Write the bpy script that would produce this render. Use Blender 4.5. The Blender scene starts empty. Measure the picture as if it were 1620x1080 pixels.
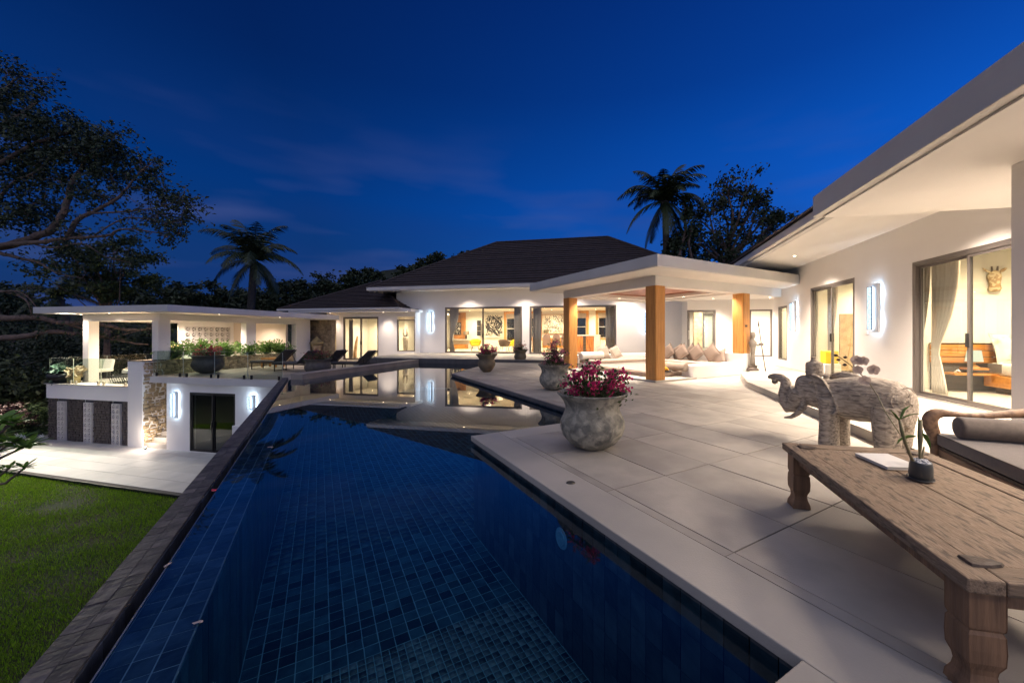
import bpy, math, random
import numpy as np
from mathutils import Vector, Matrix
random.seed(7)
rng = np.random.default_rng(7)
sc = bpy.context.scene
COL = sc.collection
R = math.radians
# ---------------------------------------------------------------- camera
FPX, CX, HY, HC = 608.0, 868.0, 528.0, 1.30      # focal length in photo pixels, principal point, eye height
cam_d = bpy.data.cameras.new('camera')
cam_d.sensor_width = 36.0
cam_d.lens = FPX / 1620.0 * 36.0
cam_d.shift_x = -(CX - 810.0) / 1620.0
cam_d.shift_y = -(540.0 - HY) / 1620.0
cam_d.clip_start = 0.05
cam_d.clip_end = 3000.0
cam = bpy.data.objects.new('camera', cam_d)
cam.location = (0, 0, HC)
cam.rotation_euler = (R(90), 0, 0)
COL.objects.link(cam)
sc.camera = cam
# ---------------------------------------------------------------- sky
world = bpy.data.worlds.new('World')
sc.world = world
world.use_nodes = True
wn, wl = world.node_tree.nodes, world.node_tree.links
wn.clear()
wo = wn.new('ShaderNodeOutputWorld'); bg = wn.new('ShaderNodeBackground')
tc = wn.new('ShaderNodeTexCoord'); sx = wn.new('ShaderNodeSeparateXYZ')
wl.new(tc.outputs['Generated'], sx.inputs[0])
def wmath(op, a, b=None, c=None):
    n = wn.new('ShaderNodeMath'); n.operation = op
    for i, v in enumerate((a, b, c)):
        if v is None: continue
        if isinstance(v, (int, float)): n.inputs[i].default_value = v
        else: wl.new(v, n.inputs[i])
    return n.outputs[0]
ramp = wn.new('ShaderNodeValToRGB')
cr = ramp.color_ramp
cr.elements[0].position = 0.0; cr.elements[0].color = (0.0140, 0.036, 0.130, 1)
cr.elements[1].position = 1.0; cr.elements[1].color = (0.0003, 0.0045, 0.042, 1)
for p, c in ((0.12, (0.0050, 0.040, 0.170, 1)), (0.30, (0.0006, 0.036, 0.200, 1)), (0.52, (0.0003, 0.0175, 0.115, 1)), (0.75, (0.0003, 0.0085, 0.068, 1))):
    e = cr.elements.new(p); e.color = c
wl.new(sx.outputs['Z'], ramp.inputs[0])
# the afterglow side of the sky (to the right) stays brighter
side = wmath('MULTIPLY_ADD', sx.outputs['X'], 0.75, 0.80)
side = wmath('MAXIMUM', side, 0.42)
mulc = wn.new('ShaderNodeVectorMath'); mulc.operation = 'SCALE'
wl.new(ramp.outputs[0], mulc.inputs[0]); wl.new(side, mulc.inputs['Scale'])
# low dusk clouds, thin and violet
mp = wn.new('ShaderNodeMapping'); mp.inputs['Scale'].default_value = (1.6, 1.6, 7.0); mp.inputs['Location'].default_value = (0.35, 0.2, 0.15)
wl.new(tc.outputs['Generated'], mp.inputs[0])
nz = wn.new('ShaderNodeTexNoise'); nz.inputs['Scale'].default_value = 2.1; nz.inputs['Detail'].default_value = 3.0; nz.inputs['Roughness'].default_value = 0.45
wl.new(mp.outputs[0], nz.inputs[0])
cl = wn.new('ShaderNodeMapRange'); cl.inputs['From Min'].default_value = 0.50; cl.inputs['From Max'].default_value = 0.80
wl.new(nz.outputs[0], cl.inputs[0])
low = wn.new('ShaderNodeMapRange'); low.inputs['From Min'].default_value = 0.48; low.inputs['From Max'].default_value = 0.10
wl.new(sx.outputs['Z'], low.inputs[0])
cm = wmath('MULTIPLY', cl.outputs[0], low.outputs[0]); cm = wmath('MULTIPLY', cm, 0.8)
mx = wn.new('ShaderNodeMixRGB'); mx.inputs['Color2'].default_value = (0.030, 0.042, 0.118, 1)
wl.new(cm, mx.inputs['Fac']); wl.new(mulc.outputs[0], mx.inputs['Color1'])
nz2 = wn.new('ShaderNodeTexNoise'); nz2.inputs['Scale'].default_value = 1.5; nz2.inputs['Detail'].default_value = 2.0
mp2 = wn.new('ShaderNodeMapping'); mp2.inputs['Scale'].default_value = (1.3, 1.3, 5.0); mp2.inputs['Location'].default_value = (2.35, 1.2, 4.15)
wl.new(tc.outputs['Generated'], mp2.inputs[0]); wl.new(mp2.outputs[0], nz2.inputs[0])
cl2 = wn.new('ShaderNodeMapRange'); cl2.inputs['From Min'].default_value = 0.48; cl2.inputs['From Max'].default_value = 0.72
wl.new(nz2.outputs[0], cl2.inputs[0])
dm = wmath('MULTIPLY', wmath('MULTIPLY', cl2.outputs[0], low.outputs[0]), 0.6)
mx2 = wn.new('ShaderNodeMixRGB'); mx2.inputs['Color2'].default_value = (0.004, 0.016, 0.085, 1)
wl.new(dm, mx2.inputs['Fac']); wl.new(mx.outputs[0], mx2.inputs['Color1'])
# a little of the physical twilight sky, sun below the horizon
sky = wn.new('ShaderNodeTexSky'); sky.sky_type = 'NISHITA'; sky.sun_disc = False
sky.sun_elevation = R(-4.0); sky.sun_rotation = R(75.0)
skm = wn.new('ShaderNodeVectorMath'); skm.operation = 'SCALE'; skm.inputs['Scale'].default_value = 0.02
wl.new(sky.outputs[0], skm.inputs[0])
addc = wn.new('ShaderNodeVectorMath'); addc.operation = 'ADD'
wl.new(mx2.outputs[0], addc.inputs[0]); wl.new(skm.outputs[0], addc.inputs[1])
wl.new(addc.outputs[0], bg.inputs['Color']); bg.inputs['Strength'].default_value = 1.34
wl.new(bg.outputs[0], wo.inputs['Surface'])
# ---------------------------------------------------------------- last daylight: one very soft, weak sun lamp
sun_d = bpy.data.lights.new('dusk_glow', 'SUN'); sun_d.energy = 0.56; sun_d.angle = R(120); sun_d.color = (0.95, 0.92, 0.95)
sun = bpy.data.objects.new('dusk_glow', sun_d); sun.rotation_euler = (R(38), 0, R(-14)); sun.location = (0, -5, 30)
COL.objects.link(sun)
vs = sc.view_settings
sc.display_settings.display_device = 'sRGB'
vs.view_transform = 'Standard'; vs.look = 'None'; vs.exposure = 0.78; vs.gamma = 1.0; vs.use_curve_mapping = False
sc.render.engine = 'CYCLES'
cy = sc.cycles
cy.use_denoising = True
try: cy.denoiser = 'OPENIMAGEDENOISE'
except Exception: pass
cy.max_bounces = 7; cy.diffuse_bounces = 3; cy.glossy_bounces = 4; cy.transmission_bounces = 4; cy.transparent_max_bounces = 14
cy.sample_clamp_indirect = 4.0; cy.sample_clamp_direct = 0.0
cy.caustics_reflective = False; cy.caustics_refractive = False
cy.use_light_tree = True

# ---------------------------------------------------------------- helpers: directions and places
RB, RA = R(-11.7), R(30.83)          # the house runs one way, the pool deck the other
def rot(a, x, y): return (x * math.cos(a) - y * math.sin(a), x * math.sin(a) + y * math.cos(a))
def G(px, py, z=0.0):
    d = FPX * (HC - z) / (py - HY)
    return ((px - CX) / FPX * d, d)
def hit(o, a, px, off=0.0):
    """distance along the line through o in direction a (radians) at the photo column px; off shifts the line sideways"""
    dx, dy = math.cos(a), math.sin(a)
    ox, oy = o[0] - dy * off, o[1] + dx * off
    k = (px - CX) / FPX
    return (k * oy - ox) / (dx - k * dy)
def W(o, a, x, y):
    q = rot(a, x, y); return (o[0] + q[0], o[1] + q[1])
def inv(o, a, P): return rot(-a, P[0] - o[0], P[1] - o[1])
# ---------------------------------------------------------------- helpers: meshes
class M:
    def __init__(s): s.v = []; s.f = []
    def add(s, v, f):
        b = len(s.v); s.v += [tuple(p) for p in v]; s.f += [tuple(i + b for i in q) for q in f]; return s
    def box(s, x0, y0, z0, x1, y1, z1):
        if x0 > x1: x0, x1 = x1, x0
        if y0 > y1: y0, y1 = y1, y0
        if z0 > z1: z0, z1 = z1, z0
        return s.add([(x0,y0,z0),(x1,y0,z0),(x1,y1,z0),(x0,y1,z0),(x0,y0,z1),(x1,y0,z1),(x1,y1,z1),(x0,y1,z1)],
                     [(0,3,2,1),(4,5,6,7),(0,1,5,4),(1,2,6,5),(2,3,7,6),(3,0,4,7)])
    def prism(s, poly, z0, z1):
        n = len(poly)
        if sum(poly[i][0]*poly[(i+1)%n][1]-poly[(i+1)%n][0]*poly[i][1] for i in range(n)) < 0: poly = poly[::-1]
        v = [(p[0], p[1], z0) for p in poly] + [(p[0], p[1], z1) for p in poly]
        f = [tuple(range(n))[::-1], tuple(range(n, 2*n))] + [(i, (i+1)%n, (i+1)%n+n, i+n) for i in range(n)]
        return s.add(v, f)
    def tube(s, pts, rad, n=8, cap=True):
        pts = [Vector(p) for p in pts]; k = len(pts)
        rr = [rad]*k if isinstance(rad, (int, float)) else list(rad)
        v, f = [], []
        u = None
        for i, p in enumerate(pts):
            t = (pts[min(i+1,k-1)] - pts[max(i-1,0)])
            if t.length < 1e-9: t = Vector((0,0,1))
            t.normalize()
            if u is None:
                u = t.orthogonal().normalized()
            else:
                u = (u - t * u.dot(t))
                u = u.normalized() if u.length > 1e-6 else t.orthogonal().normalized()
            w = t.cross(u)
            for j in range(n):
                a = 2*math.pi*j/n
                q = p + (u*math.cos(a) + w*math.sin(a)) * rr[i]
                v.append(q[:])
        for i in range(k-1):
            for j in range(n):
                a, b = i*n+j, i*n+(j+1)%n
                f.append((a, b, b+n, a+n))
        if cap:
            f.append(tuple(range(n))[::-1]); f.append(tuple(range((k-1)*n, k*n)))
        return s.add(v, f)
    def lathe(s, prof, n=32, c=(0,0,0), close=False):
        v, f = [], []
        for r, z in prof:
            for j in range(n):
                a = 2*math.pi*j/n
                v.append((c[0]+r*math.cos(a), c[1]+r*math.sin(a), c[2]+z))
        for i in range(len(prof)-1):
            for j in range(n):
                a, b = i*n+j, i*n+(j+1)%n
                f.append((a, b, b+n, a+n))
        f.append(tuple(range(n))[::-1]); f.append(tuple(range((len(prof)-1)*n, len(prof)*n)))
        return s.add(v, f)
    def rings(s, rings, cap=True):
        n = len(rings[0]); v, f = [], []
        for r in rings: v += [tuple(p) for p in r]
        for i in range(len(rings)-1):
            for j in range(n):
                a, b = i*n+j, i*n+(j+1)%n
                f.append((a, b, b+n, a+n))
        if cap: f.append(tuple(range(n))[::-1]); f.append(tuple(range((len(rings)-1)*n, len(rings)*n)))
        return s.add(v, f)
    def quad(s, a, b, c, d): return s.add([a,b,c,d], [(0,1,2,3)])
    def xf(s, o=(0,0,0), a=0.0):
        c, t = math.cos(a), math.sin(a)
        s.v = [(o[0]+x*c-y*t, o[1]+x*t+y*c, o[2]+z) for x, y, z in s.v]; return s
    def mat4(s, m):
        s.v = [(m @ Vector(p))[:] for p in s.v]; return s
def mesh_of(name, m, material, smooth=False):
    me = bpy.data.meshes.new(name)
    me.from_pydata(m.v, [], m.f); me.update()
    if material is not None: me.materials.append(material)
    if smooth:
        me.polygons.foreach_set('use_smooth', [True]*len(me.polygons))
    return me
def link(name, me, parent=None, loc=(0,0,0), rz=0.0, rx=0.0, ry=0.0):
    o = bpy.data.objects.new(name, me); COL.objects.link(o)
    o.location = loc; o.rotation_euler = (rx, ry, rz)
    if parent is not None: o.parent = parent
    return o
def part(name, m, material, parent=None, smooth=False, bevel=0.0, loc=(0,0,0), rz=0.0, rx=0.0, ry=0.0, label=None, kind=None, auto=None):
    o = link(name, mesh_of(name, m, material, smooth), parent, loc, rz, rx, ry)
    if bevel:
        b = o.modifiers.new('edge', 'BEVEL'); b.width = bevel; b.segments = 2; b.limit_method = 'ANGLE'; b.angle_limit = R(40)
    if label: o['label'] = label
    if kind: o['kind'] = kind
    return o
def tag(o, label, cat, group=None, kind=None):
    o['label'] = label; o['category'] = cat
    if group: o['group'] = group
    if kind: o['kind'] = kind
    return o
def thing(name, label, cat, loc=(0,0,0), rz=0.0, group=None):
    o = link(name, None, None, loc if len(loc) == 3 else (loc[0], loc[1], 0), rz)
    o.empty_display_size = 0.2
    return tag(o, label, cat, group)
def copy_tree(o, parent=None):
    c = o.copy(); COL.objects.link(c); c.parent = parent
    for ch in list(o.children): copy_tree(ch, c)
    return c
def struct(o):
    o['kind'] = 'structure'; return o
def np_mesh(name, verts, faces, material, parent=None, smooth=False, attr=None):
    """verts (n,3), faces (m,k) arrays: fast mesh"""
    me = bpy.data.meshes.new(name)
    k = faces.shape[1]
    me.vertices.add(len(verts)); me.vertices.foreach_set('co', verts.astype(np.float32).ravel())
    me.loops.add(faces.size); me.loops.foreach_set('vertex_index', faces.astype(np.int32).ravel())
    me.polygons.add(len(faces)); me.polygons.foreach_set('loop_start', np.arange(0, faces.size, k, dtype=np.int32))
    if attr is not None:
        at = me.attributes.new('rnd', 'FLOAT', 'FACE'); at.data.foreach_set('value', attr.astype(np.float32))
    me.update(calc_edges=True); me.validate()
    if material is not None: me.materials.append(material)
    if smooth: me.polygons.foreach_set('use_smooth', [True]*len(me.polygons))
    return link(name, me, parent)
# ---------------------------------------------------------------- helpers: materials
def mat(name, c1, c2=None, rough=0.6, scale=4.0, detail=5.0, bump=0.0, bscale=None, metal=0.0, spec=0.5, stretch=None,
        rnd=0.0, lo=0.35, hi=0.65, c3=None, s3=1.0, f3=0.5, rvar=0.0, alpha=None, sheen=0.0, distort=0.0, coords='Object', trans=0.0, bdist=0.02):
    m = bpy.data.materials.new(name); m.use_nodes = True
    n, l = m.node_tree.nodes, m.node_tree.links
    b = n['Principled BSDF']
    b.inputs['Roughness'].default_value = rough; b.inputs['Metallic'].default_value = metal
    b.inputs['Specular IOR Level'].default_value = spec
    b.inputs['Base Color'].default_value = (*c1, 1)
    if sheen: b.inputs['Sheen Weight'].default_value = sheen
    need = c2 is not None or bump or rnd or rvar
    if not need: return m
    t = n.new('ShaderNodeTexCoord'); mpn = n.new('ShaderNodeMapping')
    l.new(t.outputs[coords], mpn.inputs[0])
    if stretch: mpn.inputs['Scale'].default_value = stretch
    # each piece shifts the pattern by its own random number, so that alike pieces differ
    oi = n.new('ShaderNodeObjectInfo'); at = n.new('ShaderNodeAttribute'); at.attribute_name = 'rnd'
    ad = n.new('ShaderNodeMath'); ad.operation = 'ADD'; l.new(oi.outputs['Random'], ad.inputs[0]); l.new(at.outputs['Fac'], ad.inputs[1])
    sc9 = n.new('ShaderNodeMath'); sc9.operation = 'MULTIPLY'; sc9.inputs[1].default_value = 37.0; l.new(ad.outputs[0], sc9.inputs[0])
    l.new(sc9.outputs[0], mpn.inputs['Location']) if rnd else None
    col = None
    nt = n.new('ShaderNodeTexNoise'); nt.inputs['Scale'].default_value = scale; nt.inputs['Detail'].default_value = detail
    nt.inputs['Distortion'].default_value = distort
    l.new(mpn.outputs[0], nt.inputs[0])
    if c2 is not None:
        mr = n.new('ShaderNodeMapRange'); mr.inputs['From Min'].default_value = lo; mr.inputs['From Max'].default_value = hi
        l.new(nt.outputs[0], mr.inputs[0])
        mc = n.new('ShaderNodeMixRGB'); mc.inputs['Color1'].default_value = (*c1, 1); mc.inputs['Color2'].default_value = (*c2, 1)
        l.new(mr.outputs[0], mc.inputs['Fac']); col = mc.outputs[0]
    if c3 is not None:
        n3 = n.new('ShaderNodeTexNoise'); n3.inputs['Scale'].default_value = s3; n3.inputs['Detail'].default_value = 6
        l.new(mpn.outputs[0], n3.inputs[0])
        m3 = n.new('ShaderNodeMapRange'); m3.inputs['From Min'].default_value = 0.5; m3.inputs['From Max'].default_value = 0.62
        m3.inputs['To Max'].default_value = f3
        l.new(n3.outputs[0], m3.inputs[0])
        mc3 = n.new('ShaderNodeMixRGB'); mc3.inputs['Color2'].default_value = (*c3, 1); mc3.inputs['Color1'].default_value = (*c1, 1)
        if col is not None: l.new(col, mc3.inputs['Color1'])
        l.new(m3.outputs[0], mc3.inputs['Fac']); col = mc3.outputs[0]
    if rnd:
        wnn = n.new('ShaderNodeTexWhiteNoise'); wnn.noise_dimensions = '1D'; l.new(sc9.outputs[0], wnn.inputs['W'])
        rr = n.new('ShaderNodeMapRange'); rr.inputs['To Min'].default_value = 1-rnd; rr.inputs['To Max'].default_value = 1+rnd
        l.new(wnn.outputs['Value'], rr.inputs[0])
        vm = n.new('ShaderNodeVectorMath'); vm.operation = 'SCALE'
        if col is not None: l.new(col, vm.inputs[0])
        else: vm.inputs[0].default_value = c1
        l.new(rr.outputs[0], vm.inputs['Scale']); col = vm.outputs[0]
    if col is not None: l.new(col, b.inputs['Base Color'])
    if rvar:
        rv = n.new('ShaderNodeMapRange'); rv.inputs['To Min'].default_value = rough-rvar; rv.inputs['To Max'].default_value = rough+rvar
        rv.inputs['From Min'].default_value = 0.3; rv.inputs['From Max'].default_value = 0.7
        l.new(nt.outputs[0], rv.inputs[0]); l.new(rv.outputs[0], b.inputs['Roughness'])
    if bump:
        nb = n.new('ShaderNodeTexNoise'); nb.inputs['Scale'].default_value = bscale or scale*6; nb.inputs['Detail'].default_value = 6
        l.new(mpn.outputs[0], nb.inputs[0])
        bp = n.new('ShaderNodeBump'); bp.inputs['Strength'].default_value = bump; bp.inputs['Distance'].default_value = bdist
        l.new(nb.outputs[0], bp.inputs['Height']); l.new(bp.outputs[0], b.inputs['Normal'])
    return m
def glow(name, c, s):
    m = bpy.data.materials.new(name); m.use_nodes = True
    n, l = m.node_tree.nodes, m.node_tree.links; n.clear()
    o = n.new('ShaderNodeOutputMaterial'); e = n.new('ShaderNodeEmission')
    e.inputs[0].default_value = (*c, 1); e.inputs[1].default_value = s; l.new(e.outputs[0], o.inputs[0]); return m
def thin_glass(name, tint=(0.93, 0.96, 0.95), r0=0.04, rough=0.0, ripple=0.0, rscale=1.5, power=5.0):
    """see-through sheet: mirror share by Schlick's law, the same from both sides"""
    m = bpy.data.materials.new(name); m.use_nodes = True
    n, l = m.node_tree.nodes, m.node_tree.links; n.clear()
    def mth(op, a, b=None):
        q = n.new('ShaderNodeMath'); q.operation = op
        for i, v in enumerate((a, b)):
            if v is None: continue
            if isinstance(v, (int, float)): q.inputs[i].default_value = v
            else: l.new(v, q.inputs[i])
        return q.outputs[0]
    o = n.new('ShaderNodeOutputMaterial'); mxx = n.new('ShaderNodeMixShader'); ge = n.new('ShaderNodeNewGeometry')
    dt = n.new('ShaderNodeVectorMath'); dt.operation = 'DOT_PRODUCT'
    l.new(ge.outputs['Normal'], dt.inputs[0]); l.new(ge.outputs['Incoming'], dt.inputs[1])
    c = mth('ABSOLUTE', dt.outputs['Value']); f = mth('POWER', mth('SUBTRACT', 1.0, c), power)
    f = mth('ADD', mth('MULTIPLY', f, 1.0-r0), r0)
    l.new(f, mxx.inputs[0])
    tr = n.new('ShaderNodeBsdfTransparent'); tr.inputs[0].default_value = (*tint, 1)
    gl = n.new('ShaderNodeBsdfGlossy'); gl.inputs['Roughness'].default_value = rough
    l.new(tr.outputs[0], mxx.inputs[1]); l.new(gl.outputs[0], mxx.inputs[2]); l.new(mxx.outputs[0], o.inputs[0])
    if ripple:
        t = n.new('ShaderNodeTexCoord'); nt = n.new('ShaderNodeTexNoise'); nt.inputs['Scale'].default_value = rscale; nt.inputs['Detail'].default_value = 2
        l.new(t.outputs['Object'], nt.inputs[0])
        bp = n.new('ShaderNodeBump'); bp.inputs['Strength'].default_value = ripple; bp.inputs['Distance'].default_value = 0.01
        l.new(nt.outputs[0], bp.inputs['Height']); l.new(bp.outputs[0], gl.inputs['Normal'])
    return m
WHITE = mat('white_plaster', (0.81, 0.78, 0.75), (0.77, 0.74, 0.71), 0.85, 0.6, 4, 0.08, 60, rvar=0.04)
WHITE_SMOOTH = mat('white_render', (0.82, 0.79, 0.75), (0.78, 0.75, 0.71), 0.75, 0.8, 4, 0.04, 40)
FASCIA = mat('grey_white_fascia', (0.60, 0.58, 0.56), (0.54, 0.52, 0.50), 0.7, 0.9, 4, 0.04, 40)
CREAM = mat('cream_paint', (0.80, 0.76, 0.68), None, 0.8)
PAVE = mat('pale_sandstone_slab', (0.43, 0.395, 0.345), (0.33, 0.30, 0.265), 0.62, 1.6, 9, 0.15, 90, rnd=0.12, c3=(0.27, 0.245, 0.215), s3=2.6, f3=0.3, rvar=0.12)
COPE = mat('pale_coping_stone', (0.47, 0.435, 0.39), (0.38, 0.355, 0.32), 0.7, 1.1, 8, 0.15, 120, rnd=0.04, rvar=0.1)
GROUT = mat('dark_grout', (0.09, 0.083, 0.075), None, 0.9)
SLATE = mat('dark_slate_tile', (0.035, 0.042, 0.052), (0.085, 0.095, 0.11), 0.42, 9.0, 6, 0.25, 22, rnd=0.45, rvar=0.12)
POOLT = mat('blue_grey_pool_tile', (0.010, 0.030, 0.044), (0.030, 0.075, 0.095), 0.5, 8.0, 6, 0.15, 30, rnd=0.75, c3=(0.035, 0.085, 0.10), s3=2.0, f3=0.6)
POOLS = mat('small_grey_pool_tile', (0.035, 0.052, 0.062), (0.14, 0.16, 0.16), 0.5, 14.0, 6, 0.15, 40, rnd=0.75, c3=(0.12, 0.14, 0.13), s3=5.0, f3=0.6)
PGROUT = mat('pool_grout', (0.24, 0.40, 0.42), None, 0.8)
WGROUT = mat('weir_grout', (0.42, 0.40, 0.42), None, 0.8)
ROOFM = mat('dark_brown_roof_tile', (0.055, 0.036, 0.032), (0.032, 0.022, 0.021), 0.7, 3.0, 5, 0.3, 25, rnd=0.2)
ALU = mat('taupe_aluminium', (0.135, 0.118, 0.108), None, 0.42, metal=0.35)
DARKMET = mat('dark_metal', (0.025, 0.024, 0.025), None, 0.45, metal=0.5)
STEEL = mat('brushed_steel', (0.55, 0.53, 0.50), None, 0.3, metal=1.0)
TEAK = mat('golden_teak', (0.56, 0.27, 0.075), (0.42, 0.18, 0.045), 0.45, 3.0, 6, 0.06, 20, stretch=(9, 9, 0.6), rnd=0.10)
TEAKH = mat('golden_teak_boards', (0.60, 0.27, 0.07), (0.46, 0.18, 0.04), 0.45, 3.0, 6, 0.05, 20, stretch=(0.8, 8, 8), rnd=0.12)
REDWOOD = mat('red_brown_ceiling_board', (0.30, 0.13, 0.085), (0.22, 0.09, 0.06), 0.5, 3.0, 5, 0.05, 20, stretch=(0.6, 8, 8), rnd=0.12)
OLDWOOD = mat('weathered_teak', (0.16, 0.108, 0.070), (0.29, 0.215, 0.150), 0.72, 9.0, 13, 0.7, 26.0, stretch=(6, 1.1, 6), rnd=0.10, c3=(0.055, 0.036, 0.025), s3=9.0, f3=0.8, bdist=0.006, lo=0.3, hi=0.7, distort=0.4)
LEGWOOD = mat('carved_leg_wood', (0.26, 0.15, 0.085), (0.13, 0.075, 0.045), 0.6, 3.0, 8, 0.5, 10, stretch=(8, 8, 0.8), rnd=0.1, bdist=0.008)
SOFAWOOD = mat('sofa_wood', (0.27, 0.16, 0.095), (0.15, 0.09, 0.055), 0.5, 3.0, 8, 0.25, 10, stretch=(8, 0.9, 8), c3=(0.08, 0.045, 0.03), s3=3.0, f3=0.6, bdist=0.006)
DARKWOOD = mat('dark_joint_wood', (0.045, 0.03, 0.022), (0.08, 0.055, 0.04), 0.6, 10, 5, 0.3, 30)
ELE = mat('whitewashed_carved_wood', (0.53, 0.455, 0.37), (0.33, 0.275, 0.22), 0.78, 8.0, 14, 1.0, 34.0, stretch=(1.4, 5.5, 5.5), c3=(0.12, 0.10, 0.088), s3=7.0, f3=0.7, bdist=0.012)
POTM = mat('weathered_pot', (0.38, 0.355, 0.285), (0.22, 0.21, 0.17), 0.82, 9.0, 13, 0.7, 26, c3=(0.09, 0.09, 0.085), s3=7.0, f3=0.7, bdist=0.015, lo=0.42, hi=0.58, rnd=0.1, distort=0.9)
POTB = mat('plain_clay_pot', (0.17, 0.135, 0.085), (0.10, 0.082, 0.055), 0.8, 4.0, 8, 0.4, 20, rnd=0.1)
POTD = mat('dark_stone_pot', (0.115, 0.10, 0.085), (0.06, 0.054, 0.048), 0.75, 5.0, 8, 0.4, 20, rnd=0.15)
SOIL = mat('potting_soil', (0.035, 0.025, 0.018), (0.07, 0.05, 0.035), 0.95, 20, 5, 0.5, 60)
GREYFAB = mat('taupe_cushion_fabric', (0.115, 0.092, 0.080), (0.09, 0.073, 0.064), 0.9, 30, 4, 0.3, 500, sheen=0.3, bdist=0.002)
BEIGEFAB = mat('beige_cushion_fabric', (0.38, 0.31, 0.25), (0.33, 0.27, 0.22), 0.9, 20, 4, 0.2, 200, sheen=0.2)
TAUPEFAB = mat('brown_mattress_fabric', (0.30, 0.225, 0.175), (0.26, 0.19, 0.15), 0.9, 20, 4, 0.2, 200)
WHITEFAB = mat('white_linen', (0.75, 0.72, 0.66), None, 0.9)
DARKFAB = mat('dark_lounger_mesh', (0.055, 0.052, 0.058), (0.075, 0.07, 0.075), 0.8, 40, 3)
CURT = mat('taupe_curtain', (0.36, 0.30, 0.26), (0.31, 0.255, 0.22), 0.9, 20, 3)
SHEER = mat('pale_curtain', (0.72, 0.62, 0.52), None, 0.9)
STONE = mat('yellow_sandstone', (0.46, 0.36, 0.22), (0.30, 0.225, 0.135), 0.85, 5.0, 8, 0.8, 14, rnd=0.22, c3=(0.20, 0.16, 0.11), s3=3.0, f3=0.5, bdist=0.03)
GSTONE = mat('brown_grey_stone', (0.145, 0.115, 0.10), (0.085, 0.07, 0.062), 0.9, 9.0, 8, 0.9, 18, rnd=0.35, bdist=0.03)
GRASS = mat('grass_blades', (0.09, 0.21, 0.006), (0.24, 0.42, 0.015), 0.7, 1.6, 6, rnd=0.3, c3=(0.13, 0.11, 0.04), s3=1.1, f3=0.55)
GRASSB = mat('lawn_soil', (0.022, 0.045, 0.008), (0.04, 0.032, 0.018), 0.95, 1.2, 8, 0.6, 30)
LEAFD = mat('dark_tree_leaf', (0.022, 0.040, 0.012), (0.040, 0.055, 0.018), 0.6, 1.0, 3, rnd=0.3)
LEAFG = mat('shrub_leaf', (0.09, 0.20, 0.035), (0.15, 0.27, 0.06), 0.5, 2.0, 3, rnd=0.3)
LEAFB = mat('bougainvillea_leaf', (0.045, 0.075, 0.022), (0.08, 0.11, 0.035), 0.55, 3.0, 3, rnd=0.3)
BRACT = mat('magenta_bract', (0.58, 0.015, 0.15), (0.75, 0.05, 0.20), 0.6, 3.0, 3, rnd=0.3)
BRACTP = mat('pale_pink_bract', (0.50, 0.16, 0.20), (0.58, 0.30, 0.26), 0.6, 3.0, 3, rnd=0.3)
BRACTR = mat('dull_red_bract', (0.25, 0.03, 0.045), (0.30, 0.06, 0.07), 0.6, 3.0, 3, rnd=0.3)
BARK = mat('brown_bark', (0.21, 0.14, 0.105), (0.12, 0.085, 0.065), 0.9, 6.0, 6, 0.6, 20, bdist=0.03)
PALMB = mat('palm_bark', (0.09, 0.075, 0.06), (0.06, 0.05, 0.04), 0.9, 6.0, 6, 0.5, 20, bdist=0.03)
def see_through_leaf(m, f=0.4):
    """thin leaves and petals let light through"""
    n, l = m.node_tree.nodes, m.node_tree.links
    b = n['Principled BSDF']; out = [q for q in n if q.type == 'OUTPUT_MATERIAL'][0]
    t = n.new('ShaderNodeBsdfTranslucent'); mx_ = n.new('ShaderNodeMixShader'); mx_.inputs[0].default_value = f
    if b.inputs['Base Color'].links: l.new(b.inputs['Base Color'].links[0].from_socket, t.inputs[0])
    else: t.inputs[0].default_value = b.inputs['Base Color'].default_value
    l.new(b.outputs[0], mx_.inputs[1]); l.new(t.outputs[0], mx_.inputs[2]); l.new(mx_.outputs[0], out.inputs[0])
for m_ in (GRASS, LEAFG, LEAFB, BRACT, BRACTP, BRACTR): see_through_leaf(m_)
GLASS = thin_glass('window_glass')
RAILG = thin_glass('rail_glass', (0.84, 0.90, 0.86))
GEDGE = mat('glass_edge', (0.45, 0.50, 0.44), None, 0.2)
BLACK = mat('black_print', (0.012, 0.012, 0.012), None, 0.6)
YELLOW = mat('yellow_upholstery', (0.78, 0.47, 0.02), None, 0.8)
BROWNUP = mat('brown_upholstery', (0.13, 0.085, 0.06), None, 0.85)
CHAIRUP = mat('mauve_brown_upholstery', (0.24, 0.15, 0.12), None, 0.85)
LED = glow('cool_led', (0.50, 0.74, 1.0), 6.0)
LEDF = glow('cool_led_face', (0.60, 0.79, 1.0), 1.0)
BULB = glow('warm_downlight', (1.0, 0.80, 0.55), 28.0)
SHADEG = glow('lit_lamp_shade', (1.0, 0.66, 0.28), 2.0)
WARM = (1.0, 0.83, 0.68)
ROOMW = (1.0, 0.77, 0.49)
LAMPK = 10.2
def lamp(parent, loc, power, color=WARM, kind='SPOT', size=R(136), blend=1.0, radius=0.22, rx=0.0, ry=0.0, rz=0.0):
    d = bpy.data.lights.new('warm_lamp', kind); d.energy = power*LAMPK; d.color = color
    if kind == 'SPOT': d.spot_size = size; d.spot_blend = blend
    d.shadow_soft_size = radius
    o = bpy.data.objects.new('warm_lamp', d); COL.objects.link(o); o.location = loc; o.rotation_euler = (rx, ry, rz)
    o.parent = parent; return o
dl_mesh = mesh_of('downlight', M().lathe([(0.001, 0), (0.026, 0), (0.026, -0.004), (0.001, -0.004)], 12), BULB)
dl_ring = mesh_of('downlight_ring', M().lathe([(0.027, 0.0), (0.027, -0.005), (0.045, -0.005), (0.047, 0.0)], 16), WHITE_SMOOTH)
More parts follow.
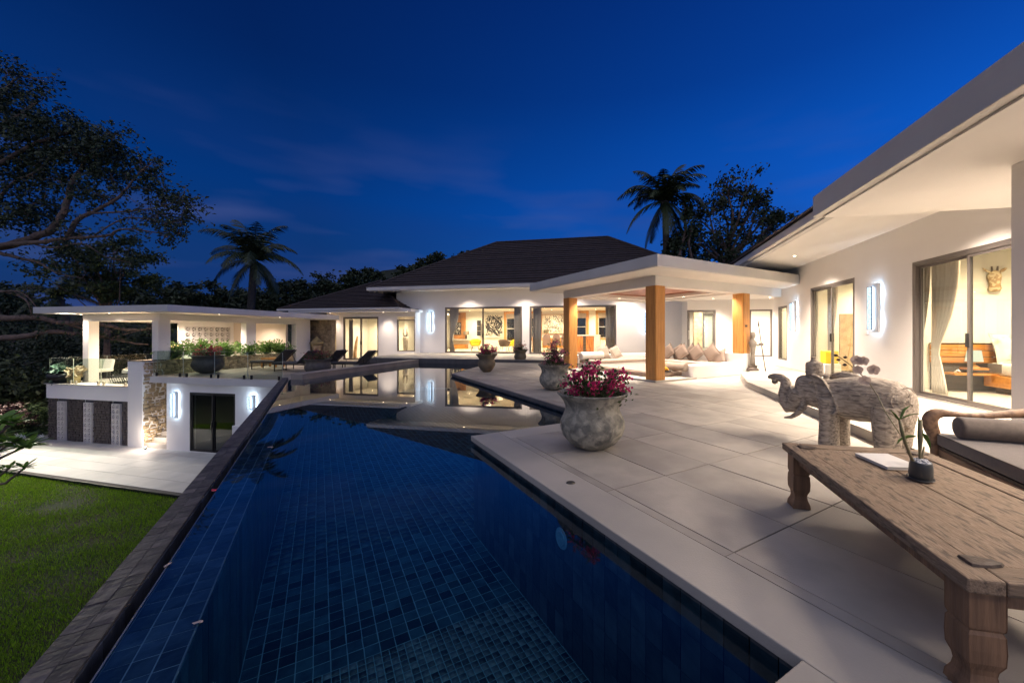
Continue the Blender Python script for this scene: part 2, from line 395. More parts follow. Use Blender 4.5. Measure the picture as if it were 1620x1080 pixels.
def downlight(parent, x, y, z, power, **k):
    o = link('downlight', dl_mesh, parent, (x, y, z - 0.003))
    link('ring', dl_ring, o, (0, 0, 0.002))
    lamp(parent, (x, y, z - 0.03), power, **k)
    return o
# ================================================================ ground, pool, decks
ZT, ZI, ZW, ZL, ZP, ZC, ZG = 0.13, 0.15, -0.10, -0.35, -0.80, -3.20, -3.30
def AP(p, q):                     # pool-deck coordinates (across, along) to the world
    return (p * math.cos(RA) - q * math.sin(RA), p * math.sin(RA) + q * math.cos(RA))
def clip(poly, nx, ny, c):        # keep the side nx*x + ny*y <= c
    out = []
    for i in range(len(poly)):
        a, b = poly[i], poly[(i+1) % len(poly)]
        da, db = nx*a[0]+ny*a[1]-c, nx*b[0]+ny*b[1]-c
        if da <= 0: out.append(a)
        if (da < 0 < db) or (db < 0 < da):
            t = da/(da-db); out.append((a[0]+(b[0]-a[0])*t, a[1]+(b[1]-a[1])*t))
    return out
def area(p): return abs(sum(p[i][0]*p[(i+1)%len(p)][1]-p[(i+1)%len(p)][0]*p[i][1] for i in range(len(p))))/2
def shrink_rect(a0, b0, a1, b1, g): return [(a0+g, b0+g), (a1-g, b0+g), (a1-g, b1-g), (a0+g, b1-g)]
def tiles(parent, name, polys, o, a, b, n, thick, material, near=300, jitter=0.0015, bevel=0.0, rotj=0.0):
    """tiles: flat polygons in the plane (o; a, b) with outward normal n, thick deep, face at the plane"""
    o, a, b, n = Vector(o), Vector(a), Vector(b), Vector(n)
    polys = [p for p in polys if len(p) >= 3 and area(p) > 2e-4]
    cen = [o + a*(sum(q[0] for q in p)/len(p)) + b*(sum(q[1] for q in p)/len(p)) for p in polys]
    order = sorted(range(len(polys)), key=lambda i: (cen[i]-Vector((0, 1.2, HC))).length)
    cache = {}; rm = Matrix((a, b, n)).transposed().to_4x4()
    base = (parent.matrix_world.inverted() if parent else Matrix())
    rest_v, rest_f, rest_r = [], [], []
    for k, i in enumerate(order):
        p = polys[i]
        if area([(q[0], q[1]) for q in p]) and sum(p[j][0]*p[(j+1)%len(p)][1]-p[(j+1)%len(p)][0]*p[j][1] for j in range(len(p))) < 0: p = p[::-1]
        m0 = (min(q[0] for q in p), min(q[1] for q in p))
        loc = [(q[0]-m0[0], q[1]-m0[1]) for q in p]
        dz = random.uniform(-jitter, jitter)
        ra_ = random.uniform(-rotj, rotj)
        if k < near:
            key = tuple((round(x, 3), round(y, 3)) for x, y in loc)
            if key not in cache:
                mm = M(); q = len(loc)
                mm.prism(loc, -thick, 0.0)
                cache[key] = mesh_of(name, mm, material)
            ob = link(name, cache[key], parent)
            t = rm.copy() @ Matrix.Rotation(ra_, 4, 'Z'); t.translation = o + a*m0[0] + b*m0[1] + n*dz
            ob.matrix_local = base @ t
            if bevel:
                bb = ob.modifiers.new('edge', 'BEVEL'); bb.width = bevel; bb.segments = 1
        else:
            bi = len(rest_v)
            if len(p) != 4:
                continue
            cq = (sum(q[0] for q in p)/4, sum(q[1] for q in p)/4); cr_a, sr_a = math.cos(ra_), math.sin(ra_)
            p = [(cq[0]+(q[0]-cq[0])*cr_a-(q[1]-cq[1])*sr_a, cq[1]+(q[0]-cq[0])*sr_a+(q[1]-cq[1])*cr_a) for q in p]
            for q in p:
                w = o + a*q[0] + b*q[1] + n*dz; rest_v.append(w[:])
            for q in p:
                w = o + a*q[0] + b*q[1] - n*thick; rest_v.append(w[:])
            rest_f += [(bi, bi+1, bi+2, bi+3)] + [(bi+4+j, bi+4+(j+1)%4, bi+(j+1)%4, bi+j) for j in range(4)]
            rest_r += [random.random()]*5
    if rest_f:
        ob = np_mesh(name+'_field', np.array(rest_v), np.array(rest_f), material, parent, attr=np.array(rest_r))
        if parent: ob.matrix_local = base
        ob['kind'] = 'stuff'
def Z3(x, y, z=0.0): return Vector((x, y, z))
VA = Vector((math.cos(RA), math.sin(RA), 0)); UA = Vector((-math.sin(RA), math.cos(RA), 0))
SB = Vector((math.cos(RB), math.sin(RB), 0)); WB = Vector((-math.sin(RB), math.cos(RB), 0))
UP = Vector((0, 0, 1))
def arect(p0, q0, p1, q1): return [AP(p0, q0), AP(p1, q0), AP(p1, q1), AP(p0, q1)]
# origins
OM = (-6.34, 23.5)                      # main house front wall, at its first big window
OR = (6.94, 7.34)                       # right wing front wall, at its near door
_t = hit(OM, RB, 600, -0.55); OL = W(OM, RB, _t, -0.55)    # low bedroom block front wall
OG = (2.855, 10.27)                     # front column of the gazebo
OP = (-16.05, 15.2)                     # corner post of the stone wall below the dining pavilion
OK_ = (-7.53, 11.76)                    # front end of the kerb between pool and lounge deck
# ground to the horizon
gm = M()
gm.quad((-1500, -300, ZG-0.02), (1500, -300, ZG-0.02), (1500, 2500, ZG-0.02), (-1500, 2500, ZG-0.02))
ground = struct(part('ground', gm, GRASSB))
# ---- the pool deck
deck = M()
deck.prism(arect(1.70, -3.0, 13.0, 4.68), -3.2, -0.005)
deck.prism([AP(3.76, 4.68), AP(13.0, 4.68), AP(13.0, 17.0), AP(7.38, 17.02), AP(3.76, 12.43)], -3.2, -0.005)
deck.prism(arect(-1.04, -3.0, 1.69, 0.77), -3.2, -0.005)
deck = struct(part('pool_deck', deck, GROUT))
nw = (VA[0]*0+0, 0)
polys = []
pl = [2.12 + 0.61*k for k in range(0, 18)]; ql = [1.40 + 1.08*j for j in range(-4, 16)]
# the far side of the deck finger is cut along the house direction
e0, e1 = (3.76, 12.43), (7.38, 17.02)
ex, ey = e1[0]-e0[0], e1[1]-e0[1]; el = math.hypot(ex, ey); fn = (-ey/el, ex/el); fc = fn[0]*e0[0]+fn[1]*e0[1]
def in_house(p, q):
    x, y = AP(p, q)
    lx, ly = inv(OR, RB, (x, y))
    mx_, my_ = inv(OM, RB, (x, y))
    gx, gy = inv(OG, RA, (x, y))
    if lx > -2.2 and ly < 4: return True
    if my_ > -4.6: return True
    if 0.5 < gx < 3.9 and 0.5 < gy < 4.0: return True
    if lx > -1.3: return True
    return False
for i in range(len(pl)-1):
    for j in range(len(ql)-1):
        c = shrink_rect(pl[i], ql[j], pl[i+1], ql[j+1], 0.0048)
        if in_house((pl[i]+pl[i+1])/2, (ql[j]+ql[j+1])/2) and in_house(pl[i], ql[j]) and in_house(pl[i+1], ql[j+1]) and in_house(pl[i], ql[j+1]) and in_house(pl[i+1], ql[j]): continue
        if pl[i] >= 3.75: parts_ = [c]
        else:
            parts_ = [clip(c, 0, 1, 4.35-0.003)]
            d = clip(c, 0, -1, -4.357)
            d = clip(d, -1, 0, -3.75) if d else d
            parts_.append(d)
        for q in parts_:
            if q: q = clip(q, fn[0], fn[1], fc)
            if q and len(q) >= 3: polys.append(q)
tiles(deck, 'paving_slab', polys, (0, 0, 0), VA, UA, UP, 0.0048, PAVE, near=299)
# narrow strip and coping
st = []
for j in range(len(ql)-1):
    if ql[j] < 4.35: st.append([(2.0395, ql[j]+.003), (2.1175, ql[j]+.003), (2.1175, min(4.347, ql[j+1]-.003)), (2.0395, min(4.347, ql[j+1]-.003))])
tiles(deck, 'edge_strip', st, (0, 0, 0), VA, UA, UP, 0.0048, PAVE)
def coping(p0, q0, p1, q1):
    m = M(); m.prism(arect(p0, q0, p1, q1), -0.062, 0.001)
    return part('coping_stone', m, COPE, deck, bevel=0.006)
cop = coping(1.66, 0.44, 2.036, 4.72)
coping(2.04, 4.354, 3.80, 4.72)
coping(-1.04, 0.44, 1.656, 0.80)
m = M(); m.prism(arect(3.70, 4.724, 3.744, 12.44), -0.07, -0.002)
e0w, e1w = AP(3.72, 12.46), AP(7.34, 17.05)
m.prism([AP(3.70, 12.44), AP(3.744, 12.44), AP(7.37, 17.0), AP(7.34, 17.05)], -0.07, -0.002)
part('edge_coping', m, mat('dark_edge_stone', (0.13, 0.125, 0.125), (0.09, 0.088, 0.09), 0.6, 3, 5, 0.2, 40), deck, bevel=0.005)
# ---- pool basin
basin = M()
zf = -1.22
basin.prism(arect(-0.52, 0.5, 8.0, 20.5), zf-0.1, zf-0.0025)
basin = struct(part('pool_basin', basin, PGROUT))
big, small = [], []
g = 0.004
q = 3.30
while q < 17.5:
    p = -0.5
    while p < 7.2:
        x, y = AP(p, q)
        if not (p > 1.75 and q < 4.6) and not (p > 3.8 and q < 12.4) and y < 18.4:
            big.append(shrink_rect(p, q, p+.115, q+.115, g))
        p += 0.115
    q += 0.115
q = 0.72
while q < 3.28:
    p = -0.5
    while p < 1.75:
        small.append(shrink_rect(p, q, p+.0575, q+.0573, 0.0034)); p += 0.0575
    q += 0.0573
tiles(basin, 'pool_floor_tile', big, (0, 0, zf), VA, UA, UP, 0.008, POOLT, jitter=0.0006, rotj=R(1.5))
tiles(basin, 'mosaic_tile', small, (0, 0, zf), VA, UA, UP, 0.008, POOLS, jitter=0.0006, rotj=R(2.5))
wall_v, wall_w = [], []
# right wall below the coping, its return, and the finger's wall
k = 0
q = 0.78
while q < 4.68:
    z = zf
    while z < -0.07: wall_v.append(shrink_rect(q, z, min(q+.13, 4.68), min(z+.23, -0.064), 0.003)); z += .23
    q += .13
tiles(basin, 'pool_wall_tile', wall_v, (*AP(1.69, 0), 0), UA, UP, -VA, 0.008, SLATE, jitter=0.0008)
w2 = []
p = 1.69
while p < 3.74:
    w2.append(shrink_rect(p, -0.5, min(p+.13, 3.75), -0.066, 0.003)); p += .13
tiles(basin, 'pool_wall_tile', w2, (*AP(0, 4.692), 0), VA, UP, UA, 0.008, SLATE, near=20)
w3 = []
q = 4.70
while q < 12.4:
    w3.append(shrink_rect(q, -0.5, min(q+.13, 12.43), -0.072, 0.003)); q += .13
tiles(basin, 'pool_wall_tile', w3, (*AP(3.742, 0), 0), UA, UP, -VA, 0.008, SLATE, near=80)
m = M()
m.prism(arect(1.70, .77, 1.72, 4.7), zf, -0.021); m.prism(arect(1.70, 4.66, 3.76, 4.683), zf, -0.021); m.prism(arect(3.752, 4.683, 3.77, 12.45), zf, -0.021)
m.prism(arect(-0.6, .74, 1.7, .77), zf, -0.065)
part('pool_side_wall', m, SLATE, basin)
# infinity edge: weir ledge under a skin of water, gutter, outer wall
m = M(); m.prism(arect(-0.785, 0.5, -0.51, 14.9), -3.2, -0.1145)
weir = struct(part('pool_weir', m, WGROUT))
lt = []
for i in range(3):
    q = 0.5
    while q < 14.2: lt.append(shrink_rect(-0.785+.0917*i, q, -0.785+.0917*(i+1), q+.115, 0.0034)); q += .115
tiles(weir, 'ledge_tile', lt, (0, 0, -0.112), VA, UA, UP, 0.01, mat('blue_slate_ledge_tile', (0.03, 0.038, 0.06), (0.085, 0.10, 0.14), 0.35, 7.0, 7, 0.3, 20, rnd=0.4, distort=0.6), jitter=0.001)
wi = []
q = 0.7
while q < 14:
    wi.append(shrink_rect(q, zf, q+.115, -0.125, 0.0025)); q += .115
tiles(weir, 'weir_tile', wi, (*AP(-0.502, 0), 0), UA, UP, VA, 0.008, POOLT, near=60)
m = M(); m.prism(arect(-1.04, -3.0, -0.862, 14.9), -3.3, -0.1025)
ow = struct(part('pool_outer_wall', m, GROUT))
lt = []
for i in range(2):
    q = -0.3
    while q < 14.8: lt.append(shrink_rect(-1.04+.089*i, q, -1.04+.089*(i+1), q+.115, 0.002)); q += .115
tiles(ow, 'slate_tile', lt, (0, 0, -0.10), VA, UA, UP, 0.01, mat('brown_slate_tile', (0.03, 0.026, 0.026), (0.10, 0.085, 0.08), 0.5, 6.0, 8, 0.4, 22, rnd=0.4, distort=0.6), jitter=0.0012)
m = M(); m.prism(arect(-0.862, 0.5, -0.785, 14.9), -0.6, -0.5); part('gutter_floor', m, BLACK, ow)
lt = []
q = -0.3
while q < 14.8: lt.append(shrink_rect(q, -0.34, q+.115, -0.112, 0.002)); q += .115
tiles(ow, 'slate_side_tile', lt, (*AP(-0.855, 0), 0), UA, UP, VA, 0.007, SLATE, near=60)
# steel lip where the water leaves
m = M(); m.prism(arect(-0.792, 0.8, -0.785, 14.2), -0.16, -0.099); part('weir_lip', m, STEEL, weir)
# water
kerb_L = W(OK_, RB, 0.0, 0.0); kf = W(OK_, RB, 0.0, 6.6)
WATER = thin_glass('pool_water', (0.42, 0.66, 0.80), r0=0.022, ripple=0.016, rscale=1.3, power=3.35)
wpoly = [AP(-0.787, 0.78), AP(1.75, 0.78), AP(1.75, 4.75), AP(3.80, 4.75), AP(3.80, 12.4), AP(7.5, 17.2), W(OM, RB, 6.0, -4.95), W(OM, RB, -2.5, -4.95), W(OK_, RB, -0.02, 6.6), W(OK_, RB, -0.02, 0.0), AP(-0.787, 14.2)]
m = M(); m.add([(x, y, ZW) for x, y in wpoly], [tuple(range(len(wpoly)))])
water = struct(part('pool_water', m, WATER)); 
# pool light (unlit disc) and skimmer lid
m = M().lathe([(0.001, 0.012), (0.055, 0.012), (0.06, 0.006), (0.082, 0.004), (0.085, 0.0)], 28)
pq = inv((0, 0), RA, G(878, 856, -0.38))
o = part('pool_light', m, mat('pale_blue_lens', (0.35, 0.55, 0.60), (0.25, 0.42, 0.48), 0.4, 30, 3), None)
o.location = (*AP(1.688, pq[1]-0.02), -0.36); o.rotation_euler = (R(90), 0, RA-R(90))
tag(o, 'round unlit pool light set in the dark tiled wall under water', 'pool light')
x, y = G(903, 763.5, 0)
m = M().lathe([(0.001, 0.003), (0.030, 0.003), (0.031, 0.0055), (0.037, 0.0055), (0.040, 0.001)], 28)
tag(part('drain_cap', m, mat('bronze_cap', (0.09, 0.085, 0.075), (0.13, 0.12, 0.10), 0.4, 20, 3, metal=0.6), None, loc=(x, y, 0.0005)), 'small round metal cap let into the pale pool coping', 'cap')
# fallen leaves and a flower on the water ledge
def petal(px, py, label, material, cat, s):
    m = M(); x, y = G(px, py, -0.095); n = 9; pts = []
    for i in range(n):
        a = 2*math.pi*i/n; r = s*(0.6+0.6*random.random()); pts.append((math.cos(a)*r*1.3, math.sin(a)*r*0.6, 0.004*math.sin(3*a)))
    m.add([(0, 0, 0.006)]+pts, [(0, i+1, (i+1) % n+1) for i in range(n)])
    tag(part(cat.replace(' ', '_'), m, material, None, loc=(x, y, -0.094), rz=random.random()*3), label, cat)
PALEL = mat('dry_leaf', (0.42, 0.33, 0.30), None, 0.7)
petal(339, 775, 'red fallen flower lying on the far part of the dark pool edge', mat('red_petal', (0.55, 0.04, 0.08), None, 0.7), 'fallen flower', 0.035)
petal(265, 893, 'pale dry leaf on the pool edge beside the dark gutter', PALEL, 'fallen leaf', 0.02)
petal(313, 984, 'curled pale leaf floating at the inner rim of the pool ledge', PALEL, 'fallen leaf', 0.018)
petal(427, 707, 'tiny pale leaf on the water beside the tiled pool edge far ahead', PALEL, 'fallen leaf', 0.025)
# ---- kerb between pool and lounge deck
m = M(); m.box(-0.43, 0, -3.0, 0, 6.65, 0.045)
KERBM = mat('kerb_stone', (0.34, 0.29, 0.24), (0.27, 0.23, 0.19), 0.7, 2, 5, 0.15, 60)
kerb = struct(part('pool_kerb', m, KERBM, None, loc=(*OK_, 0), rz=RB))
for i in range(6):
    part('capping_stone', M().box(-0.45, 0.0+1.11*i+0.003, 0.045, 0.02, 1.11*(i+1)-0.003, 0.075), KERBM, kerb, bevel=0.006)
# ---- terrace before the main house
m = M(); m.box(-2.05, -5.03, -3.0, 19.0, 0.0, 0.1255)
terr = struct(part('terrace', m, mat('dark_riser_stone', (0.10, 0.095, 0.095), (0.07, 0.068, 0.07), 0.7, 3, 4, 0.2, 40), None, loc=(*OM, 0), rz=RB))
ps = []
for i in range(-2, 19):
    for j in range(5): ps.append(shrink_rect(i*1.0+(-0.05 if i == -2 else 0), -5.03+j*1.006, i*1.0+1.0, -5.03+(j+1)*1.006, 0.003))
bpy.context.view_layer.update()
tiles(terr, 'terrace_slab', ps, (*OM, ZT), SB, WB, UP, 0.004, PAVE, near=299)
for i in range(2):
    part('terrace_step', M().box(-2.05-0.42*(i+1), -4.4, -0.5, -2.05-0.42*i, -1.0, ZT-0.16*(i+1)), COPE, terr, bevel=0.006)
# ---- raised platform in front of the right wing
m = M()
pf = [(-2.44, -9), (-2.44, 1.6), (-2.02, 3.8), (-1.55, 4.45), (-1.6, 13.5), (6.0, 13.5), (6.0, -9)]
m.prism([(x, y) for x, y in pf], -3.0, 0.1255)
plat = struct(part('bedroom_terrace', m, COPE, None, loc=(*OR, 0), rz=RB))
bpy.context.view_layer.update()
ps = []
ys = [-9+1.08*i for i in range(22)]
for i in range(4):
    for j in range(21):
        q = shrink_rect(-2.46+.61*i, ys[j], -2.46+.61*(i+1), ys[j+1], 0.003)
        # follow the bend of the edge
        d = ((-2.02+2.46), (3.8-1.6)); L = math.hypot(*d)
        if ys[j+1] > 1.6:
            q = clip(q, -d[1]/L, d[0]/L, (-d[1]*-2.46 + d[0]*1.6)/L)
        if q: q = clip(q, -0.8, 0.6, (-0.8*-2.04+0.6*3.8)) if ys[j+1] > 3.7 and ys[j] < 5 else q
        if q and ys[j] > 4.5: q = clip(q, -1, 0, 1.56)
        if q and len(q) > 2: ps.append(q)
tiles(plat, 'terrace_slab', ps, (*OR, ZT), SB, WB, UP, 0.004, PAVE)
# ---- lounge deck (lower, left of the pool)
A0 = G(237, 595, ZL); A1 = G(453, 603, ZL)
lz = [A0, A1, W(OK_, RB, -0.43, 0.0), W(OK_, RB, -0.43, 6.6), W(OM, RB, -2.0, -5.0), W(OM, RB, -2.0, -1.0), W(OL, RB, 2.4, 0.1), W(OL, RB, -5, 0.1), W(OL, RB, -5, 3.0), W(OP, RB, 0.25, 8.4)]
m = M(); m.prism(lz, ZL-0.24, ZL-0.005)
lounge = struct(part('lounge_deck', m, FASCIA, None))
ps = []
ax = inv(A0, RB, A1)
for i in range(-1, 14):
    for j in range(0, 9):
        q = shrink_rect(i*0.75, j*1.2+0.02, (i+1)*0.75, (j+1)*1.2+0.02, 0.003)
        q = clip(q, -1, 0, -0.0) if i < 0 else q
        if not q: continue
        # keep within the slab outline
        loc = [inv(A0, RB, P) for P in lz]
        for a_, b_ in ((0, 1),):
            nx, ny = loc[b_][1]-loc[a_][1], -(loc[b_][0]-loc[a_][0]); l_ = math.hypot(nx, ny); q = clip(q, nx/l_, ny/l_, (nx*loc[a_][0]+ny*loc[a_][1])/l_-0.01) if q else q
        kx = inv(A0, RB, W(OK_, RB, -0.45, 0))[0]
        if q: q = clip(q, 1, 0, kx)
        yb = inv(A0, RB, W(OL, RB, 0, 0))[1]
        if q: q = clip(q, 0, 1, yb)
        if q and len(q) > 2: ps.append(q)
tiles(lounge, 'deck_slab', ps, (*A0, ZL), SB, WB, UP, 0.0045, mat('beige_deck_slab', (0.36, 0.31, 0.245), (0.29, 0.25, 0.2), 0.5, 1.5, 6, 0.1, 60, rnd=0.12))
# ---- courtyard far below, and the lawn
C0 = G(-60, 734.5, ZC); C1 = G(281.7, 782.3, ZC)
dC = (C1[0]-C0[0], C1[1]-C0[1]); aC = math.atan2(dC[1], dC[0])
C2 = (C1[0]+dC[0]*0.6, C1[1]+dC[1]*0.6)
m = M(); m.prism([C0, C2, W(OP, RB, 9, 2), W(OP, RB, -10, 2)], ZC-0.16, ZC-0.005)
court = struct(part('courtyard', m, GROUT))
ps = []
lenC = math.hypot(*dC)
for i in range(-3, 11):
    for j in range(0, 9):
        off = 0.0 if j % 2 else 0.6
        ps.append(shrink_rect(i*1.2+off, 0.12+j*0.6, (i+1)*1.2+off, 0.12+(j+1)*0.6, 0.004))
sC = Vector((math.cos(aC), math.sin(aC), 0)); wC = Vector((-math.sin(aC), math.cos(aC), 0))
tiles(court, 'courtyard_slab', ps, (*C0, ZC), sC, wC, UP, 0.0045, mat('pale_courtyard_slab', (0.50, 0.48, 0.46), (0.42, 0.41, 0.40), 0.6, 1.5, 6, 0.1, 60, rnd=0.08))
m = M(); m.box(-6, -0.02, -0.2, 14, 0.10, -0.01); part('courtyard_edging', m, DARKMET, court, loc=(*C0, ZC), rz=aC)
# lawn: blades
def lawn(n):
    x = rng.uniform(-20, -1.5, n*3); y = rng.uniform(2.5, 14, n*3)
    p = x*math.cos(RA) + y*math.sin(RA)
    cx, cy = x-C0[0], y-C0[1]
    d = -math.sin(aC)*cx + math.cos(aC)*cy
    keep = (p < -1.02) & (d < -0.02) & (x/np.maximum(y, .1) > -1.62) & (y > 4)
    gx, gy = G(95, 800, ZG)
    bare = np.hypot((x-gx)*0.8, (y-gy)*1.1)
    keep &= rng.random(n*3) < np.clip((bare-0.15)/0.7, 0.06, 1)
    # thinner, patchy growth towards the camera
    noise = np.sin(x*1.7+1.3*np.sin(y*1.1))*np.sin(y*2.1+np.sin(x*0.9))
    keep &= rng.random(n*3) < np.clip(0.75+0.45*noise, 0.25, 1)
    x, y = x[keep][:n], y[keep][:n]; k = len(x)
    h = rng.uniform(0.03, 0.075, k); w = rng.uniform(0.004, 0.009, k); a = rng.uniform(0, 6.28, k); ln = rng.uniform(0.0, 0.04, k); b = rng.uniform(0, 6.28, k)
    v = np.zeros((k, 3, 3))
    v[:, 0] = np.stack([x-np.cos(a)*w, y-np.sin(a)*w, np.full(k, ZG)], 1)
    v[:, 1] = np.stack([x+np.cos(a)*w, y+np.sin(a)*w, np.full(k, ZG)], 1)
    v[:, 2] = np.stack([x+np.cos(b)*ln, y+np.sin(b)*ln, ZG+h], 1)
    f = np.arange(k*3).reshape(k, 3)
    o = np_mesh('lawn_grass', v.reshape(-1, 3), f, GRASS, None, attr=rng.random(k))
    tag(o, 'short patchy green lawn grass below the pool wall', 'grass', kind='stuff')
lawn(170000)
# ================================================================ buildings
def wall_x(m, x0, x1, y0, y1, z0, z1, ops=()):
    """a wall running along x, with openings (xa, xb, za, zb)"""
    cur = x0
    for xa, xb, za, zb in sorted(ops):
        if xa > cur: m.box(cur, y0, z0, xa, y1, z1)
        if za > z0: m.box(xa, y0, z0, xb, y1, za)
        if zb < z1: m.box(xa, y0, zb, xb, y1, z1)
        cur = xb
    if cur < x1: m.box(cur, y0, z0, x1, y1, z1)
    return m
def wall_y(m, y0, y1, x0, x1, z0, z1, ops=()):
    cur = y0
    for ya, yb, za, zb in sorted(ops):
        if ya > cur: m.box(x0, cur, z0, x1, ya, z1)
        if za > z0: m.box(x0, ya, z0, x1, yb, za)
        if zb < z1: m.box(x0, ya, zb, x1, yb, z1)
        cur = yb
    if cur < y1: m.box(x0, cur, z0, x1, y1, z1)
    return m
def sliding(parent, xa, xb, za, zb, y=0.06, n=2, name='sliding_door', fw=0.06, swap=False, mull=None, handle=True, material=None, dark=None, open_gap=False):
    """aluminium sliding door or window in a wall along x (or along y when swap)"""
    mt = material or ALU
    T = (lambda m: m) if not swap else (lambda m: M().add([(v[1], v[0], v[2]) for v in m.v], [f[::-1] for f in m.f]))
    m = M()
    d0, d1 = y-0.055, y+0.055
    m.box(xa, d0, za, xa+fw, d1, zb); m.box(xb-fw, d0, za, xb, d1, zb)
    m.box(xa+fw, d0, zb-fw, xb-fw, d1, zb); m.box(xa+fw, d0, za, xb-fw, d1, za+0.035)
    fr = part(name, T(m), mt, parent)
    w = (xb-xa-2*fw)/n
    edges = mull or [xa+fw+w*i for i in range(n+1)]
    for i in range(len(edges)-1):
        a, b = edges[i], edges[i+1]
        dy = 0.022 if i % 2 else -0.022
        s = 0.045 if n > 1 or len(edges) > 2 else 0.012
        p = M(); c0, c1 = y+dy-0.018, y+dy+0.018
        p.box(a, c0, za+0.036, a+s, c1, zb-fw); p.box(b-s, c0, za+0.036, b, c1, zb-fw)
        p.box(a+s, c0, zb-fw-s, b-s, c1, zb-fw-.001); p.box(a+s, c0, za+0.036, b-s, c1, za+0.036+s)
        part('sash', T(p), mt, fr)
        g = M().box(a+s, y+dy-0.003, za+0.036+s, b-s, y+dy+0.003, zb-fw-s)
        part('pane', T(g), dark or GLASS, fr)
        if handle and len(edges) > 2:
            hx = b-s*0.5 if i % 2 == 0 else a+s*0.5
            zz = za+1.05
            part('handle', T(M().box(hx-0.016, c0-0.035, zz-0.11, hx+0.016, c0-.001, zz+0.11)), DARKMET, fr, bevel=0.004)
    return fr
def courses(m, A, B, C, D, n, lift=0.045):
    """tile courses on the roof slope A-B (eave) to D-C (top); C above B, D above A"""
    A, B, C, D = map(Vector, (A, B, C, D))
    nn = (B-A).cross(D-A); nn.normalize()
    if nn.z < 0: nn = -nn
    for i in range(n):
        t0, t1 = i/n, (i+1)/n
        a, b = A.lerp(D, t0), B.lerp(C, t0); c, d = B.lerp(C, t1), A.lerp(D, t1)
        L = (b-a).length; k = max(1, int(L/0.33))
        for j in range(k):
            s0, s1 = j/k, (j+1)/k
            h = lift + 0.008*((i*7+j*3) % 3)
            p0, p1 = a.lerp(b, s0)+nn*h, a.lerp(b, s1)+nn*h
            q0, q1 = d.lerp(c, s0)+nn*0.012, d.lerp(c, s1)+nn*0.012
            if (q1-q0).length < 1e-4: q1 = q0 + (p1-p0)*0.01
            e0, e1 = a.lerp(b, s0)-nn*0.002, a.lerp(b, s1)-nn*0.002
            g = (p1-p0).normalized()*0.006
            m.add([p0+g, p1-g, q1-g, q0+g, e0+g, e1-g], [(0, 1, 2, 3), (4, 5, 1, 0)])
    return m
def ridge_caps(parent, a, b, n, r=0.075, name='ridge_tile'):
    a, b = Vector(a), Vector(b); me = None
    d = (b-a)/n
    m = M(); k = 6
    L = d.length
    v = []
    for x, rr in ((0, r*1.12), (L*1.04, r)):
        for j in range(k+1):
            an = math.pi*j/k
            v.append((x, -rr*math.cos(an)*1.2, rr*math.sin(an)))
    f = [(j, j+1, j+1+k+1, j+k+1) for j in range(k)] + [tuple(range(k+1))[::-1]]
    m.add(v, f); me = mesh_of(name, m, ROOFM)
    yaw = math.atan2(d.y, d.x); pit = -math.atan2(d.z, math.hypot(d.x, d.y))
    for i in range(n):
        p = a + d*i
        link(name, me, parent, (p.x, p.y, p.z+0.02), yaw, 0, pit)
def slope(roof, A, B, C, D, n):
    return part('roof_tiles', courses(M(), A, B, C, D, n), ROOFM, roof, kind='stuff')

# ---------------------------------------------------------------- MAIN HOUSE
house = thing('main_house', 'white main house with dark hipped roof and two wide living room doors', 'house', (*OM, 0), RB)
t_ = lambda px: hit(OM, RB, px)
xw1, xw2, xw3 = t_(826), t_(837.5), t_(975)
XL, XR, DEP = inv(OM, RB, OL)[0]+hit(OL, RB, 657)-.1, t_(1083), 7.0
ZH = 2.92
m = M()
wall_x(m, XL, XR+0.2, 0.0, 0.2, -0.3, 3.95, [(0.0, xw1, ZI, ZH), (xw2, xw3, ZI, ZH)])
part('front_wall', m, WHITE, house)
# back wall with timber windows
ob = lambda px: hit(OM, RB, px, DEP)
wins = [(ob(798.5), ob(825)), (ob(838), ob(856.5)), (ob(908), ob(930.5)), (ob(943.5), ob(968))]
zb0, zb1 = 1.0, 2.86
m = M(); wall_x(m, -4.4, XR+0.2, DEP, DEP+0.2, -0.3, 3.95, [(a+0.06, b-0.06, zb0 if i != 0 else 0.75, zb1) for i, (a, b) in enumerate(wins)])
part('back_wall', m, CREAM, house)
part('upper_wall', M().box(-3.3, 0.0, 2.85, XL-.002, 0.2, 3.93), WHITE, house)
part('side_wall', M().box(XL, 0.2, -0.3, XL+0.2, 3.45, 3.95), CREAM, house); part('side_wall', M().box(XR, 0.2, -0.3, XR+0.2, DEP, 3.95), CREAM, house); part('side_wall', M().box(-4.4, 3.45, -0.3, -4.2, DEP, 3.95), CREAM, house); part('side_wall', M().box(-4.2, 3.45, -0.3, XL-.002, 3.6, 3.95), CREAM, house)
m = M(); m.box(XL+0.2, 0.0, -0.3, XR, DEP, ZI-0.001); m.box(-4.2, 3.6, -.3, XL+.199, DEP, ZI-.001); part('floor_slab', m, mat('polished_pale_floor', (0.62, 0.56, 0.48), (0.56, 0.50, 0.42), 0.25, 1, 4), house)
m = M(); m.box(XL+0.2, 0.2, 3.05, XR, DEP, 3.15); m.box(-4.2, 3.6, 3.05, XL+.199, DEP, 3.15); part('ceiling', m, CREAM, house)
sliding(house, 0.0, xw1, ZI, ZH, n=2, fw=0.07)
sliding(house, xw2, xw3, ZI, ZH, n=2, fw=0.07)
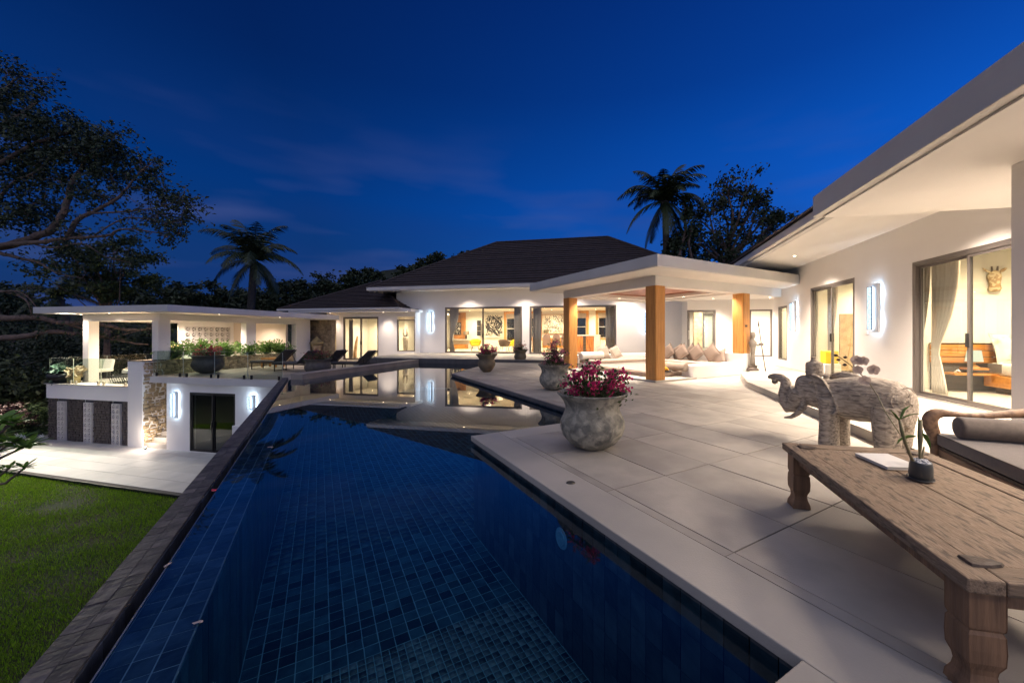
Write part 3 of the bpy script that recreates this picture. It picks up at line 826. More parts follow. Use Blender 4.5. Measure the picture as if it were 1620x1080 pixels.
for i, (a, b) in enumerate(wins):
    z0 = zb0 if i else 0.75
    y = DEP-0.02
    m = M(); f = 0.17
    m.box(a-0.05, y-0.04, z0-0.12, a+f-.03, y+0.1, zb1+0.16); m.box(b-f+.03, y-0.04, z0-0.12, b+0.05, y+0.1, zb1+0.16)
    m.box(a+f-.03, y-0.04, zb1, b-f+.03, y+0.1, zb1+0.16); m.box(a+f-.03, y-0.04, z0-0.12, b-f+.03, y+0.1, z0)
    w = part('timber_window', m, TEAK, house)
    s = M(); a2, b2 = a+f-.03, b-f+.03; zm = (z0+zb1)/2-0.1
    for q in ((a2, z0, a2+.05, zb1), (b2-.05, z0, b2, zb1), (a2+.05, zm-.03, b2-.05, zm+.03), (a2+.05, z0, b2-.05, z0+.05), (a2+.05, zb1-.05, b2-.05, zb1)):
        s.box(q[0], y+0.03, q[1], q[2], y+0.07, q[3])
    part('sash', s, mat('pale_sash', (0.42, 0.40, 0.38), None, 0.5), w)
    part('pane', M().box(a2+.05, y+0.045, z0+.05, b2-.05, y+0.055, zb1-.05), GLASS, w)
    part('roman_blind', M().box(a2, y-0.03, zb1-0.38, b2, y+0.01, zb1-0.002), BEIGEFAB, w)
# roof
roof = part('roof', M().box(-4.38, -1.2, 3.93, 15.6, 10.8, 4.02), WHITE_SMOOTH, house)
ze, zr = 4.06, 7.9
Lc, Rc = (-4.42, -1.24, ze), (15.64, -1.24, ze); Lb, Rb_ = (-4.42, 10.84, ze), (15.64, 10.84, ze)
R0, R1 = (1.62, 4.8, zr), (9.6, 4.8, zr)
part('roof_deck', M().add([(x, y, z-0.02) for x, y, z in (Lc, Rc, Rb_, Lb, R0, R1)], [(0, 1, 5, 4), (1, 2, 5), (2, 3, 4, 5), (3, 0, 4)]), ROOFM, roof)
slope(roof, Lc, Rc, R1, R0, 21); slope(roof, Lb, Lc, R0, R0, 21); slope(roof, Rc, Rb_, R1, R1, 21)
ridge_caps(roof, R0, R1, 24); ridge_caps(roof, Lc, R0, 24, name='hip_tile'); ridge_caps(roof, Rc, R1, 24, name='hip_tile')
m = M(); m.box(-4.46, -1.30, 3.90, 15.7, -1.22, 4.09); m.box(-4.48, -1.22, 3.90, -4.40, 10.8, 4.09); part('gutter', m, FASCIA, roof, bevel=0.01)
m = M(); m.box(-4.30, -1.22, 3.86, 15.6, -1.12, 3.93); m.box(-4.40, -1.12, 3.86, -4.28, 10.8, 3.93); part('eave_trim', m, FASCIA, roof)
for i, px in enumerate((735, 826, 905, 990)):
    x = hit(OM, RB, px, -0.75); downlight(house, x, -0.85, 3.93, 60, size=R(122))
# room lights
for i in range(5):
    for j in range(3): downlight(house, -.9+i*3.2, 1.2+j*2.3, 3.05, 60, size=R(165), color=ROOMW)
# ---------------------------------------------------------------- BEDROOM BLOCK (lower, to the left)
bw = thing('bedroom_block', 'low white bedroom block with brown hipped roof beside the lounge deck', 'house', (*OL, 0), RB)
tl = lambda px: hit(OL, RB, px)
BL, BR = tl(518), tl(657)
d0, d1, n0, n1 = tl(543), tl(598.5), tl(628), tl(656.5)
m = M(); wall_x(m, BL, BR, 0.0, 0.2, -0.6, 2.62, [(d0, d1, ZL+.02, 2.36), (n0, n1, 0.24, 2.35)])
part('front_wall', m, WHITE, bw)
part('side_wall', M().box(BR-0.2, 0.2, -0.6, BR, 3.6, 2.62), WHITE, bw); part('side_wall', M().box(BL, 0.2, -0.6, BL+0.2, 4.6, 2.62), WHITE, bw)
m = M(); m.box(BL+.2, 3.6, -0.6, BR-.2, 3.8, 2.62); part('back_wall', m, CREAM, bw)
m = M(); m.box(BL+.2, 0.2, 2.46, BR-.2, 3.6, 2.56); part('ceiling', m, CREAM, bw)
m = M(); m.box(BL+.2, 0.0, -0.5, BR-.2, 3.6, ZL+.015); part('floor_slab', m, mat('pale_room_floor', (0.6, 0.55, 0.47), None, 0.35), bw)
m = M(); m.box(0.75, 1.4, ZL, 0.87, 3.6, 2.46); part('partition_wall', m, CREAM, bw)
sliding(bw, d0, d1, ZL+.02, 2.36, n=2, fw=0.07)
sliding(bw, n0, n1, 0.24, 2.17, n=1, name='window', fw=0.06, handle=False)
eL, eR = hit(OL, RB, 440, -.85), hit(OL, RB, 632, -.85)
roof2 = part('roof', M().box(BL-2.2, -0.75, 2.62, BR+0.15, 4.2, 2.77), WHITE_SMOOTH, bw)
z0 = 2.83; hw_ = (eR-eL)/2; ap = ((eL+eR)/2, -0.85+hw_, z0+0.53*hw_)
c = [(eL, -0.85, z0), (eR, -0.85, z0), (eR, -.85+2*hw_, z0), (eL, -.85+2*hw_, z0)]
part('roof_deck', M().add([(x, y, z-0.02) for x, y, z in c+[ap]], [(0, 1, 4), (1, 2, 4), (2, 3, 4), (3, 0, 4)]), ROOFM, roof2)
slope(roof2, c[0], c[1], ap, ap, 20); slope(roof2, c[1], c[2], ap, ap, 20); slope(roof2, c[3], c[0], ap, ap, 20)
ridge_caps(roof2, c[1], ap, 22, name='hip_tile'); ridge_caps(roof2, c[0], ap, 22, name='hip_tile')
m = M(); m.box(eL-0.05, -0.93, 2.75, eR+0.06, -0.83, 2.86); m.box(eR-0.04, -0.83, 2.75, eR+0.06, 0.5, 2.86); part('gutter', m, FASCIA, roof2, bevel=0.01)
for px in (524, 608, 645): downlight(bw, hit(OL, RB, px, -0.4), -0.5, 2.62, 20, size=R(112))
for x, y in ((-1.6, 1.0), (-0.3, 2.4), (1.7, 1.0), (-2.4, 2.6)): downlight(bw, x, y, 2.46, 34, size=R(165), color=ROOMW)
# ---------------------------------------------------------------- RIGHT WING
rw = thing('right_wing', 'long white bedroom wing with grey framed sliding doors and deep eaves', 'house', (*OR, 0), RB)
def ty(px, off=0.0): return hit(OR, RB+R(90), px, -off)
yA, yB = -2.45, 0.0
y2a, y2b = ty(1352), ty(1282); y3a, y3b = ty(1245), ty(1231)
YE = 7.13
m = M(); wall_y(m, -9.0, YE, 0.0, 0.2, -0.3, 3.43, [(yA, yB, ZI, 2.656), (y2a, y2b, ZI, 2.65), (y3a, y3b, 0.39, 2.27)])
part('front_wall', m, WHITE, rw)
m = M(); m.box(0.2, YE-0.2, -0.3, 5.2, YE, 3.43); m.box(5.0, -9, -0.3, 5.2, YE-.2, 3.43); part('outer_wall', m, CREAM, rw)
m = M(); m.box(0.2, 0.85, 0, 5.0, 1.0, 3.2); m.box(0.2, 5.3, 0, 5.0, 5.45, 3.2); part('partition_wall', m, CREAM, rw)
m = M(); m.box(0.0, -9, -0.3, 5.0, YE-.2, ZI-.001); part('floor_slab', m, mat('glossy_room_floor', (0.62, 0.57, 0.5), None, 0.3), rw)
m = M(); m.box(0.2, -9, 3.10, 5.0, YE-.2, 3.20); part('ceiling', m, CREAM, rw)
sliding(rw, yA, yB, ZI, 2.656, n=2, swap=True, fw=0.085, mull=[yA+.085, -1.19, yB-.085])
sliding(rw, y2a, y2b, ZI, 2.65, n=2, swap=True, fw=0.07)
sliding(rw, y3a, y3b, 0.39, 2.27, n=1, swap=True, name='window', handle=False)
# hipped roof eaves
roof3 = part('roof', M().box(-1.66, -2.32, 3.43, 6.0, 9.6, 3.50), WHITE_SMOOTH, rw)
m = M(); m.box(-1.92, -2.32, 3.44, -1.80, 9.7, 3.60); m.box(-1.80, -2.32, 3.40, -1.66, 9.7, 3.47); part('gutter', m, FASCIA, roof3, bevel=0.012)
e = [(-1.96, -2.2, 3.62), (-1.96, 9.7, 3.62), (2.2, 5.5, 6.1), (2.2, -2.2, 6.1)]
part('roof_deck', M().add([(x, y, z-.02) for x, y, z in e]+[(6.2, 9.7, 3.6), (6.2, -2.2, 3.6)], [(0, 3, 2, 1), (1, 2, 4), (3, 5, 4, 2)]), ROOFM, roof3)
slope(roof3, e[0], e[1], e[2], e[3], 14)
# big flat slab roof over the near end
m = M(); m.box(-2.667, -9.5, 3.0, 5.2, -2.31, 3.296); slab = part('slab_roof', m, FASCIA, rw, bevel=0.008)
m = M(); m.box(-2.56, -9.5, 2.975, 5.0, -2.36, 2.998); part('soffit', m, WHITE_SMOOTH, slab)
m = M(); m.box(-1.57, -4.6, ZT, -1.08, -3.91, 2.974); part('pillar', m, WHITE, rw)
for x, y, z, p in ((-0.86, 3.05, 3.43, 135), (-0.86, -1.7, 3.43, 150)): downlight(rw, x, y, z, p, size=R(118))  # the second is added, hidden behind the slab, to brighten the wall
for x, y in ((-0.75, -3.1), (-0.75, -5.6), (-2.3, -6.6), (-2.3, -8.9)): downlight(rw, x, y, 2.974, 104 if x > -1 else 22, size=R(150), radius=.5)  # all but the first are added out of view to light deck and soffit
for x, y in ((1.2, -0.6), (3.2, -0.6), (1.6, -2.9), (3.6, -3.2), (1.3, 2.2), (3.2, 2.6), (2.2, 4.4), (1.2, 6.2)): downlight(rw, x, y, 3.10, 62, size=R(165), color=ROOMW)
# ---------------------------------------------------------------- ENTRANCE WALL (behind the gazebo)
xe0 = hit(OM, RB, 1083, -2.6)
OE = W(OM, RB, t_(1083)-0.15, -2.6)
en = thing('entrance_block', 'white entrance wall with a framed glass door behind the gazebo seat', 'house', (*OE, 0), RB)
te = lambda px: hit(OE, RB, px)
m = M(); wall_x(m, 0, 6.5, 0, 0.2, -0.3, 3.6, [(te(1087.5), te(1132.5), ZI, 2.42), (te(1186), te(1222), 0.27, 2.41)])
part('front_wall', m, WHITE, en)
m = M(); m.box(0, 0.2, -0.3, 0.2, 2.6, 3.6); m.box(-0.0, 2.6, -.3, 6.5, 2.8, 3.6); m.box(6.3, .2, -.3, 6.5, 2.6, 3.6); part('side_wall', m, CREAM, en)
m = M(); m.box(0, -4, 2.89, 7, 2.7, 2.99); part('ceiling', m, WHITE_SMOOTH, en)
m = M(); m.box(0.2, 0.0, -0.3, 6.3, 2.6, ZI-.001); part('floor_slab', m, COPE, en)
sliding(en, te(1087.5), te(1132.5), ZI, 2.42, n=1, fw=0.09, name='glass_door', handle=False)
part('handle', M().tube([(te(1089.5), -0.03, 1.05), (te(1089.5), -0.07, 1.08), (te(1089.5), -0.07, 1.42), (te(1089.5), -0.03, 1.45)], 0.015, 8), STEEL, en)
sliding(en, te(1186), te(1222), 0.27, 2.41, n=1, name='window', fw=0.06, handle=False)
part('stone_pier', M().box(te(1099)+.3, 2.1, ZI, te(1112)+.35, 2.6, 2.85), STONE, en)
sliding(en, te(1112)+.42, te(1131)+.5, 0.55, 2.4, y=2.5, n=1, name='inner_window', fw=0.09, handle=False)
for x, y in ((1.0, 1.3), (3.0, 1.3), (5.0, 1.3)): downlight(en, x, y, 2.88, 60, size=R(165))
for x, y in ((0.9, -0.8), (3.2, -0.9), (5.6, -0.9), (5.9, -2.7)): downlight(en, x, y, 2.88, 62)
# ---------------------------------------------------------------- GAZEBO
gz = thing('gazebo', 'open flat-roofed gazebo with three square golden timber columns', 'gazebo', (*OG, 0), RA)
def column(x, y, z0, z1=2.6, label=None):
    c = part('column', M().box(x+.02, y+.02, z0, x+.36, y+.36, z1), TEAK, gz, label=label)
    s = 0.085
    for k in range(4):     # boards clad each face
        for q, b in enumerate(((x+.019+s*k, y, x+.019+s*(k+1)-.002, y+.0185), (x+.019+s*k, y+.3615, x+.019+s*(k+1)-.002, y+.38), (x, y+.019+s*k, x+.0185, y+.019+s*(k+1)-.002), (x+.3615, y+.019+s*k, x+.38, y+.019+s*(k+1)-.002))):
            part('timber_board', M().box(b[0], b[1], z0, b[2], b[3], z1), TEAK, c)
    return c
column(0, 0, 0.05); column(0, 4.15, 0.05); c3 = column(3.91, 0, 0.672)
part('socket', M().box(3.91+0.1, -0.012, 1.52, 3.91+0.21, -0.0005, 1.59), DARKWOOD, c3)
x5 = inv(OG, RA, W(OR, RB, 0.1, 8.0)); x6 = inv(OG, RA, W(OR, RB, 0.1, -2.0))
rp = [(-.96, -.976), (12, -.976), (12, 5.35), (-.96, 5.35)]
nx, ny = (x6[1]-x5[1]), -(x6[0]-x5[0]); ll = math.hypot(nx, ny); nx /= ll; ny /= ll; cc = nx*x5[0]+ny*x5[1]
if nx*0+ny*0 > cc: nx, ny, cc = -nx, -ny, -cc
rp = clip(rp, nx, ny, cc)
back = [(x, y) for x, y in rp]
m = M(); m.prism(rp, 2.90, 3.167); gr = part('slab_roof', m, FASCIA, gz, bevel=0.008)
hole = (0.75, 0.75, 3.55, 3.75)
m = M()
# soffit with a square recess for the timber ceiling
for q in ([(-.93, -.95), (12, -.95), (12, hole[1]), (-.93, hole[1])], [(-.93, hole[3]), (12, hole[3]), (12, 5.32), (-.93, 5.32)], [(-.93, hole[1]), (hole[0], hole[1]), (hole[0], hole[3]), (-.93, hole[3])], [(hole[2], hole[1]), (12, hole[1]), (12, hole[3]), (hole[2], hole[3])]):
    q = clip(q, nx, ny, cc-0.02)
    if q: m.prism(q, 2.80 if False else 2.875, 2.899)
part('soffit', m, WHITE_SMOOTH, gr)
# dropped ring ceiling inside the beams, timber panel in its middle
rz = 2.66
m = M(); m.box(0.36, 0.36, rz, 3.93, hole[1], rz+.2); m.box(0.36, hole[3], rz, 3.93, 4.17, rz+.2); m.box(0.36, hole[1], rz, hole[0], hole[3], rz+.2); m.box(hole[2], hole[1], rz, 3.93, hole[3], rz+.2)
part('ceiling_ring', m, WHITE_SMOOTH, gz)
m = M(); h = hole; m.box(h[0], h[1], 2.76, h[2], h[1]+.09, 2.80); m.box(h[0], h[3]-.09, 2.76, h[2], h[3], 2.80); m.box(h[0], h[1]+.09, 2.76, h[0]+.09, h[3]-.09, 2.80); m.box(h[2]-.09, h[1]+.09, 2.76, h[2], h[3]-.09, 2.80)
part('ceiling_frame', m, REDWOOD, gz)
for k in range(14):
    w = (h[3]-h[1]-.18)/14
    part('ceiling_board', M().box(h[0]+.09, h[1]+.09+w*k+.004, 2.79, h[2]-.09, h[1]+.09+w*(k+1)-.004, 2.82), REDWOOD, gz)
m = M(); m.box(0.03, 0.36, 2.6, 0.36, 4.55, 2.874); m.box(0.03, 0.03, 2.6, 6.2, 0.36, 2.874); m.box(.36, 4.17, 2.6, 3.93, 4.5, 2.874); m.box(3.93, .36, 2.6, 4.26, 4.5, 2.874)
part('beam', m, WHITE, gz)
m = M()
m.prism([(-.06, -.06), (1.6, -.06), (1.6, .3), (.4, .3), (.4, 4.1), (1.0, 4.1), (1.0, 4.7), (-.06, 4.7)], -0.02, 0.05); m.prism([(.4, .3), (4.2, .3), (4.2, 4.7), (.4, 4.7)], -0.02, 0.049)
part('plinth', m, COPE, gz)
# built-in seat walls
m = M(); m.box(1.5, 0.0, 0.0, 3.905, 0.40, 0.385)
part('low_seat_wall', m, WHITE, gz, bevel=0.01)
m = M(); m.box(3.91, 0.0, 0.0, 4.42, 4.3, 0.67); m.box(0.5, 4.3, 0.0, 4.42, 4.7, 0.50)
part('seat_back_wall', m, WHITE, gz, bevel=0.01)
m = M(); m.box(0.55, 3.3, 0.05, 3.9, 4.29, 0.24); m.box(2.9, 0.42, 0.05, 3.9, 3.29, 0.24); part('seat_base', m, WHITE, gz)
for x, y, p in ((.55, .55, 40), (.55, 2.2, 30), (.55, 3.9, 34), (3.74, .55, 38), (3.74, 3.9, 32), (2.2, 3.95, 28), (2.2, .55, 30), (3.74, 2.2, 24)):
    downlight(gz, x, y, rz, p)
for x, y, p in ((5.3, .8, 46), (6.6, 1.6, 46), (5.6, 3.4, 40)): downlight(gz, x, y, 2.874, p)
# soft cove strip light above the ring
m = M(); m.box(0.38, 0.40, 2.862, 0.42, 4.1, 2.872); part('cove_strip', m, glow('cove_light', (1.0, .72, .45), 3.0), gz)
# ================================================================ DINING PAVILION and lower storey (local x along the front, y back)
pv = thing('garden_pavilion', 'flat-roofed white pavilion with breeze block screen above the courtyard', 'pavilion', (*OP, 0), RB)
tp = lambda px, off=0.0: hit(OP, RB, px, off)
ty_p = lambda px, off=0.0: hit(OP, RB+R(90), px, -off)          # along the side line (x = off)
colx = -4.81
xl = inv(OP, RB, ((131-CX)/FPX*16.8, 16.8))                     # corner of the left column
# lower front wall (facing the lawn)
xa, xb = tp(70.5), 0.0
PX = lambda a: tp(a)
m = M(); m.box(xa, 0.05, ZP-0.62, PX(203), 0.6, ZP-0.02)
m.box(PX(203), -0.02, ZC, xb, 0.75, 0.205)
pw = part('front_wall', m, WHITE, pv)
m = M(); m.box(xa, 0.16, ZC, PX(203), 0.5, ZP-0.62); part('recess_wall', m, WHITE, pv)
part('post_cap', M().box(PX(203)-.02, -0.04, 0.205, xb+0.02, 0.77, 0.235), GSTONE, pv)
m = M(); m.box(xa-0.03, -0.02, ZP-0.021, PX(203)-0.001, 8.3, ZP); part('floor', m, COPE, pv)
m = M(); m.box(xa, 0.5, ZC, xa+.3, 8.4, ZP-.021); part('left_wall', m, WHITE, pv)
strips = [(70.5, 84), (102, 126.5), (143, 170.5), (188.5, 203.5)]
screens = [(84, 101.5), (127, 142.5), (171, 188)]
def stone_panel(parent, x0, z0, x1, z1, y, size, material, name='stone', T=None, near=300, depth=0.04, kind=None):
    """random rubble: rows of stones of uneven width; returns the stones as separate parts"""
    z = z0; k = 0
    while z < z1-0.02:
        h = min(size*random.uniform(0.7, 1.25), z1-z)
        x = x0
        while x < x1-0.02:
            w = min(size*random.uniform(0.8, 2.0), x1-x)
            if x1-(x+w) < size*0.4: w = x1-x
            m = M(); d = depth*random.uniform(0.45, 1.2); g = size*0.01
            j = lambda a: random.uniform(-a, a)*size
            n = 7; pts = []
            base = [(x+g, z+g), (x+w*.5, z+g), (x+w-g, z+g), (x+w-g, z+h*.5), (x+w-g, z+h-g), (x+w*.5, z+h-g), (x+g, z+h-g), (x+g, z+h*.5)]
            rim = [(a+j(.17), b+j(.17)) for a, b in base]
            c = (x+w/2, z+h/2)
            inner = [(c[0]+(a-c[0])*.62+j(.05), c[1]+(b-c[1])*.62+j(.05)) for a, b in rim]
            v = [(a, y, b) for a, b in rim] + [(a, y-d*.55+j(.02), b) for a, b in rim] + [(a, y-d+j(.05), b) for a, b in inner] + [(c[0]+j(.1), y-d*1.05, c[1]+j(.1))]
            f = []
            for q in range(8):
                r = (q+1) % 8
                f += [(q, r, r+8, q+8), (q+8, r+8, r+16, q+16), (q+16, r+16, 24)]
            if T: v = [T(*p) for p in v]
            part(name, m.add(v, f), material, parent)
            x += w; k += 1
        z += h
    return k
for a, b in strips:
    bkp = part('stone_panel', M().box(PX(a)+.01, 0.12, ZC, PX(b)-.01, 0.158, ZP-0.63), GROUT, pv)
    # small dark stones: joined, too small to pick apart from here
    tmp = M(); z = ZC
    while z < ZP-0.66:
        h = random.uniform(.07, .13); x = PX(a)+.01
        while x < PX(b)-.04:
            w = min(random.uniform(.07, .2), PX(b)-.01-x); d = random.uniform(.02, .06)
            zz = min(z+h, ZP-.63)
            tmp.add([(x+.006, .12, z+.006), (x+w-.006, .12, z+.006), (x+w-.006, .12, zz-.006), (x+.006, .12, zz-.006), (x+.02, .12-d, z+.02), (x+w-.02, .12-d, z+.018), (x+w-.018, .12-d, zz-.02), (x+.02, .12-d, zz-.02)], [(4, 5, 6, 7), (0, 1, 5, 4), (1, 2, 6, 5), (2, 3, 7, 6), (3, 0, 4, 7)])
            x += w
        z += h
    part('rubble', tmp, GSTONE, bkp, kind='stuff')
# pierced concrete blocks, one mesh shared
def breeze(s, d=0.09, t=0.026):
    m = M(); h = s/2
    m.box(-h, -d/2, -h, h, d/2, -h+t); m.box(-h, -d/2, h-t, h, d/2, h); m.box(-h, -d/2, -h+t, -h+t, d/2, h-t); m.box(h-t, -d/2, -h+t, h, d/2, h-t)
    a = h-t
    for sx in (-1, 1):      # the diagonal cross and a diamond hub
        q = s*0.080
        v = [(-a*sx-q*.7, -a+0), (-a*sx+q*.7, -a), (a*sx+q*.7, a), (a*sx-q*.7, a)]
        m.add([(x, -d/2+.008, z) for x, z in v]+[(x, d/2-.008, z) for x, z in v], [(0, 1, 2, 3), (7, 6, 5, 4), (0, 4, 5, 1), (1, 5, 6, 2), (2, 6, 7, 3), (3, 7, 4, 0)])
    e = h*0.20
    v = [(0, -e), (e, 0), (0, e), (-e, 0)]
    m.add([(x, -d/2+.004, z) for x, z in v]+[(x, d/2-.004, z) for x, z in v], [(0, 1, 2, 3), (7, 6, 5, 4), (0, 4, 5, 1), (1, 5, 6, 2), (2, 6, 7, 3), (3, 7, 4, 0)])
    return m
BRZ = mat('pale_concrete_block', (0.62, 0.59, 0.56), (0.55, 0.52, 0.50), 0.85, 6, 4, 0.1, 60)
bm1 = mesh_of('breeze_block', breeze(0.205), BRZ)
for a, b in screens:
    xm = (PX(a)+PX(b))/2
    for cx_ in (-0.105, 0.105):
        z = ZC+0.105
        while z < ZP-0.62-.09:
            link('breeze_block', bm1, pv, (xm+cx_, 0.10, z)); z += 0.207
    part('screen_backing', M().box(PX(a)+.01, 0.152, ZC, PX(b)-.01, 0.159, ZP-.63), mat('painted_hole_shade', (0.06, 0.06, 0.07), None, 0.9), pv)  # near-black colour stands in for the shade behind the block holes
# side wall of sandstone above the stair, carrying the planter
sw = part('side_wall', M().box(-0.62, 0.75, ZC, -0.03, 7.0, 0.19), mat('sandy_mortar', (.30, .235, .145), None, .95), pv)
def Tside(x, y, z): return (-0.035-y, x, z)      # panel x -> along y; proud -> +x
stone_panel(sw, 0.02, ZC+0.02, 2.9, ZL-.25, 0.0, 0.15, STONE, T=Tside, depth=0.07)
stone_panel(sw, 0.02, ZL-.22, 6.9, 0.17, 0.0, 0.16, STONE, T=Tside, depth=0.07)
part('planter_soil', M().box(-0.58, 0.8, 0.1, -0.08, 6.9, 0.20), SOIL, pv)
part('coping_stone', M().box(-0.05, 0.76, 0.19, 0.03, 7.0, 0.225), STONE, pv)
# lower wall with the glass door, right of the stair
xs0 = tp(263.5); e0 = tp(300); e1 = tp(372)
xe = tp(452)
m = M(); wall_x(m, xs0, xe+1.6, 0, 0.22, ZC, ZL-0.245, [(e0, e1, ZC+0.02, -0.93), (tp(427), tp(446), -1.75, -1.12)])
part('lower_wall', m, WHITE, pv)
dk = thin_glass('dark_room_glass', (0.55, 0.60, 0.58), r0=.10)
sliding(pv, e0, e1, ZC+0.02, -0.93, n=2, fw=0.07, name='dark_sliding_door', material=DARKMET, dark=dk)
sliding(pv, tp(427), tp(446), -1.75, -1.12, n=1, name='lower_window', material=DARKMET, dark=dk, handle=False)
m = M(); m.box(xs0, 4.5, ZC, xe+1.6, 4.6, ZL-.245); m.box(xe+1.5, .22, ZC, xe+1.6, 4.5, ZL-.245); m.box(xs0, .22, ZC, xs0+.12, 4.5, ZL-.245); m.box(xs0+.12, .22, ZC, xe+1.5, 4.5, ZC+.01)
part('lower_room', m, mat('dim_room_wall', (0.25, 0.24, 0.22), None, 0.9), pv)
# stair going up between the stone wall and the lower wall
for i in range(10):
    part('step', M().box(-0.02, 0.05+i*0.28, ZC, xs0-.002, 0.05+(i+1)*.28+(2 if i == 9 else 0), ZC+0.17*(i+1)), COPE, pv)
part('stair_end_wall', M().box(-0.03, 4.2, ZC, xs0, 4.3, ZL-.25), WHITE, pv)
# columns, beams, roof slab
zb_, zt_ = 1.853, 2.16
lc = xl
cw = 0.33
ccx = inv(OP, RB, W(OP, RB, 0, 0))
y0c = 0.85
def pcol(x0, y0, x1, y1, z0): part('column', M().box(x0, y0, z0, x1, y1, zb_), WHITE, pv)
pcol(lc[0], lc[1], lc[0]+.34, lc[1]+.34, ZP)
cxr = -0.20
pcol(cxr-.34, lc[1]-.05, cxr, lc[1]+.38, 0.2)
ya_, yb_ = ty_p(395), ty_p(410)
pcol(cxr-.34, ya_, cxr, yb_, 0.2)
ye_ = ty_p(473.5)
m = M(); m.box(cxr-.34, ye_, -0.3, cxr, ye_+1.0, zb_); part('end_wall', m, WHITE, pv)
m = M(); m.box(lc[0], lc[1], zb_, cxr, lc[1]+.34, zt_); m.box(cxr-.34, lc[1]+.34, zb_, cxr, ye_+1.0, zt_); m.box(lc[0], lc[1]+.34, zb_, lc[0]+.34, ye_+1.0, zt_); part('beam', m, WHITE, pv)
sL = inv(OP, RB, G(52, 487.5, 2.43)) if False else None
def at_z(px, py, z): 
    d = FPX*(z-HC)/(HY-py); return ((px-CX)/FPX*d, d)
cr_ = inv(OP, RB, at_z(265, 492.7, 2.16)); cl_ = inv(OP, RB, at_z(52, 494, 2.16))
xr_ = cr_[0]; yf_ = cr_[1]
xl_ = hit(OP, RB, 52, yf_)
m = M(); m.box(xl_, yf_, 2.165, xr_, ye_+1.5, 2.43); pr = part('slab_roof', m, FASCIA, pv, bevel=0.008)
m = M(); m.box(xl_+.1, yf_+.1, 2.161, xr_-.06, ye_+1.4, 2.1645); part('soffit', m, WHITE_SMOOTH, pr)
# ceiling between the beams
part('ceiling', M().box(lc[0]+.34, lc[1]+.34, 2.0, cxr-.34, ye_+.9, 2.05), WHITE_SMOOTH, pv)
# far side wall with the breeze blocks and the closing wall
FO = inv(OP, RB, ((296-CX)/FPX*20.5, 20.5))
fx = FO[0]
tyf = lambda px: hit(OP, RB+R(90), px, -fx)
yb0, yb1 = tyf(291.5), tyf(291.5)+8*0.30
zc1 = 1.70; rows = 5
m = M(); wall_y(m, tyf(283), tyf(368)+.05, fx-.1, fx+.02, ZP, 2.0, [(yb0, yb1, zc1-rows*.30, zc1)])
part('screen_wall', m, WHITE, pv)
bm2 = mesh_of('breeze_block', breeze(0.298, 0.1, 0.050).xf((0, 0, 0), R(90)), BRZ)
for i in range(8):
    for j in range(rows): link('breeze_block', bm2, pv, (fx-.03, yb0+.15+i*.30, zc1-.15-j*.30))
yq = tyf(368)
m = M(); m.box(fx-.1, yq+.05, ZP, cxr-.342, yq+.2, 2.0); part('closing_wall', m, mat('beige_wall_paint', (0.62, 0.52, 0.42), None, 0.85), pv)
part('low_back_wall', M().box(fx-1.5, yq+2.2, ZP, fx-1.4, yq+.3, .2), WHITE, pv)
for x, y, p in ((lc[0]+1.3, lc[1]+1.6, 48), (cxr-1.2, lc[1]+1.8, 48), (cxr-1.0, ya_-.6, 44), (lc[0]+1.2, ya_-.2, 30), (cxr-1.3, yb_+1.0, 40)):
    downlight(pv, x, y, 2.0, p, size=R(160))
for x, y, p in ((lc[0]+.2, yf_+.45, 14), (-2.4, yf_+.45, 14), (xr_-.25, 2.0, 14), (xr_-.25, 5.0, 14), (lc[0]-.5, lc[1]+.2, 20)): downlight(pv, x, y, 2.161, p)
# small floodlight at the roof corner that lights the garden and the big tree
fl = thing('flood_light', 'small lit floodlight under the left roof corner of the pavilion', 'flood light', (*W(OP, RB, lc[0]-.12, lc[1]+.15), 2.05), RB)
part('body', M().box(-.09, -.05, -.05, .0, .05, .05), STEEL, fl, bevel=.01)
part('lens', M().box(-.10, -.04, -.04, -.091, .04, .04), BULB, fl)
def aim(d): return Vector(d).to_track_quat('-Z', 'Y').to_euler()
e_ = aim((.35, -.8, -.62)); lamp(fl, (-.16, -.18, -.05), 210, size=R(112), blend=.8, radius=.08, color=(1, .92, .74), rx=e_.x, ry=e_.y, rz=e_.z)
e_ = aim((-.25, .9, .25)); lamp(fl, (-.16, .1, .0), 60, size=R(120), blend=1, radius=.08, color=(1, .82, .6), rx=e_.x, ry=e_.y, rz=e_.z)
# stone niche with a lantern figure beside the low bedroom block
yn = ty_p(497, 0.0)
NX0, NX1 = hit(OP, RB, 495, ye_+1.6), hit(OP, RB, 521, ye_+1.6)
nb = part('niche_wall', M().box(NX0-.3, ye_+1.5, -.5, NX1+.5, ye_+1.6, 2.43), STONE, pv)
stone_panel(nb, NX0-.25, ZL, NX1+.3, 2.15, ye_+1.5, 0.30, STONE, depth=0.05)
downlight(pv, (NX0+NX1)/2, ye_+1.15, 2.40, 20, size=R(90))
# step lights by the stair
def spotlet(px, py, off, z, power, label):
    x = hit(OP, RB, px, off)
    t = thing('step_light', label, 'step light', W(OP, RB, x, off)+(z,), RB)
    part('housing', M().lathe([(0.001, 0), (.045, 0), (.045, .06), (.03, .075), (0.001, .075)], 14), DARKMET, t)
    part('lens', M().lathe([(0.001, 0.076), (.034, .076), (.03, .09), (0.001, .092)], 14), glow('step_light_lens', (1.0, .78, .5), 16), t)
    lamp(t, (0.10, -0.10, .5), power*.7, kind='POINT', radius=.06)
spotlet(230, 0, -0.12, ZC, 3.5, 'lit spot at the foot of the sandstone wall, on the courtyard')
spotlet(249.5, 0, 0.62, ZC+0.17*3, 4.5, 'lit spot higher on the stair, against the sandstone wall')

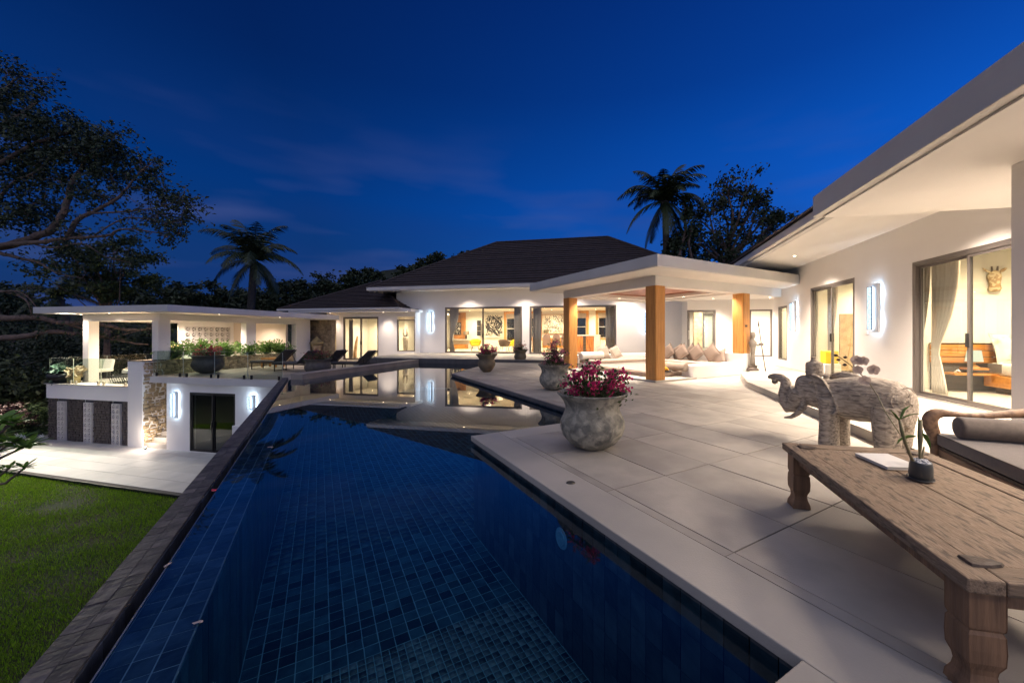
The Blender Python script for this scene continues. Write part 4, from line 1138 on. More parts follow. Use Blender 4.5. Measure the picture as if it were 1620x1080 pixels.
# ---------------------------------------------------------------- glass balustrades
def balustrade(name, label, P0, P1, z, h, spans, sp=0.28, rzz=None, lowh=None):
    a = math.atan2(P1[1]-P0[1], P1[0]-P0[0]); L = math.hypot(P1[0]-P0[0], P1[1]-P0[1])
    t = thing(name, label, 'glass railing', (*P0, z), a)
    cuts = spans or [0, L]
    for i in range(len(cuts)-1):
        c0, c1 = cuts[i]+.012, cuts[i+1]-.012
        hh = h if not lowh else lowh
        g = part('glass_panel', M().box(c0, -.006, .04, c1, .006, hh), RAILG, t)
        part('polished_edge', M().box(c0-.003, -.0065, .04, c0-.0002, .0065, hh).box(c1+.0002, -.0065, .04, c1+.003, .0065, hh).box(c0, -.0065, hh+.0002, c1, .0065, hh+.003), GEDGE, g)
        for xx in (c0+sp, c1-sp) if c1-c0 > .8 else (c0+.12, c1-.12):
            s = part('spigot', M().box(xx-.022, -.03, 0.0, xx+.022, .03, .15), DARKMET if 'lounge' in label else STEEL, t, bevel=0.004)
            part('base_plate', M().box(xx-.045, -.045, 0.0, xx+.045, .045, .012), STEEL, s)
    return t
lz0 = W(A0, RB, 0, 0.06)
aL = math.atan2(A1[1]-A0[1], A1[0]-A0[0]); LL = math.hypot(A1[0]-A0[0], A1[1]-A0[1])
B0 = W(A0, aL, 0.04, 0.09); B1 = W(A0, aL, LL-.05, .09)
cut = [hit(B0, aL, px) for px in (239, 290, 339.5, 392, 447.5)]
balustrade('glass_railing', 'frameless glass railing along the front edge of the lounge deck', B0, B1, ZL, 0.98, [0]+cut[1:], sp=0.16)
P0 = W(OP, RB, xa+.06, .12); P1 = W(OP, RB, PX(203)-.03, .12)
cut = [hit(P0, RB, px) for px in (78, 116.5, 160, 203)]
balustrade('glass_railing', 'frameless glass railing on the pavilion terrace with steel spigots', P0, P1, ZP, 1.07, [0, cut[1], cut[2], cut[3]], sp=.14)
P2 = W(OP, RB, xa+.06, .16); P3 = W(OP, RB, xa+.06, 7.5)
balustrade('glass_railing', 'glass railing on the far garden side of the pavilion', P2, P3, ZP, 1.07, [0, 1.8, 3.6, 5.4, 7.2], sp=.2)
P4 = W(A0, RB, .06, .2); P5 = W(OP, RB, .32, 2.9)
balustrade('glass_railing', 'glass railing along the sandstone planter above the stair', P4, P5, ZL, .98, None, sp=.2)

# ---------------------------------------------------------------- wall lamps
FRT = mat('lamp_frame_black', (0.02, 0.02, 0.022), None, 0.5)
def sconce(label, loc, rz, h=0.98, power=1.1, pattern=True):
    """two overlapping tall panels standing off the wall, lit cold white from behind"""
    t = thing('wall_lamp', label, 'wall lamp', loc, rz, 'tall cold white wall lamps')
    bp = part('back_panel', M().box(-.02, -.085, -h/2+.03-.06, .17, -.075, h/2-.03+.06), mat('lamp_white', (.8, .8, .8), None, .5), t)
    part('led_strip', M().box(0.0, -.074, -h/2, .15, -.060, h/2), LED, bp)
    part('side_return', M().box(.171, -.085, -h/2-.03, .176, -.03, h/2+.03), bpy.data.materials['lamp_white'], bp)
    fp = part('front_panel', M().box(-.10, -.14, -h/2+.04, .035, -.125, h/2-.04), LEDF, t)
    part('panel_frame', M().box(-.108, -.143, -h/2+.03, -.10, -.12, h/2-.03).box(.035, -.143, -h/2+.03, .043, -.12, h/2-.03).box(-.10, -.143, -h/2+.03, .035, -.12, -h/2+.04).box(-.10, -.143, h/2-.04, .035, -.12, h/2-.03), FRT, fp)
    part('led_strip', M().box(-.09, -.119, -h/2+.05, .03, -.105, h/2-.05), LED, fp)
    random.seed(int(abs(loc[0]*100)))
    s = M()
    for i in range(26):
        z = -h/2+.05+(h-.1)*i/26; w = random.uniform(.015, .06); x = random.uniform(-.098, .035-w)
        a = random.uniform(-.02, .02)
        s.add([(x, -.1405, z), (x+w, -.1405, z+a), (x+w, -.1405, z+a+.006), (x, -.1405, z+.007)], [(0, 1, 2, 3)])
        if random.random() < .6: s.add([(x, -.1406, z), (x+.006, -.1406, z), (x+.006, -.1406, z+.05), (x, -.1406, z+.05)], [(0, 1, 2, 3)])
    part('scratched_pattern', s, FRT, fp)
    part('wall_bracket', M().box(.05, -.06, -.05, .12, 0.0, .05), DARKMET, t)
    lamp(t, (.03, -.045, h*.3), power, (.66, .82, 1), 'POINT', radius=.04); lamp(t, (.03, -.045, -h*.3), power, (.66, .82, 1), 'POINT', radius=.04)
    return t
def on(o, a, px, off=-0.0): return W(o, a, hit(o, a, px), off)
x, y = on(OM, RB, 681); sconce('tall wall lamp on the main house wall left of the living room door', (x, y, 1.3+19*y/FPX), RB, 31*y/FPX)
x, y = on(OM, RB, 1020); sconce('tall wall lamp mostly hidden behind the middle gazebo column', (x, y, 1.3+18*y/FPX), RB, 1.1)
x, y = W(OP, RB, tp(278.5), 0); sconce('tall wall lamp on the lower wall between stair and dark sliding door', (x, y, 1.3-111.5*y/FPX), RB, .96)
x, y = W(OP, RB, tp(400), 0); sconce('wall lamp low down beyond the dark sliding door, half hidden by the pool wall', (x, y, 1.3-108*y/FPX), RB, .52)
part('low_planter_wall', M().box(tp(381, -.7), -1.0, ZC, tp(381, -.7)+1.2, -.7, 1.3-117.5*(OP[1]+1)/FPX), WHITE, pv)
t1, t2 = ty(1388), ty(1258.5)
x, y = W(OR, RB, 0, t1); sconce('nearer tall wall lamp, between the two sliding doors of the bedroom wing', (x, y, 1.86), RB-R(90), 1.0)
x, y = W(OR, RB, 0, t2); sconce('farther tall wall lamp, beside the narrow window of the bedroom wing', (x, y, 1.85), RB-R(90), .95)
# ================================================================ leaves helper
def leaves_np(name, pts, size, material, parent=None, aspect=0.45, droop=0.3, world_off=None, kind=None, smooth=False, var=0.4):
    """one folded leaf per point: 2 quads bent along the midrib"""
    pts = np.asarray(pts, float); k = len(pts)
    L = size*rng.uniform(1-var, 1+var, k); a = rng.uniform(0, 2*np.pi, k); el = rng.uniform(-1.0, 1.0, k) - droop
    d = np.stack([np.cos(a)*np.cos(el), np.sin(a)*np.cos(el), np.sin(el)], 1)
    r = rng.normal(size=(k, 3)); s = np.cross(d, r); s /= np.linalg.norm(s, axis=1)[:, None]+1e-9
    n = np.cross(s, d)
    W_ = (L*aspect*0.5)[:, None]; L_ = L[:, None]
    p0 = pts; pm = pts + d*L_*0.5 + n*L_*0.06; p1 = pts + d*L_
    v = np.stack([p0, pm - s*W_ + n*L_*.08, p1, pm + s*W_ + n*L_*.08], 1)
    f = np.arange(k*4).reshape(k, 4)
    tri = np.concatenate([f[:, [0, 1, 2]], f[:, [0, 2, 3]]])
    rn = rng.random(k); 
    o = np_mesh(name, v.reshape(-1, 3), tri, material, parent, attr=np.concatenate([rn, rn]))
    if kind: o['kind'] = kind
    return o
# ================================================================ pots with bougainvillea
def pot_profile(r, h, kind=0):
    """outer wall up, over the rim, and down inside"""
    if kind == 0: pr = [(0.30, 0), (.44, .015), (.66, .10), (.84, .24), (.91, .38), (.90, .50), (.82, .62), (.77, .70), (.775, .78), (.83, .87), (.93, .955), (1.0, 1.0), (.99, 1.02), (.955, 1.018), (.88, .95), (.78, .86), (.72, .80)]
    elif kind == 1: pr = [(0.25, 0), (.40, .02), (.62, .10), (.84, .28), (.93, .45), (.92, .58), (.86, .70), (.82, .78), (.84, .86), (.93, .95), (1.0, 1.0), (.99, 1.02), (.94, 1.01), (.82, .92), (.75, .85)]
    else: pr = [(.30, 0), (.36, .02), (.52, .12), (.72, .30), (.80, .45), (.78, .55), (.70, .66), (.68, .72), (.76, .82), (.92, .94), (1.0, 1.0), (.98, 1.02), (.93, 1.0), (.74, .82), (.64, .74)]
    out = []
    for i in range(len(pr)-1):
        for t in (0, .5): out.append((r*(pr[i][0]*(1-t)+pr[i+1][0]*t), h*(pr[i][1]*(1-t)+pr[i+1][1]*t)))
    out.append((r*pr[-1][0], h*pr[-1][1]))
    return out
def pot(x, y, z, r, h, material, label, kind=0, seed=0):
    t = thing('planter_pot', label, 'plant pot', (x, y, z), seed*1.1, 'big urn-shaped planter pots')
    pr = pot_profile(r, h, kind)
    b = part('bowl', M().lathe(pr, 56), material, t, smooth=True)
    part('soil', M().lathe([(0.001, h*.83), (pr[-1][0]*1.02, h*.82), (pr[-1][0]*1.0, h*.78), (.001, h*.78)], 32), SOIL, t)
    return t
def plant(x, y, z, spread, height, label, bract, seed, lean=(0, 0), nb=26, leafn=900, bractn=700, bs=.035, top=.35, side=None, grp='bougainvillea bushes in the pots'):
    rs = np.random.default_rng(seed); random.seed(seed)
    t = thing('bougainvillea', label, 'flowering plant', (x, y, z), 0, grp)
    st = M(); tips = []; mids = []
    for i in range(nb):
        a = rs.uniform(0, 6.28); r = spread*math.sqrt(rs.uniform(.02, 1)); h = height*rs.uniform(.25, 1.15)*(1-.35*(r/spread)**2)
        ex, ey = r*math.cos(a)+lean[0]*h/height, r*math.sin(a)+lean[1]*h/height
        pts = []
        for k in range(7):
            u = k/6
            pts.append((ex*u**1.3*.95+rs.normal()*.012, ey*u**1.3*.95+rs.normal()*.012, h*(u**.8)))
        st.tube(pts, [.009*(1-.7*k/6)*(spread/.4)**.5 for k in range(7)], 5)
        tips.append(pts[-1]); mids += pts[2:]
    part('stem', st, BARK, t)
    tips = np.array(tips); mids = np.array(mids)
    lp = mids[rs.integers(0, len(mids), leafn)] + rs.normal(size=(leafn, 3))*np.array([.055, .055, .045])*(spread/.4)
    lp[:, 2] = np.maximum(lp[:, 2], .0)
    leaves_np('leaves', lp, .045*(spread/.4)**.5, LEAFB, t, .6)
    clc = np.concatenate([tips, mids[rs.integers(0, len(mids), nb)]])
    clc = clc[clc[:, 2] > height*top]
    bp = clc[rs.integers(0, len(clc), bractn)] + rs.normal(size=(bractn, 3))*np.array([.026, .026, .022])*(spread/.4)
    leaves_np('flowers', bp, bs, bract, t, 1.0, droop=-.2)
    return t
pots = [((937, 706.5), 0, .405, .62, POTM, 0, 'largest and nearest stone pot, flaking grey-white, beside the pool corner'),
        ((877, 616), 0, .385, .585, POTM, 0, 'second stone pot from the front, pale and weathered, before the left timber column'),
        ((770, 588), 0, .375, .60, POTB, 2, 'brown clay pot at the tip of the deck, its foot at the pool edge'),
        ((823, 572.5), 0, .36, .56, POTB, 2, 'smaller brown clay pot farthest back, near the two living room doors')]
PI = []
for i, (g_, z, r, h, mt, k, lb) in enumerate(pots):
    x, y = G(*g_, z); PI.append((x, y)); pot(x, y, z, r, h, mt, lb, k, i+1)
plant(*PI[0], .50, .44, .44, 'big bush of deep magenta bougainvillea in the nearest pot', BRACT, 11, (.10, -.02), 28, 1100, 1150, .031, .30)
plant(*PI[1], .47, .38, .58, 'bougainvillea with dusky pink flowers in the pot before the left column', mat('dusky_bract', (.46, .07, .17), (.56, .14, .22), .6, 3, 3, rnd=.3), 12, (0, 0), 34, 1200, 1000, .031, .15)
plant(*PI[2], .48, .36, .50, 'bright crimson bougainvillea in the clay pot at the deck tip', BRACT, 13, (.05, 0), 30, 700, 900, .034, .3)
plant(*PI[3], .45, .42, .45, 'pale pink and orange bougainvillea in the farthest clay pot', BRACTP, 14, (0, 0), 30, 800, 520, .034, .15)
x, y = G(329, 590, ZL); pot(x, y, ZL, .58, .74, POTD, 'wide dark pot on the lounge deck behind the glass railing', 1, 7)
plant(x, y, ZL+.62, .55, .50, 'low red-flowered plant in the wide dark pot behind the glass', BRACTR, 15, (.0, 0), 26, 900, 700, .055, .25)
x, y = G(503, 592, ZL); pot(x, y, ZL, .52, .62, POTD, 'dark pot beside the front end of the pool kerb, among the loungers', 1, 9)
plant(x, y, ZL+.52, .60, .50, 'sparse dark red plant in the pot by the pool kerb', BRACTR, 16, (0, 0), 26, 700, 350, .045, .1)
# planter shrubs on the sandstone wall
for i, (tt, hh, lb) in enumerate(((1.2, .55, 'bright green leafy shrub at the near end of the sandstone planter'), (2.3, .62, 'second shrub along the sandstone planter, greyish with narrow leaves'), (3.4, .50, 'dark green shrub in the middle of the sandstone planter'), (4.5, .48, 'shrub behind the wide dark pot in the sandstone planter'), (5.5, .55, 'fuller shrub near the second pavilion column in the planter'), (6.4, .42, 'last low shrub at the far end of the sandstone planter'))):
    x, y = W(OP, RB, -.32, tt+.1)
    rs = np.random.default_rng(40+i)
    t = thing('planter_shrub', lb, 'shrub', (x, y, .19), 0, 'shrubs in the sandstone planter')
    st = M()
    pts = []
    for k in range(30):
        a = rs.uniform(0, 6.28); r = rs.uniform(.05, .66); h = hh*rs.uniform(.5, 1.25)
        c = (r*math.cos(a), r*math.sin(a)*.9, h); st.tube([(0, 0, 0), (c[0]*.5, c[1]*.5, h*.6), c], [.012, .008, .004], 4)
        for u in np.linspace(.35, 1, 7): pts.append((c[0]*u, c[1]*u, h*u))
    part('stem', st, BARK, t)
    pts = np.array(pts); q = pts[rs.integers(0, len(pts), 900)] + rs.normal(size=(900, 3))*.08
    q[:, 2] = np.maximum(q[:, 2], .02)
    leaves_np('leaves', q, .17, LEAFG, t, .30, droop=-.25)
# ================================================================ gazebo seat: cushions
SEAT = 'cushions on the sunken gazebo seat'
def soft_box(x0, y0, z0, x1, y1, z1, r=.035):
    return M().box(x0, y0, z0, x1, y1, z1)
def cushion_thing(name, label, cat, m, material, loc, rz, bevel=.03, grp=None, rx=0, ry=0):
    o = part(name, m, material, None, loc=loc, rz=rz, rx=rx, ry=ry)
    b = o.modifiers.new('round', 'BEVEL'); b.width = bevel; b.segments = 3
    o.data.polygons.foreach_set('use_smooth', [True]*len(o.data.polygons))
    return tag(o, label, cat, grp)
for lb, b in (('long beige mattress at the back of the gazebo seat', (.56, 3.32, .24, 3.88, 4.28, .36)), ('beige mattress under the row of leaning cushions', (2.92, .44, .24, 3.88, 3.28, .36))):
    x, y = W(OG, RA, (b[0]+b[3])/2, (b[1]+b[4])/2)
    hx, hy = (b[3]-b[0])/2, (b[4]-b[1])/2
    cushion_thing('seat_mattress', lb, 'mattress', M().box(-hx, -hy, 0, hx, hy, b[5]-b[2]), BEIGEFAB, (x, y, b[2]), RA)
x, y = W(OG, RA, 1.62, 1.85)
cushion_thing('floor_mattress', 'low brown mattress filling the floor of the gazebo seat', 'mattress', M().box(-1.2, -1.38, 0, 1.24, 1.38, .13), TAUPEFAB, (x, y, .052), RA)
x, y = W(OG, RA, 1.62, 1.87)
cushion_thing('seat_blanket', 'pale cover lying on the brown mattress of the gazebo seat', 'cover', M().box(-1.12, -1.28, 0, 1.15, 1.28, .02), BEIGEFAB, (x, y, .183), RA, .008)
def pillow_mesh(s=.5, d=.16, n=10):
    m = M(); top = []; bot = []
    for i in range(n+1):
        for j in range(n+1):
            u, v = i/n*2-1, j/n*2-1
            f = ((1-u**4)*(1-v**4))**.6
            k = 1-.06*(abs(u*v))**2*0+.04*(abs(u)*abs(v))
            top.append((u*s/2*k*(1-.07*(1-v*v)*abs(u)**6), v*s/2*k*(1-.07*(1-u*u)*abs(v)**6), d/2*f+.004)); bot.append((top[-1][0], top[-1][1], -d/2*f-.004))
    N = (n+1)*(n+1)
    f = []
    for i in range(n):
        for j in range(n):
            a = i*(n+1)+j; f.append((a, a+n+1, a+n+2, a+1)); f.append((a+N, a+1+N, a+n+2+N, a+n+1+N))
    for i in range(n):
        a = i*(n+1); b = a+n+1; f.append((a, a+N, b+N, b)[::-1]); a2 = a+n; b2 = b+n; f.append((a2, b2, b2+N, a2+N)[::-1])
        f.append((i, i+1, i+1+N, i+N)[::-1]); q = n*(n+1)+i; f.append((q, q+N, q+1+N, q+1)[::-1])
    return m.add(top+bot, f)
pil = mesh_of('pillow', pillow_mesh(.52, .17), mat('taupe_pillow', (.23, .175, .14), (.20, .15, .12), .9, 20, 3, .2, 200), True)
pil2 = mesh_of('pillow', pillow_mesh(.5, .15), BEIGEFAB, True)
def pillow(u, v, z, lean, label, roll=45, me=pil, yaw=0.0, face='x'):
    o = link('cushion', me, None)
    x, y = W(OG, RA, u, v)
    base = RA + (R(180) if face == 'x' else R(-90)) + yaw
    # pillow normal (local z) turned to point out of the seat back, tipped back by lean, standing on a corner (roll)
    mt = Matrix.Translation((x, y, z)) @ Matrix.Rotation(base, 4, 'Z') @ Matrix.Rotation(R(90)-lean, 4, 'Y') @ Matrix.Rotation(R(roll), 4, 'Z')
    o.matrix_world = mt
    tag(o, label, 'cushion', SEAT)
pillow(3.70, .72, .50, R(20), 'flat cushion nearest the low seat wall, lying half down', 20)
pillow(3.66, .98, .66, R(16), 'rightmost of the diamond-standing taupe cushions on the gazebo seat')
pillow(3.62, 1.55, .64, R(20), 'second diamond-standing taupe cushion from the right on the seat')
pillow(3.58, 2.15, .62, R(22), 'third diamond-standing taupe cushion from the right on the seat')
pillow(3.55, 2.75, .62, R(20), 'fourth taupe cushion from the right, next to the middle column')
pillow(3.74, 1.85, .62, R(12), 'taupe cushion tucked behind the second and third diamond cushions', 45)
pillow(3.74, 2.45, .60, R(12), 'taupe cushion tucked behind the diamond cushions near the middle column', 30)
pillow(1.55, 4.10, .60, R(18), 'pale square cushion beside the long bolster left of the column', 5, pil2, 0, 'y')
pillow(2.1, 4.06, .58, R(22), 'pale cushion overlapping the square one behind the middle column', 20, pil2, 0, 'y')
def bolster(name, label, loc, rz, L, r, material, grp=None):
    pr = [(.001, 0), (r*.55, .002), (r*.9, .004), (r*.985, .012), (r, .03), (r*1.0, L/2), (r, L-.03), (r*.985, L-.012), (r*.9, L-.004), (r*.55, L-.002), (.001, L)]
    m = M().lathe(pr, 36); m.v = [(z, a, b) for a, b, z in m.v]
    o = part(name, m, material, None, smooth=True, loc=loc, rz=rz); return tag(o, label, 'bolster', grp)
x, y = W(OG, RA, 1.42, .16); bolster('bolster', 'short round bolster at the left end of the low white seat wall', (x, y, .33), RA+R(90), .75, .125, BEIGEFAB)
x, y = W(OG, RA, .42, 4.02); bolster('bolster', 'long pale bolster at the back left of the gazebo seat', (x, y, .50), RA, 1.0, .14, WHITEFAB)
# fruit tray
x, y = W(OG, RA, 1.05, .62)
t = thing('fruit_tray', 'small tray of yellow fruit on the brown gazebo mattress', 'fruit tray', (x, y, .205), 0)
part('tray', M().lathe([(.001, 0), (.17, 0), (.20, .03), (.195, .032), (.16, .012), (.001, .012)], 24), DARKWOOD, t)
fm = mesh_of('fruit', M().lathe([(.001, -.04), (.03, -.03), (.042, 0), (.03, .03), (.001, .04)], 10), mat('yellow_fruit', (.75, .40, .03), None, .5), True)
for i in range(9): link('fruit', fm, t, (.1*math.cos(i*2.2)*(i % 3)*.5, .1*math.sin(i*2.2)*(i % 3)*.5, .055+.03*(i % 2)))
part('straw', M().tube([(0, .02, .05), (.05, .03, .25)], .006, 5).tube([(-.03, 0, .05), (-.06, -.02, .22)], .006, 5), mat('straw_yellow', (.8, .6, .1), None, .5), t)
# small bottle on the seat back
x, y = W(OG, RA, 4.15, 2.0)
t = thing('wall_spout', 'small grey fitting with a spike standing on the white seat back', 'fitting', (x, y, .671), RA)
part('body', M().lathe([(.001, 0), (.05, 0), (.05, .02), (.02, .04), (.015, .11), (.001, .115)], 12), DARKMET, t)
part('foot', M().box(-.12, -.03, 0, .12, .03, .018), DARKMET, t)
# ================================================================ spear-bearer statue
x, y = G(1191, 586.0, ZT)
t = thing('spear_statue', 'thin grey stone figure holding a long dark spear beside the seat wall', 'statue', (x, y, ZT), RB)
part('base', M().lathe([(.001, 0), (.17, 0), (.17, .06), (.12, .10), (.14, .16), (.001, .17)], 16), GSTONE, t)
part('figure', M().lathe([(.001, .17), (.075, .17), (.065, .4), (.055, .5), (.075, .66), (.10, .80), (.12, .90), (.06, .97), (.045, 1.0), (.075, 1.06), (.085, 1.14), (.06, 1.22), (.001, 1.25)], 20).tube([(.06, 0, .86), (.14, -.05, .80), (.20, -.08, .84)], [.035, .03, .025], 8), mat('grey_carved_stone', (.24, .21, .18), (.16, .14, .12), .8, 6, 5, .5, 20), t, smooth=True)
part('spear', M().tube([(.34, -.10, 0.0), (.22, -.09, .85), (.15, -.08, 1.42)], [.016, .016, .014], 8).tube([(.15, -.08, 1.42), (.13, -.08, 1.60)], [.028, .004], 6), DARKWOOD, t)
part('hand', M().box(.14, -.14, .80, .28, -.05, .88), GSTONE, t, bevel=.02)
# ================================================================ coffee table
def carved_leg(h=.38):
    m = M()
    pr = [(0, .060), (.03, .057), (.06, .045), (.085, .041), (.105, .044), (.135, .056), (.18, .058), (.235, .056), (.248, .050), (.258, .056), (.27, .057), (h, .057)]
    n = 4; rg = []
    for z, r in pr:
        ring = []
        for sx, sy in ((-1, -1), (1, -1), (1, 1), (-1, 1)):
            c = .05
            # chamfered square
            ring += [(sx*r*(1-c if sx*sy > 0 else 1), sy*r*(1 if sx*sy > 0 else 1-c), z), (sx*r*(1 if sx*sy > 0 else 1-c), sy*r*(1-c if sx*sy > 0 else 1), z)]
        rg.append(ring)
    return m.rings(rg)
T0 = G(1237, 699.5, .45); T1 = G(1530, 915, .45)
aT = math.atan2(T0[1]-T1[1], T0[0]-T1[0])-R(90)       # table's long way
LT = math.hypot(T0[0]-T1[0], T0[1]-T1[1])
Tn = T1                                               # near left corner = origin
tb = thing('coffee_table', 'low rustic coffee table of weathered teak with carved legs', 'table', (*Tn, 0), aT)
WT = 0.93; th = .055; fw = .115
def beam(name, x0, y0, x1, y1, z0, z1, material=OLDWOOD, seed=0, horiz=False):
    m = M().box(x0, y0, z0, x1, y1, z1)
    o = part(name, m, material, tb, bevel=.007)
    return o
OLDH = OLDWOOD.copy(); 
for nd in OLDH.node_tree.nodes:
    if nd.type == 'MAPPING': nd.inputs['Scale'].default_value = (0.9, 9, 9)
beam('frame_rail', 0, 0, fw-.002, LT, .40, .452); beam('frame_rail', WT-fw+.002, 0, WT, LT, .40, .452)
part('frame_rail', M().box(fw, 0, .40, WT-fw, fw-.002, .451), OLDH, tb, bevel=.006); part('frame_rail', M().box(fw, LT-fw+.002, .40, WT-fw, LT, .451), OLDH, tb, bevel=.006)
npk = 2; pwid = (WT-2*fw)/npk
for i in range(npk):
    z = .4475+random.uniform(-.0015, .0015)
    beam('top_plank', fw+.0015+pwid*i, fw+.0015, fw-.0004+pwid*(i+1), LT-fw-.0015, .405, z)
lm = mesh_of('leg', carved_leg(.398), LEGWOOD)
for ix, (x, y) in enumerate(((.085, .09), (WT-.085, .09), (.085, LT-.09), (WT-.085, LT-.09))):
    o = link('leg', lm, tb, (x, y, 0)); b = o.modifiers.new('e', 'BEVEL'); b.width = .004; b.segments = 1
    sy = 1 if y < LT/2 else -1; sx_ = 1 if x < WT/2 else -1
    # curved bracket under the frame and a dark wedge joint on top
    mb = M(); q = [(0, 0), (.09, 0), (.075, -.03), (.03, -.045), (.0, -.10)]
    v = [(.0, .062+a, .399+b_) for a, b_ in q]
    pb = [(x-.02, y+sy*(.055+a), .399+b_) for a, b_ in q]+[(x+.02, y+sy*(.055+a), .399+b_) for a, b_ in q]
    mb.add(pb, [(0, 1, 2, 3, 4), (9, 8, 7, 6, 5)]+[(i, i+5, (i+1) % 5+5, (i+1) % 5) for i in range(5)])
    part('bracket', mb, LEGWOOD, tb)
    cxj, cyj = (x+sx_*.03, y+sy*.03)
    j = M(); rr = []
    for zz, s in ((.4525, 1.0), (.461, .9), (.4635, .5)):
        rr.append([(cxj+s*(math.cos(a)*.062)+s*.02*math.cos(2*a), cyj+s*(math.sin(a)*.038), zz) for a in [2*math.pi*i/12 for i in range(12)]])
    part('joint_wedge', j.rings(rr), DARKWOOD, tb)
part('apron', M().box(.15, .06, .33, WT-.15, .085, .398).box(.15, LT-.085, .33, WT-.15, LT-.06, .398).box(.06, .15, .33, .085, LT-.15, .398).box(WT-.085, .15, .33, WT-.06, LT-.15, .398), LEGWOOD, tb)
# magazine on the table
x, y = G(1404, 731, .455)
t = thing('magazine', 'white magazine with a pale grey picture lying on the table', 'magazine', (x, y, .4535), aT+R(8))
part('pages', M().box(-.105, -.14, .001, .105, .14, .016), mat('paper_edge', (.62, .60, .57), (.5, .48, .46), .8, 3, 2, .3, 300, stretch=(1, 1, 60)), t)
part('cover', M().box(-.107, -.142, .0162, .107, .142, .0175), mat('glossy_cover', (.70, .69, .68), (.42, .42, .43), .35, 5, 3, lo=.5, hi=.75), t)
part('cover', M().box(-.107, -.142, 0, .107, .142, .0009), WHITEFAB, t)
# plant pot on the table
x, y = G(1457, 757, .455)
PT = (x, y, .4535)
t = thing('oval_plant_pot', 'dark grey oval plant pot filled with pale pebbles', 'plant pot', PT, aT+R(70))
def oval(z, rx, ry, sk=0, n=36): return [(math.cos(2*math.pi*i/n)*rx+sk, math.sin(2*math.pi*i/n)*ry, z) for i in range(n)]
part('pot', M().rings([oval(0, .055, .040, .01), oval(.004, .066, .05, .01), oval(.03, .0755, .054, .008), oval(.08, .074, .051, .0), oval(.104, .070, .047, -.004), oval(.107, .068, .045, -.004), oval(.106, .064, .041, -.004), oval(.09, .062, .039, -.004)]), mat('charcoal_glaze', (.045, .052, .056), None, .45), t, smooth=True)
part('saucer', M().rings([oval(0, .074, .056, .01), oval(.006, .080, .062, .01), oval(.008, .079, .061, .01), oval(.003, .072, .054, .01)]), mat('clear_saucer', (.10, .10, .10), None, .1), t)
pbm = mesh_of('pebble', M().lathe([(.001, -.007), (.008, -.005), (.012, 0), (.008, .005), (.001, .007)], 8), mat('pale_pebble', (.38, .40, .44), (.30, .31, .35), .6, 20, 3, rnd=.2), True)
random.seed(3)
for i in range(64):
    a = random.uniform(0, 6.28); r = math.sqrt(random.random())
    o = link('pebble', pbm, t, (math.cos(a)*.058*r-.004, math.sin(a)*.036*r, .098+.010*(1-r)+random.uniform(0, .008)), random.uniform(0, 6), random.uniform(-.6, .6), random.uniform(-.6, .6)); s = random.uniform(.6, 1.15); o.scale = (s, s*random.uniform(.7, 1.2), s)
# orchid: two canes with leaves and a long arching spray
orc = thing('orchid', 'leggy green orchid with an arching spray of pale flowers', 'orchid', (x, y, .5535), 0)
GRN = mat('orchid_green', (.09, .17, .035), (.13, .22, .05), .4, 6, 3); see_through_leaf(GRN, .3); GRNB = mat('orchid_cane', (.20, .16, .09), (.12, .13, .06), .6, 8, 4, .2, 40)
camr = Vector((x, y, 0)).normalized(); rgt = Vector((camr.y, -camr.x, 0))       # to the right as seen from the deck
def Lp(px, py, dd=0.0):    # a point beside the pot: offset in the plane facing the deck
    D = y+dd; return Vector(((px-CX)/FPX*D-x, D-y, HC-(py-HY)*D/FPX-.5535))
cane1 = [Lp(1449, 738), Lp(1440, 720), Lp(1432, 700), Lp(1427, 683), Lp(1423, 664)]
cane2 = [Lp(1456, 738), Lp(1455, 715), Lp(1456, 695), Lp(1456, 664)]
part('cane', M().tube(cane1, [.007, .008, .008, .009, .006], 8), GRNB, orc, smooth=True)
part('cane', M().tube(cane2, [.006, .007, .011, .009], 8), GRNB, orc, smooth=True)
part('cane', M().tube([Lp(1452, 738, .02), Lp(1459, 722, .03), Lp(1462, 706, .03)], [.006, .006, .004], 8), GRNB, orc, smooth=True)
def leaf(pts, w, material=GRN, parent=None, name='leaf', fold=.25):
    """long blade along pts"""
    parent = parent or orc
    pts = [Vector(p) for p in pts]; n = 9; m = M(); v = []
    def B(t):
        k = t*(len(pts)-1); i = min(int(k), len(pts)-2); return pts[i].lerp(pts[i+1], k-i)
    for i in range(n):
        t = i/(n-1); p = B(t); q = B(min(t+.05, 1))-B(max(t-.05, 0)); q.normalize()
        s = q.cross(Vector((camr.x, camr.y, .35))); s = s.normalized() if s.length > 1e-4 else Vector((1, 0, 0))
        ww = w*math.sin(math.pi*min(.999, (.06+.94*t))**.8)
        u = q.cross(s)
        v += [p-s*ww+u*ww*fold, p, p+s*ww+u*ww*fold]
    f = []
    for i in range(n-1):
        a = i*3; f += [(a, a+1, a+4, a+3), (a+1, a+2, a+5, a+4)]
    m.add([q[:] for q in v], f)
    o = part(name, m, material, parent, smooth=True)
    s = o.modifiers.new('t', 'SOLIDIFY'); s.thickness = .0012
    return o
leaf([Lp(1423, 664), Lp(1430, 648), Lp(1441, 640)], .007); leaf([Lp(1424, 666), Lp(1416, 655), Lp(1406, 646)], .006); leaf([Lp(1425, 662), Lp(1440, 655), Lp(1452, 654, .03), Lp(1458, 656, .05)], .0055)
leaf([Lp(1449, 690), Lp(1438, 689), Lp(1424, 694), Lp(1418, 703)], .010); leaf([Lp(1452, 690), Lp(1462, 686), Lp(1470, 700), Lp(1472, 711)], .011); leaf([Lp(1455, 700), Lp(1456, 680), Lp(1453, 658)], .012)
leaf([Lp(1423, 666), Lp(1412, 655), Lp(1398, 650), Lp(1390, 644)], .0025, GRNB)
